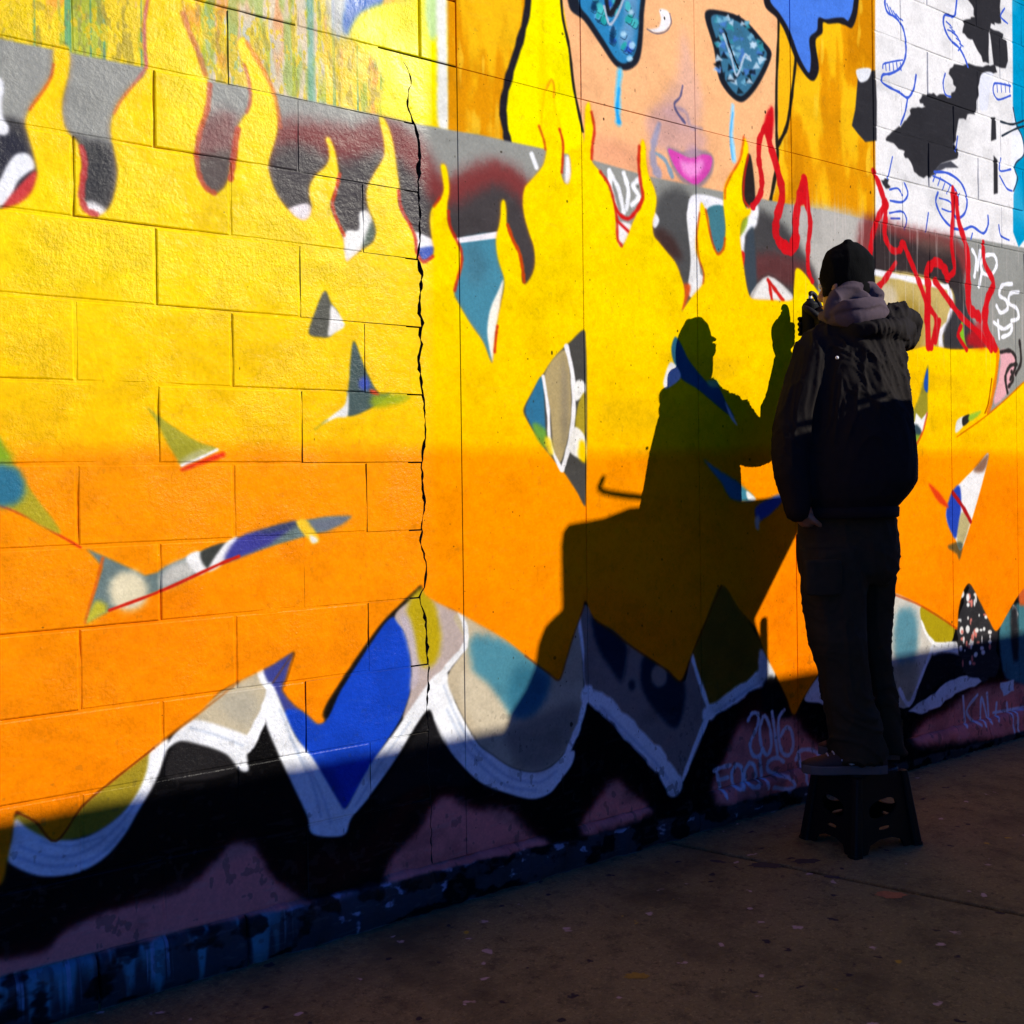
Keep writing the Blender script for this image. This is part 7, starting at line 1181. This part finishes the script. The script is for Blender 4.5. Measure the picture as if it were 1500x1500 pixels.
# ------------------------------------------------------------------ the painter (all measures in metres)
E1 = Vector((.7986, -.6019, 0)); E2 = Vector((.6019, .7986, 0)); UP = Vector((0, 0, 1))
TORSO = [(2.501, -0.42, 1.146, 0.154, 0.135), (2.5, -0.418, 1.175, 0.176, 0.165), (2.506, -0.423, 1.215, 0.202, 0.185), (2.516, -0.431, 1.271, 0.219, 0.195), (2.518, -0.432, 1.343, 0.22, 0.195), (2.518, -0.431, 1.427, 0.217, 0.19), (2.517, -0.43, 1.511, 0.209, 0.185), (2.515, -0.429, 1.595, 0.199, 0.175), (2.516, -0.429, 1.68, 0.184, 0.165), (2.521, -0.432, 1.745, 0.17, 0.15), (2.53, -0.439, 1.795, 0.142, 0.125), (2.539, -0.445, 1.841, 0.103, 0.095), (2.541, -0.447, 1.879, 0.072, 0.07)]
HEM = (2.5, -0.418, 1.167, 0.176, 0.167)
TORSO_TOP = (2.529, -0.438, 1.817)
HIPS = [(2.502, -0.42, 1.187, 0.159, 0.12), (2.5, -0.419, 1.102, 0.174, 0.13), (2.502, -0.421, 1.03, 0.18, 0.135), (2.5, -0.419, 0.958, 0.174, 0.125), (2.498, -0.419, 0.91, 0.144, 0.09)]
LEG_L = [(2.414, -0.417, 1.046, 0.112, 0.105), (2.41, -0.427, 0.929, 0.114, 0.1), (2.408, -0.438, 0.799, 0.104, 0.092), (2.406, -0.45, 0.718, 0.099, 0.09), (2.419, -0.46, 0.612, 0.088, 0.08), (2.433, -0.471, 0.506, 0.086, 0.078), (2.447, -0.482, 0.411, 0.091, 0.08), (2.458, -0.49, 0.345, 0.099, 0.085), (2.461, -0.493, 0.312, 0.09, 0.08)]
LEG_R = [(2.61, -0.427, 1.037, 0.104, 0.1), (2.634, -0.433, 0.865, 0.072, 0.09), (2.643, -0.428, 0.778, 0.064, 0.085), (2.642, -0.427, 0.692, 0.059, 0.08), (2.65, -0.434, 0.581, 0.052, 0.075), (2.662, -0.443, 0.47, 0.048, 0.072), (2.674, -0.453, 0.372, 0.045, 0.075), (2.687, -0.463, 0.298, 0.048, 0.075)]
HEAD_C = (2.511, -0.424, 1.973)
R_SH = (2.705, -0.4, 1.715)
R_EL = (2.765, -0.25, 1.56)
R_WR = (2.785, -0.135, 1.8)
R_PALM = (2.785, -0.125, 1.87)
L_SH = (2.391, -0.384, 1.713)
L_EL = (2.27, -0.37, 1.403)
L_WR = (2.265, -0.391, 1.197)
L_HAND = (2.333, -0.38, 1.148)
HOOD_A = [(2.425, -0.434, 1.805), (2.433, -0.528, 1.786), (2.521, -0.57, 1.792), (2.676, -0.536, 1.801)]
HOOD_AR = [0.018, 0.028, 0.04, 0.044]
HOOD_B = [(2.557, -0.534, 1.827), (2.665, -0.528, 1.85), (2.744, -0.525, 1.827), (2.714, -0.527, 1.776), (2.583, -0.554, 1.75)]
HOOD_BR = [0.034, 0.042, 0.04, 0.034, 0.024]
HOOD_C = [(2.575, -0.523, 1.848), (2.657, -0.522, 1.876), (2.72, -0.519, 1.899)]
HOOD_CR = [0.026, 0.022, 0.01]
GH_A = [(2.398, -0.427, 1.847), (2.417, -0.441, 1.898), (2.476, -0.46, 1.936), (2.548, -0.477, 1.948), (2.564, -0.514, 1.91)]
GH_AR = [0.02, 0.028, 0.034, 0.033, 0.026]
GH_B = [(2.4, -0.453, 1.853), (2.421, -0.5, 1.87), (2.473, -0.534, 1.872), (2.542, -0.535, 1.882)]
GH_BR = [0.018, 0.026, 0.028, 0.026]
GH_C = [(2.445, -0.374, 1.856), (2.416, -0.453, 1.831), (2.438, -0.52, 1.829), (2.529, -0.538, 1.852), (2.606, -0.496, 1.883)]
GH_CR = [0.02, 0.028, 0.032, 0.032, 0.026]
CAP = [(2.528, -0.437, 1.894, 0.07, 0.057), (2.517, -0.428, 1.935, 0.087, 0.07), (2.514, -0.426, 1.98, 0.095, 0.075), (2.514, -0.426, 2.014, 0.096, 0.076), (2.515, -0.427, 2.048, 0.09, 0.072), (2.516, -0.427, 2.077, 0.075, 0.061), (2.518, -0.428, 2.098, 0.052, 0.042), (2.521, -0.431, 2.11, 0.029, 0.022)]
CAP_TIP = [(2.507, -0.445, 2.068), (2.5, -0.44, 2.099)]
GH_D = [(2.515, -0.465, 1.841), (2.511, -0.474, 1.887)]
DOT = (2.335, -0.511, 1.689)
SHOE_L = ((2.514, -0.558, 0.2715), -50)
SHOE_R = ((2.712, -0.481, 0.2715), -34)
CAN = (2.752, -0.08, 1.8)
POCKET = [Vector((2.3, -0.469, 0.95))]
STOOL_C = (2.535, -.437, 0.0); STOOL_A = -9; STOOL_W = .285; STOOL_D = .235; STOOL_H = 0.27

JACK = mat("jacket_shell", (.0155, .0125, .0115), .8, spec=.07, nscale=30, bump=.3, bscale=60, bdist=.004)
TROU = mat("trouser_cloth", (.034, .027, .015), .9, spec=.1, nscale=40, bump=.4, bscale=70, bdist=.004)
HOODM = mat("grey_fleece", (.085, .062, .074), .95, spec=.1, nscale=60, bump=.4, bscale=220, bdist=.0015)
KNIT = mat("black_knit", (.004, .004, .004), .95, spec=.08, bump=.6, bscale=260, bdist=.002, stretch=(1, 1, .35))
SKINM = mat("skin", (.32, .16, .09), .5, nscale=50, namt=.12)
SHOEM = mat("dark_suede", (.030, .020, .018), .85, bump=.3, bscale=120, bdist=.001)
SOLEM = mat("rubber_sole", (.09, .08, .075), .7); STRIPE = mat("pale_leather", (.55, .50, .48), .6); LACE = mat("lace_cotton", (.5, .46, .44), .8); GLOVE = mat("black_glove", (.006, .005, .005), .6, spec=.2, bump=.4, bscale=90, bdist=.002)

def rings(data, n=28, pw=.9): return loft([ering((x, y, z), E1, E2, a, b, n, pw) for x, y, z, a, b in data])
def ridge(p, s, seed):
    q = noise.noise(Vector((p.x*s[0]+seed, p.y*s[1]+seed*.7, p.z*s[2]))); return 1-min(1, abs(q)*2.6)
def jacket_folds(p, n):
    w = noise.noise(p*3.1)*.35; q = Vector((p.x+w*.3, p.y, p.z*.55+p.x*.35+w))
    up_ = max(.25, min(1, (p.z-1.25)/.3)); q2 = Vector((q.x+q.z*.8, q.y, q.z*.6))
    d = up_*(.010*ridge(q, (9, 9, 4), 1.3)**2+.007*ridge(q2, (17, 17, 7), 5.1)**3+(.004 if p.z < 1.72 else .001)*ridge(q2, (31, 31, 12), 8.7)**3)+.009*noise.noise(p*5)
    hem = max(0, 1-abs(p.z-1.15)/.10); return d*(1-.5*hem)-.006
def trouser_folds(p, n):
    w = noise.noise(p*4)*.25; lowk = max(0, min(1, (.62-p.z)/.3))
    q = Vector((p.x*.5, p.y*.5, p.z+w+p.x*.4))
    return (.004+.013*lowk)*ridge(q, (5, 5, 17), 2.2)**2+.006*ridge(Vector((p.x, p.y, p.z*.5+p.x)), (13, 13, 8), 4.4)**2+.006*noise.noise(p*9)-.005
HC = Vector(HEAD_C); LAT = Vector((.996, -.087, 0)); FWD = Vector((.087, .996, 0))
def hring(dz, a, b, s): return ering(HC+UP*dz+FWD*s, LAT, FWD, a, b, 24)
head = loft([hring(*q) for q in ((-.128, .018, .018, .050), (-.116, .038, .040, .044), (-.09, .055, .060, .030), (-.06, .062, .070, .020), (-.03, .066, .074, .014), (0, .066, .074, .010), (.03, .064, .070, .006), (.07, .058, .062, .002), (.10, .040, .044, 0), (.112, .022, .026, 0))])
def ell(c, a, b, d): return loft([ering(c+UP*(d*math.sin(t)), LAT, FWD, a*math.cos(t), b*math.cos(t), 12) for t in np.linspace(-1.45, 1.45, 9)])
nose_ = tube([HC+FWD*.092+UP*.01, HC+FWD*.106+UP*-.018, HC+FWD*.118+UP*-.04, HC+FWD*.098+UP*-.05], [.008, .011, .014, .012], 10, 4)
lips = ell(HC+FWD*.094-UP*.078, .022, .012, .010); brow = ell(HC+FWD*.088+UP*.022, .05, .014, .010)
ears = [ell(HC+LAT*s*.070-FWD*.004-UP*.018, .010, .022, .032) for s in (-1, 1)]
neck = tube([HC-UP*.08-FWD*.02, HC-UP*.16-FWD*.03, TORSO_TOP], [.052, .054, .07], 18, 4)
core = rings([(x, y, z, a*.62, b*.62) for x, y, z, a, b in TORSO[1:]]+[(x, y, z, a*.7, b*.7) for x, y, z, a, b in HIPS])
def limb(pts, rad): return tube(pts, rad, 14, 5)
arm_r = limb([R_SH, R_EL, R_WR, R_PALM], [.046, .040, .030, .024]); arm_l = limb([L_SH, L_EL, L_WR], [.046, .040, .028])
legs = [rings([(x, y, z, a*.66, b*.66) for x, y, z, a, b in d]) for d in (LEG_L, LEG_R)]
LF = (Vector(L_HAND)-Vector(L_WR)).normalized()
lefthand = [tube([L_WR, Vector(L_WR)+LF*.05, L_HAND], [.026, .034, .038], 12, 4)]
for i in range(4):
    sd = (i-1.5)*.019; b0 = Vector(L_HAND)+LF*.02+E2*sd*.6-E1*sd*.7; lefthand.append(tube([b0, b0+LF*(.035+.004*(1-abs(i-1.4)))+E1*.004, b0+LF*.07+E1*.014], [.010, .009, .008], 10, 3))
lefthand.append(tube([Vector(L_HAND)-LF*.02-E2*.03, Vector(L_HAND)+LF*.02-E2*.052+E1*.005, Vector(L_HAND)+LF*.05-E2*.05+E1*.015], [.012, .011, .009], 10, 3))
body = fuse("person", [head, nose_, lips, brow]+ears+[neck, core, arm_r, arm_l]+legs+lefthand, .0055, 3)
person = tag(link("person", body, SKINM), "person in black jacket and knit cap spraying the wall from a stool", "person")
for s in (-1, 1):
    v, f = ball(HC+FWD*.086+LAT*s*.03-UP*.004, .0125); link("eye", mk("eye", v, f, True), mat("eye_white", (.7, .68, .66), .2), person)
# jacket: torso, both sleeves and the rolled hood grow out of one shell
hoodlobes = [tube(HOOD_A, HOOD_AR, 16, 5), tube(HOOD_B, HOOD_BR, 16, 5), tube(HOOD_C, HOOD_CR, 14, 5)]
sleeve_r = tube([R_SH, R_EL, R_WR], [.088, .074, .052], 18, 6); sleeve_l = tube([L_SH, L_EL, L_WR], [.083, .070, .052], 18, 6)
yoke = tube([L_SH, Vector(TORSO_TOP)-UP*.045, R_SH], [.085, .10, .085], 18, 6)
jk = fuse("jacket", [rings(TORSO), sleeve_r, sleeve_l, yoke]+hoodlobes, .006, 4, jacket_folds)
jacket = link("jacket", jk, JACK, person)
# hem band, cuffs, reflective dot, zip pull
v, f = loft([ering((HEM[0], HEM[1], HEM[2]+dz), E1, E2, HEM[3]*k, HEM[4]*k, 36, .9) for dz, k in ((-.022, .97), (-.018, 1.0), (.012, 1.01), (.018, .98))]); link("hem_band", mk("hem_band", v, f, True), JACK, jacket)
for p0, p1 in ((R_EL, R_WR), (L_EL, L_WR)):
    d = (Vector(p1)-Vector(p0)).normalized(); v, f = tube([Vector(p1)-d*.01, Vector(p1)+d*.02], [.047, .044], 16, 3); link("cuff", mk("cuff", v, f, True), JACK, jacket)
v, f = ball(DOT, .006); link("reflector_dot", mk("reflector_dot", v, f, True), mat("reflector", (.85, .88, .9), .15), jacket)
# grey hood of the sweater worn underneath
gh = fuse("hoodie_hood", [tube(GH_A, GH_AR, 16, 5), tube(GH_B, GH_BR, 16, 5), tube(GH_C, GH_CR, 16, 5), tube(GH_D, [.045, .05], 16, 3)], .005, 3, lambda p, n: .007*ridge(p+Vector((0, 0, noise.noise(p*7)*.05)), (9, 9, 22), 3.)**2-.003)
link("hoodie_hood", gh, HOODM, person)
# knit cap
cap = fuse("knit_cap", [loft([ering((x, y, z), E1, E2, a, b, 28) for x, y, z, a, b in CAP]), tube([CAP_TIP[0], CAP_TIP[1]], [.034, .020], 12, 3)], .005, 3, lambda p, n: .004*ridge(p, (13, 13, 9), 7.)+.003*noise.noise(p*22)-.003)
cap_o = link("knit_cap", cap, KNIT, person)
v, f = loft([ering((CAP[1][0], CAP[1][1], CAP[1][2]+dz), E1, E2, CAP[1][3]*k, CAP[1][4]*k, 32) for dz, k in ((-.012, .98), (-.008, 1.03), (.020, 1.045), (.026, 1.0))]); link("cap_cuff", mk("cap_cuff", v, f, True), KNIT, cap_o)
# trousers
tr = fuse("trousers", [rings(HIPS), rings(LEG_L), rings(LEG_R)], .007, 4, trouser_folds); trousers = link("trousers", tr, TROU, person)
pk = fuse("cargo_pocket", [loft([ering(POCKET[0]+UP*dz, E1, E2, a, .022, 20, .5) for dz, a in ((-.062, .05), (-.055, .062), (.05, .064), (.058, .055))])], .005, 3); link("cargo_pocket", pk, TROU, trousers)
# shoes
def shoe(heel, az, L=.285):
    d = Vector((math.sin(az), math.cos(az), 0)); s = Vector((d.y, -d.x, 0)); H = Vector(heel)
    st = [(0, .026, .0), (.03, .036, 0), (.08, .037, 0), (.13, .037, 0), (.18, .044, 0), (.225, .046, 0), (.26, .036, 0), (.283, .016, 0)]
    k = L/.285
    def outline(z, m_): return [H+d*x*k+s*w*m_+UP*z for x, w, _ in st]+[H+d*x*k-s*w*m_+UP*z for x, w, _ in st[::-1]]
    v, f = loft([outline(0, .98), outline(.004, 1.03), outline(.026, 1.04), outline(.030, .98)])
    up_h = [.075, .085, .092, .088, .066, .052, .044, .034]
    rr = []
    for (x, w, _), h in zip(st, up_h):
        ring = []
        for q in range(14):
            t = math.pi*q/13; ring.append(H+d*x*k+s*(math.cos(t)*w*.97)+UP*(.026+(h-.026)*max(0.0, math.sin(t))**.75))
        rr.append(ring)
    uv, uf = loft(rr)
    o = link("shoe", mk("shoe", uv, uf, True), SHOEM, person)
    link("sole", mk("sole", v, f), SOLEM, o)
    for sg in (-1, 1):
        rb = [H+d*x*k+s*sg*(w*.97+.0015)+UP*z for x, w, z in ((.055, .036, .045), (.09, .037, .05), (.125, .0385, .040), (.16, .040, .052))]
        hw = [.0045, .006, .0065, .003]; vv = [p+UP*h for p, h in zip(rb, hw)]+[p-UP*h for p, h in zip(rb, hw)]; n = len(rb)
        vv += [p+s*sg*.0018 for p in vv]
        ff = [(i+2*n, i+1+2*n, i+1+3*n, i+3*n) for i in range(n-1)]+[(i, i+1, i+1+2*n, i+2*n) for i in range(n-1)]+[(i+n, i+3*n, i+1+3*n, i+1+n) for i in range(n-1)]
        link("side_stripe", mk("side_stripe", vv, ff), STRIPE, o)
    for j in range(4):
        x = (.135+j*.02)*k; h = np.interp(.135+j*.02, [q[0] for q in st], up_h)
        v, f = tube([H+d*x+s*.024+UP*(h-.012), H+d*(x+.004)+UP*(h+.003), H+d*x-s*.024+UP*(h-.012)], [.003]*3, 8, 4); link("lace", mk("lace", v, f, True), LACE, o)
shoe(SHOE_L[0], math.radians(SHOE_L[1])); shoe(SHOE_R[0], math.radians(SHOE_R[1]))
# gloved right hand closed round the can
CA = Vector(CAN); gl = [tube([R_WR, Vector(R_WR)*.4+Vector(R_PALM)*.6, Vector(R_PALM)+UP*.03], [.034, .038, .034], 14, 4)]
def cp(x, y, z): return CA+Vector((x, y, z))
gl.append(tube([cp(.016, -.050, .045), cp(.002, -.050, .085), cp(.010, -.046, .125)], [.024, .028, .024], 12, 3)); gl.append(tube([cp(.034, -.036, .055), cp(.036, -.036, .085), cp(.030, -.036, .115)], [.022, .024, .020], 12, 3))
for i, (z, r) in enumerate(((.108, .0095), (.087, .0098), (.066, .0092), (.047, .0082))):
    gl.append(tube([cp(.040, -.022, z), cp(.046, .010, z+.004), cp(.022, .040, z+.002), cp(-.014, .041, z-.002), cp(-.030, .026, z-.004)], [r*1.1, r, r, r*.9, r*.8], 10, 4))
gl.append(tube([cp(.030, -.030, .115), cp(.036, -.014, .160), cp(.022, -.004, .196), cp(.002, -.002, .203), cp(-.004, -.004, .196)], [.0115, .0105, .010, .0095, .008], 10, 4))
gl.append(tube([cp(.006, -.054, .080), cp(-.020, -.046, .105), cp(-.038, -.026, .128), cp(-.036, -.004, .142)], [.018, .0155, .0135, .0105], 10, 4))
glm = fuse("glove", gl, .0032, 2); link("glove", glm, GLOVE, person)
# the spray can it holds
can = tag(empty("spray_can", CAN), "dark spray paint can held upright in the painter's gloved hand", "spray can")
CANM = mat("can_print", (.006, .006, .006), .7, spec=.1); CANT = mat("can_dome", (.01, .01, .01), .6, spec=.15)
def cyl(prof): return loft([ering(CA+UP*z, Vector((1, 0, 0)), Vector((0, 1, 0)), r, r, 28) for z, r in prof])
v, f = cyl([(0, .029), (.004, .0325), (.150, .0325), (.154, .031)]); link("can_body", mk("can_body", v, f), CANM, can)
v, f = cyl([(.153, .031), (.162, .027), (.170, .018), (.174, .014), (.180, .014)]); link("can_shoulder", mk("can_shoulder", v, f, True), CANT, can)
v, f = cyl([(.179, .007), (.192, .007), (.194, .005)]); link("nozzle", mk("nozzle", v, f), mat("nozzle_white", (.75, .75, .72), .5), can)


# ------------------------------------------------------------------ step stool
PLASTIC = mat("black_plastic", (.005, .005, .005), .5, spec=.2, bump=.2, bscale=200, bdist=.0006)
stool = tag(empty("step_stool", STOOL_C), "small black plastic folding step stool under the painter's shoes", "stool")
ph = math.radians(STOOL_A); s1 = Vector((math.cos(ph), math.sin(ph), 0)); s2 = Vector((-math.sin(ph), math.cos(ph), 0)); SH = STOOL_H
def stool_corner(sx, sy, top): 
    a, b = (STOOL_W/2*.76, STOOL_D/2*.80) if top else (STOOL_W/2, STOOL_D/2)
    return Vector(STOOL_C)+s1*a*sx+s2*b*sy+Vector((0, 0, SH-.012 if top else 0))
def oval(cx, cy, rx, ry, n=18, pw=.8, sk=0):
    o = []
    for k in range(n):
        t = 2*math.pi*k/n; x, y = math.cos(t), math.sin(t)
        x = math.copysign(abs(x)**pw, x)*rx; y = math.copysign(abs(y)**pw, y)*ry; o.append((cx+x, cy+y+sk*x))
    return o
def stool_side(c00, c10, c11, c01, side):
    # panel spanned by two base corners and two top corners
    o = (c00+c10)/2; ex = (c10-c00).normalized(); upv = ((c01+c11)/2-o); ey = (upv-ex*upv.dot(ex)).normalized(); H = upv.dot(ey)
    wb = (c10-c00).length/2; wt = (c11-c01).length/2
    arch = [(-wb*.62, .0), (-wb*.52, .028), (-wb*.2, .042), (wb*.2, .042), (wb*.52, .028), (wb*.62, .0)]
    outer = [(-wb, 0)]+arch+[(wb, 0), (wt, H), (-wt, H)]
    holes = [oval(-wt*.02, H*.56, wb*.46, .030, sk=.12*side), oval(0, H*.30, wb*.2, .006)]
    link("side_panel", plate("side_panel", outer, holes, .008, o, ex, ey), PLASTIC, stool)
cs = {(sx, sy, t): stool_corner(sx, sy, t) for sx in (-1, 1) for sy in (-1, 1) for t in (0, 1)}
for (a, b, sd) in (((-1, -1), (1, -1), 1), ((1, -1), (1, 1), -1), ((1, 1), (-1, 1), 1), ((-1, 1), (-1, -1), -1)):
    stool_side(cs[a+(0,)], cs[b+(0,)], cs[b+(1,)], cs[a+(1,)], sd)
for sx in (-1, 1):
    for sy in (-1, 1):
        p0, p1 = cs[(sx, sy, 0)], cs[(sx, sy, 1)]; d = (p1-p0).normalized(); ra = ering(p0, s1, s2, .020, .020, 10, .5); rb = ering(p1, s1, s2, .015, .015, 10, .5)
        v, f = loft([ra, rb]); link("leg", mk("leg", v, f), PLASTIC, stool)
        v, f = loft([ering(p0, s1, s2, .022, .022, 10, .5), ering(p0+Vector((0, 0, .01)), s1, s2, .021, .021, 10, .5)]); link("foot_pad", mk("foot_pad", v, f), PLASTIC, stool)
tw, td = STOOL_W/2*.80, STOOL_D/2*.86; T = Vector(STOOL_C)
top_rings = [ering(T+Vector((0, 0, SH-.030)), s1, s2, tw*1.02, td*1.02, 32, .45), ering(T+Vector((0, 0, SH-.006)), s1, s2, tw*1.0, td*1.0, 32, .45), ering(T+Vector((0, 0, SH)), s1, s2, tw*.97, td*.96, 32, .45)]
v, f = loft(top_rings); tp = link("top_plate", mk("top_plate", v, f), PLASTIC, stool)
for i in range(9):
    for j in range(5):
        p = T+s1*tw*(-.8+.2*i)+s2*td*(-.7+.35*j)+Vector((0, 0, SH-.0008)); v, f = loft([ering(p, s1, s2, .006, .006, 8), ering(p+Vector((0, 0, .0018)), s1, s2, .005, .005, 8)])
        link("grip_dot", mk("grip_dot", v, f), PLASTIC, tp)

# ------------------------------------------------------------------ unseen stand-in cart and truck, added to cast the shadows on the wall
MET = mat("galvanised_steel", (.32, .33, .34), .45, .8); PNT = mat("cart_paint", (.24, .25, .27), .5); RUB = mat("tyre_rubber", (.02, .02, .02), .9); GLS = mat("dark_glass", (.02, .025, .03), .08); TRW = mat("truck_white", (.62, .62, .60), .5, namt=.06)
def mark(name, pts, col, parent):
    me = mk(name, [(x, y, .0012) for x, y in pts], [tuple(range(len(pts)))]); link(name, me, mat(name+'_paint', col, .9, nscale=60, namt=.5), parent)
def blot(cx, cy, rx, ry, rot, seed, n=22):
    r = random.Random(seed); o = []
    for k in range(n):
        t = 2*math.pi*k/n; q = r.uniform(.7, 1.15); x, y = rx*q*math.cos(t), ry*q*math.sin(t); o.append((cx+x*math.cos(rot)-y*math.sin(rot), cy+x*math.sin(rot)+y*math.cos(rot)))
    return o
slabs = [o for o in walk.children]; near = slabs[2]
mark("orange_paint_patch", blot(2.182,-0.799,.055,.028,-.6,4), (.30,.12,.04), near)
mark("yellow_paint_patch", blot(1.191,-0.713,.035,.02,-.6,9), (.25,.17,.01), near)
mark("dark_stain", blot(2.217,-0.449,0.05,0.022500000000000003,-0.5,20), (.035,.03,.026), near)
mark("dark_stain", blot(2.081,-0.388,0.06,0.027,-0.7,21), (.035,.03,.026), near)
mark("dark_stain", blot(2.168,-0.595,0.03,0.0135,-0.9,22), (.035,.03,.026), near)
mark("dark_stain", blot(1.987,-0.262,0.03,0.0135,-1.1,23), (.035,.03,.026), near)

SH_H = Vector((SUN_DIR.x, SUN_DIR.y, 0)).normalized()          # the stand-in cart is turned square to the sun
side = Vector((-SH_H.y, SH_H.x, 0))*-1
def wheel(parent, c, axis, r, w):
    ax = Vector(axis).normalized(); a = Vector((0, 0, 1)); b = ax.cross(a); c = Vector(c)
    v, f = loft([ering(c-ax*w/2, a, b, r*.9, r*.9, 28), ering(c-ax*w*.35, a, b, r, r, 28), ering(c+ax*w*.35, a, b, r, r, 28), ering(c+ax*w/2, a, b, r*.9, r*.9, 28)])
    wl_ = link("wheel", mk("wheel", v, f, True), RUB, parent)
    v, f = loft([ering(c-ax*w*.53, a, b, r*.58, r*.58, 20), ering(c+ax*w*.53, a, b, r*.58, r*.58, 20)]); link("rim", mk("rim", v, f), MET, wl_)
CART_D = 1.45
CART_SH = {'cabinet': [(1.545, 0.834), (1.543, 1.071), (1.553, 1.12), (1.58, 1.144), (1.735, 1.159), (1.862, 1.191), (2.332, 1.198), (2.516, 1.203), (2.492, 0.75)], 'hopper': [(1.546, 0.861), (1.511, 0.841), (1.47, 0.811), (1.44, 0.754), (1.425, 0.678), (1.388, 0.616), (1.326, 0.548), (1.289, 0.456), (2.511, 0.473), (2.537, 0.641), (2.492, 0.763)], 'flap': [(2.485, 1.202), (2.88, 1.22), (2.753, 1.062), (2.492, 0.742)], 'handle': [(1.734, 1.294), (1.736, 1.248), (1.995, 1.216)]}
def cart_prism(name, out2d, depth, m_, parent):
    """outline in (wall x, wall z) of its shadow, stood up square to the sun CART_D metres out"""
    k = CART_D/SUN_DIR.y; pts = [Vector((x, 0, z))-SUN_DIR*k for x, z in out2d]
    # slide each point along the sun ray until it lies in the upright plane through CART_O
    o = [p-SUN_DIR*((p-CART_O).dot(SH_H)/SUN_DIR.dot(SH_H)) for p in pts]
    n = len(o); v = [tuple(p) for p in o]+[tuple(p-SH_H*depth) for p in o]
    f = [tuple(range(n)), tuple(range(2*n-1, n-1, -1))]+[(i, i+n, (i+1) % n+n, (i+1) % n) for i in range(n)]
    me = mk(name, v, f); bm = bmesh.new(); bm.from_mesh(me); bmesh.ops.recalc_face_normals(bm, faces=bm.faces); bm.to_mesh(me); bm.free()
    return link(name, me, m_, parent)
CART_O = Vector((2.1, 0, 1))-SUN_DIR*(CART_D/SUN_DIR.y)
cart = tag(empty("shadow_caster_cart", (CART_O.x, CART_O.y, 0)), "unseen stand-in cart with a tilted side flap, shaped to cast the boxy wall shadow", "cart")  # invented object out of view; its outline follows the shadow it has to cast
cart_prism("cabinet", CART_SH['cabinet'], .35, PNT, cart); cart_prism("hopper", CART_SH['hopper'], .30, PNT, cart); cart_prism("side_flap", CART_SH['flap'], .012, MET, cart)
def cart_pt(x, z):
    p = Vector((x, 0, z))-SUN_DIR*(CART_D/SUN_DIR.y); return p-SUN_DIR*((p-CART_O).dot(SH_H)/SUN_DIR.dot(SH_H))
v, f = tube([cart_pt(*p) for p in CART_SH['handle']], [.011]*3, 10, 4); link("handle", mk("handle", v, f, True), MET, cart)
fl = [cart_pt(1.62, .6), cart_pt(2.55, .6)]
for p in fl:
    for dd in (.04, .28):
        q = p-SH_H*dd; wheel(cart, (q.x, q.y, .17), side, .17, .05)
        v, f = tube([(q.x, q.y, .17), (q.x, q.y, .8), (q.x, q.y, 1.45)], [.02, .02, .02], 8, 2); link("frame_post", mk("frame_post", v, f), MET, cart)

TY, TZ = -3.45, -.13
kk = -TY/SUN_DIR.y; ttop = .515-SUN_DIR.z*kk  # box top set by the shadow edge wanted low on the wall
truck = tag(empty("shadow_caster_truck", (5, TY-1.1, TZ)), "unseen stand-in box truck by the kerb, added to shade the pavement and lower wall", "truck")  # out of view, added only to shade the pavement and wall foot
link("cargo_box", bevelled("cargo_box", *box_vf(1.2, 8.2, TY-2.2, TY, TZ+.55, ttop), w=.02), TRW, truck)
v = [(8.25, TY-2.1, TZ+.5), (10.1, TY-2.1, TZ+.5), (10.1, TY-.1, TZ+.5), (8.25, TY-.1, TZ+.5), (8.25, TY-2.1, 2.0), (9.35, TY-2.0, 2.0), (9.35, TY-.2, 2.0), (8.25, TY-.1, 2.0), (10.05, TY-2.1, 1.15), (10.05, TY-.1, 1.15)]
f = [(0, 3, 2, 1), (4, 5, 6, 7), (0, 1, 8, 5, 4), (3, 7, 6, 9, 2), (1, 2, 9, 8), (8, 9, 6, 5), (0, 4, 7, 3)]
cab = link("cab", mk("cab", v, f), TRW, truck)
link("windshield", mk("windshield", [(10.0, TY-1.95, 1.24), (10.0, TY-.25, 1.24), (9.42, TY-.35, 1.93), (9.42, TY-1.85, 1.93)], [(0, 1, 2, 3)]), GLS, cab)
link("chassis", mk("chassis", *box_vf(1.3, 9.9, TY-1.6, TY-.6, TZ+.35, TZ+.548)), MET, truck)
link("side_skirt", mk("side_skirt", *box_vf(3.4, 7.9, TY-.06, TY-.02, TZ+.12, TZ+.545)), TRW, truck)
for x in (2.4, 9.1):
    for y in (TY-.22, TY-1.98): wheel(truck, (x, y, TZ+.42), (0, 1, 0), .42, .26)
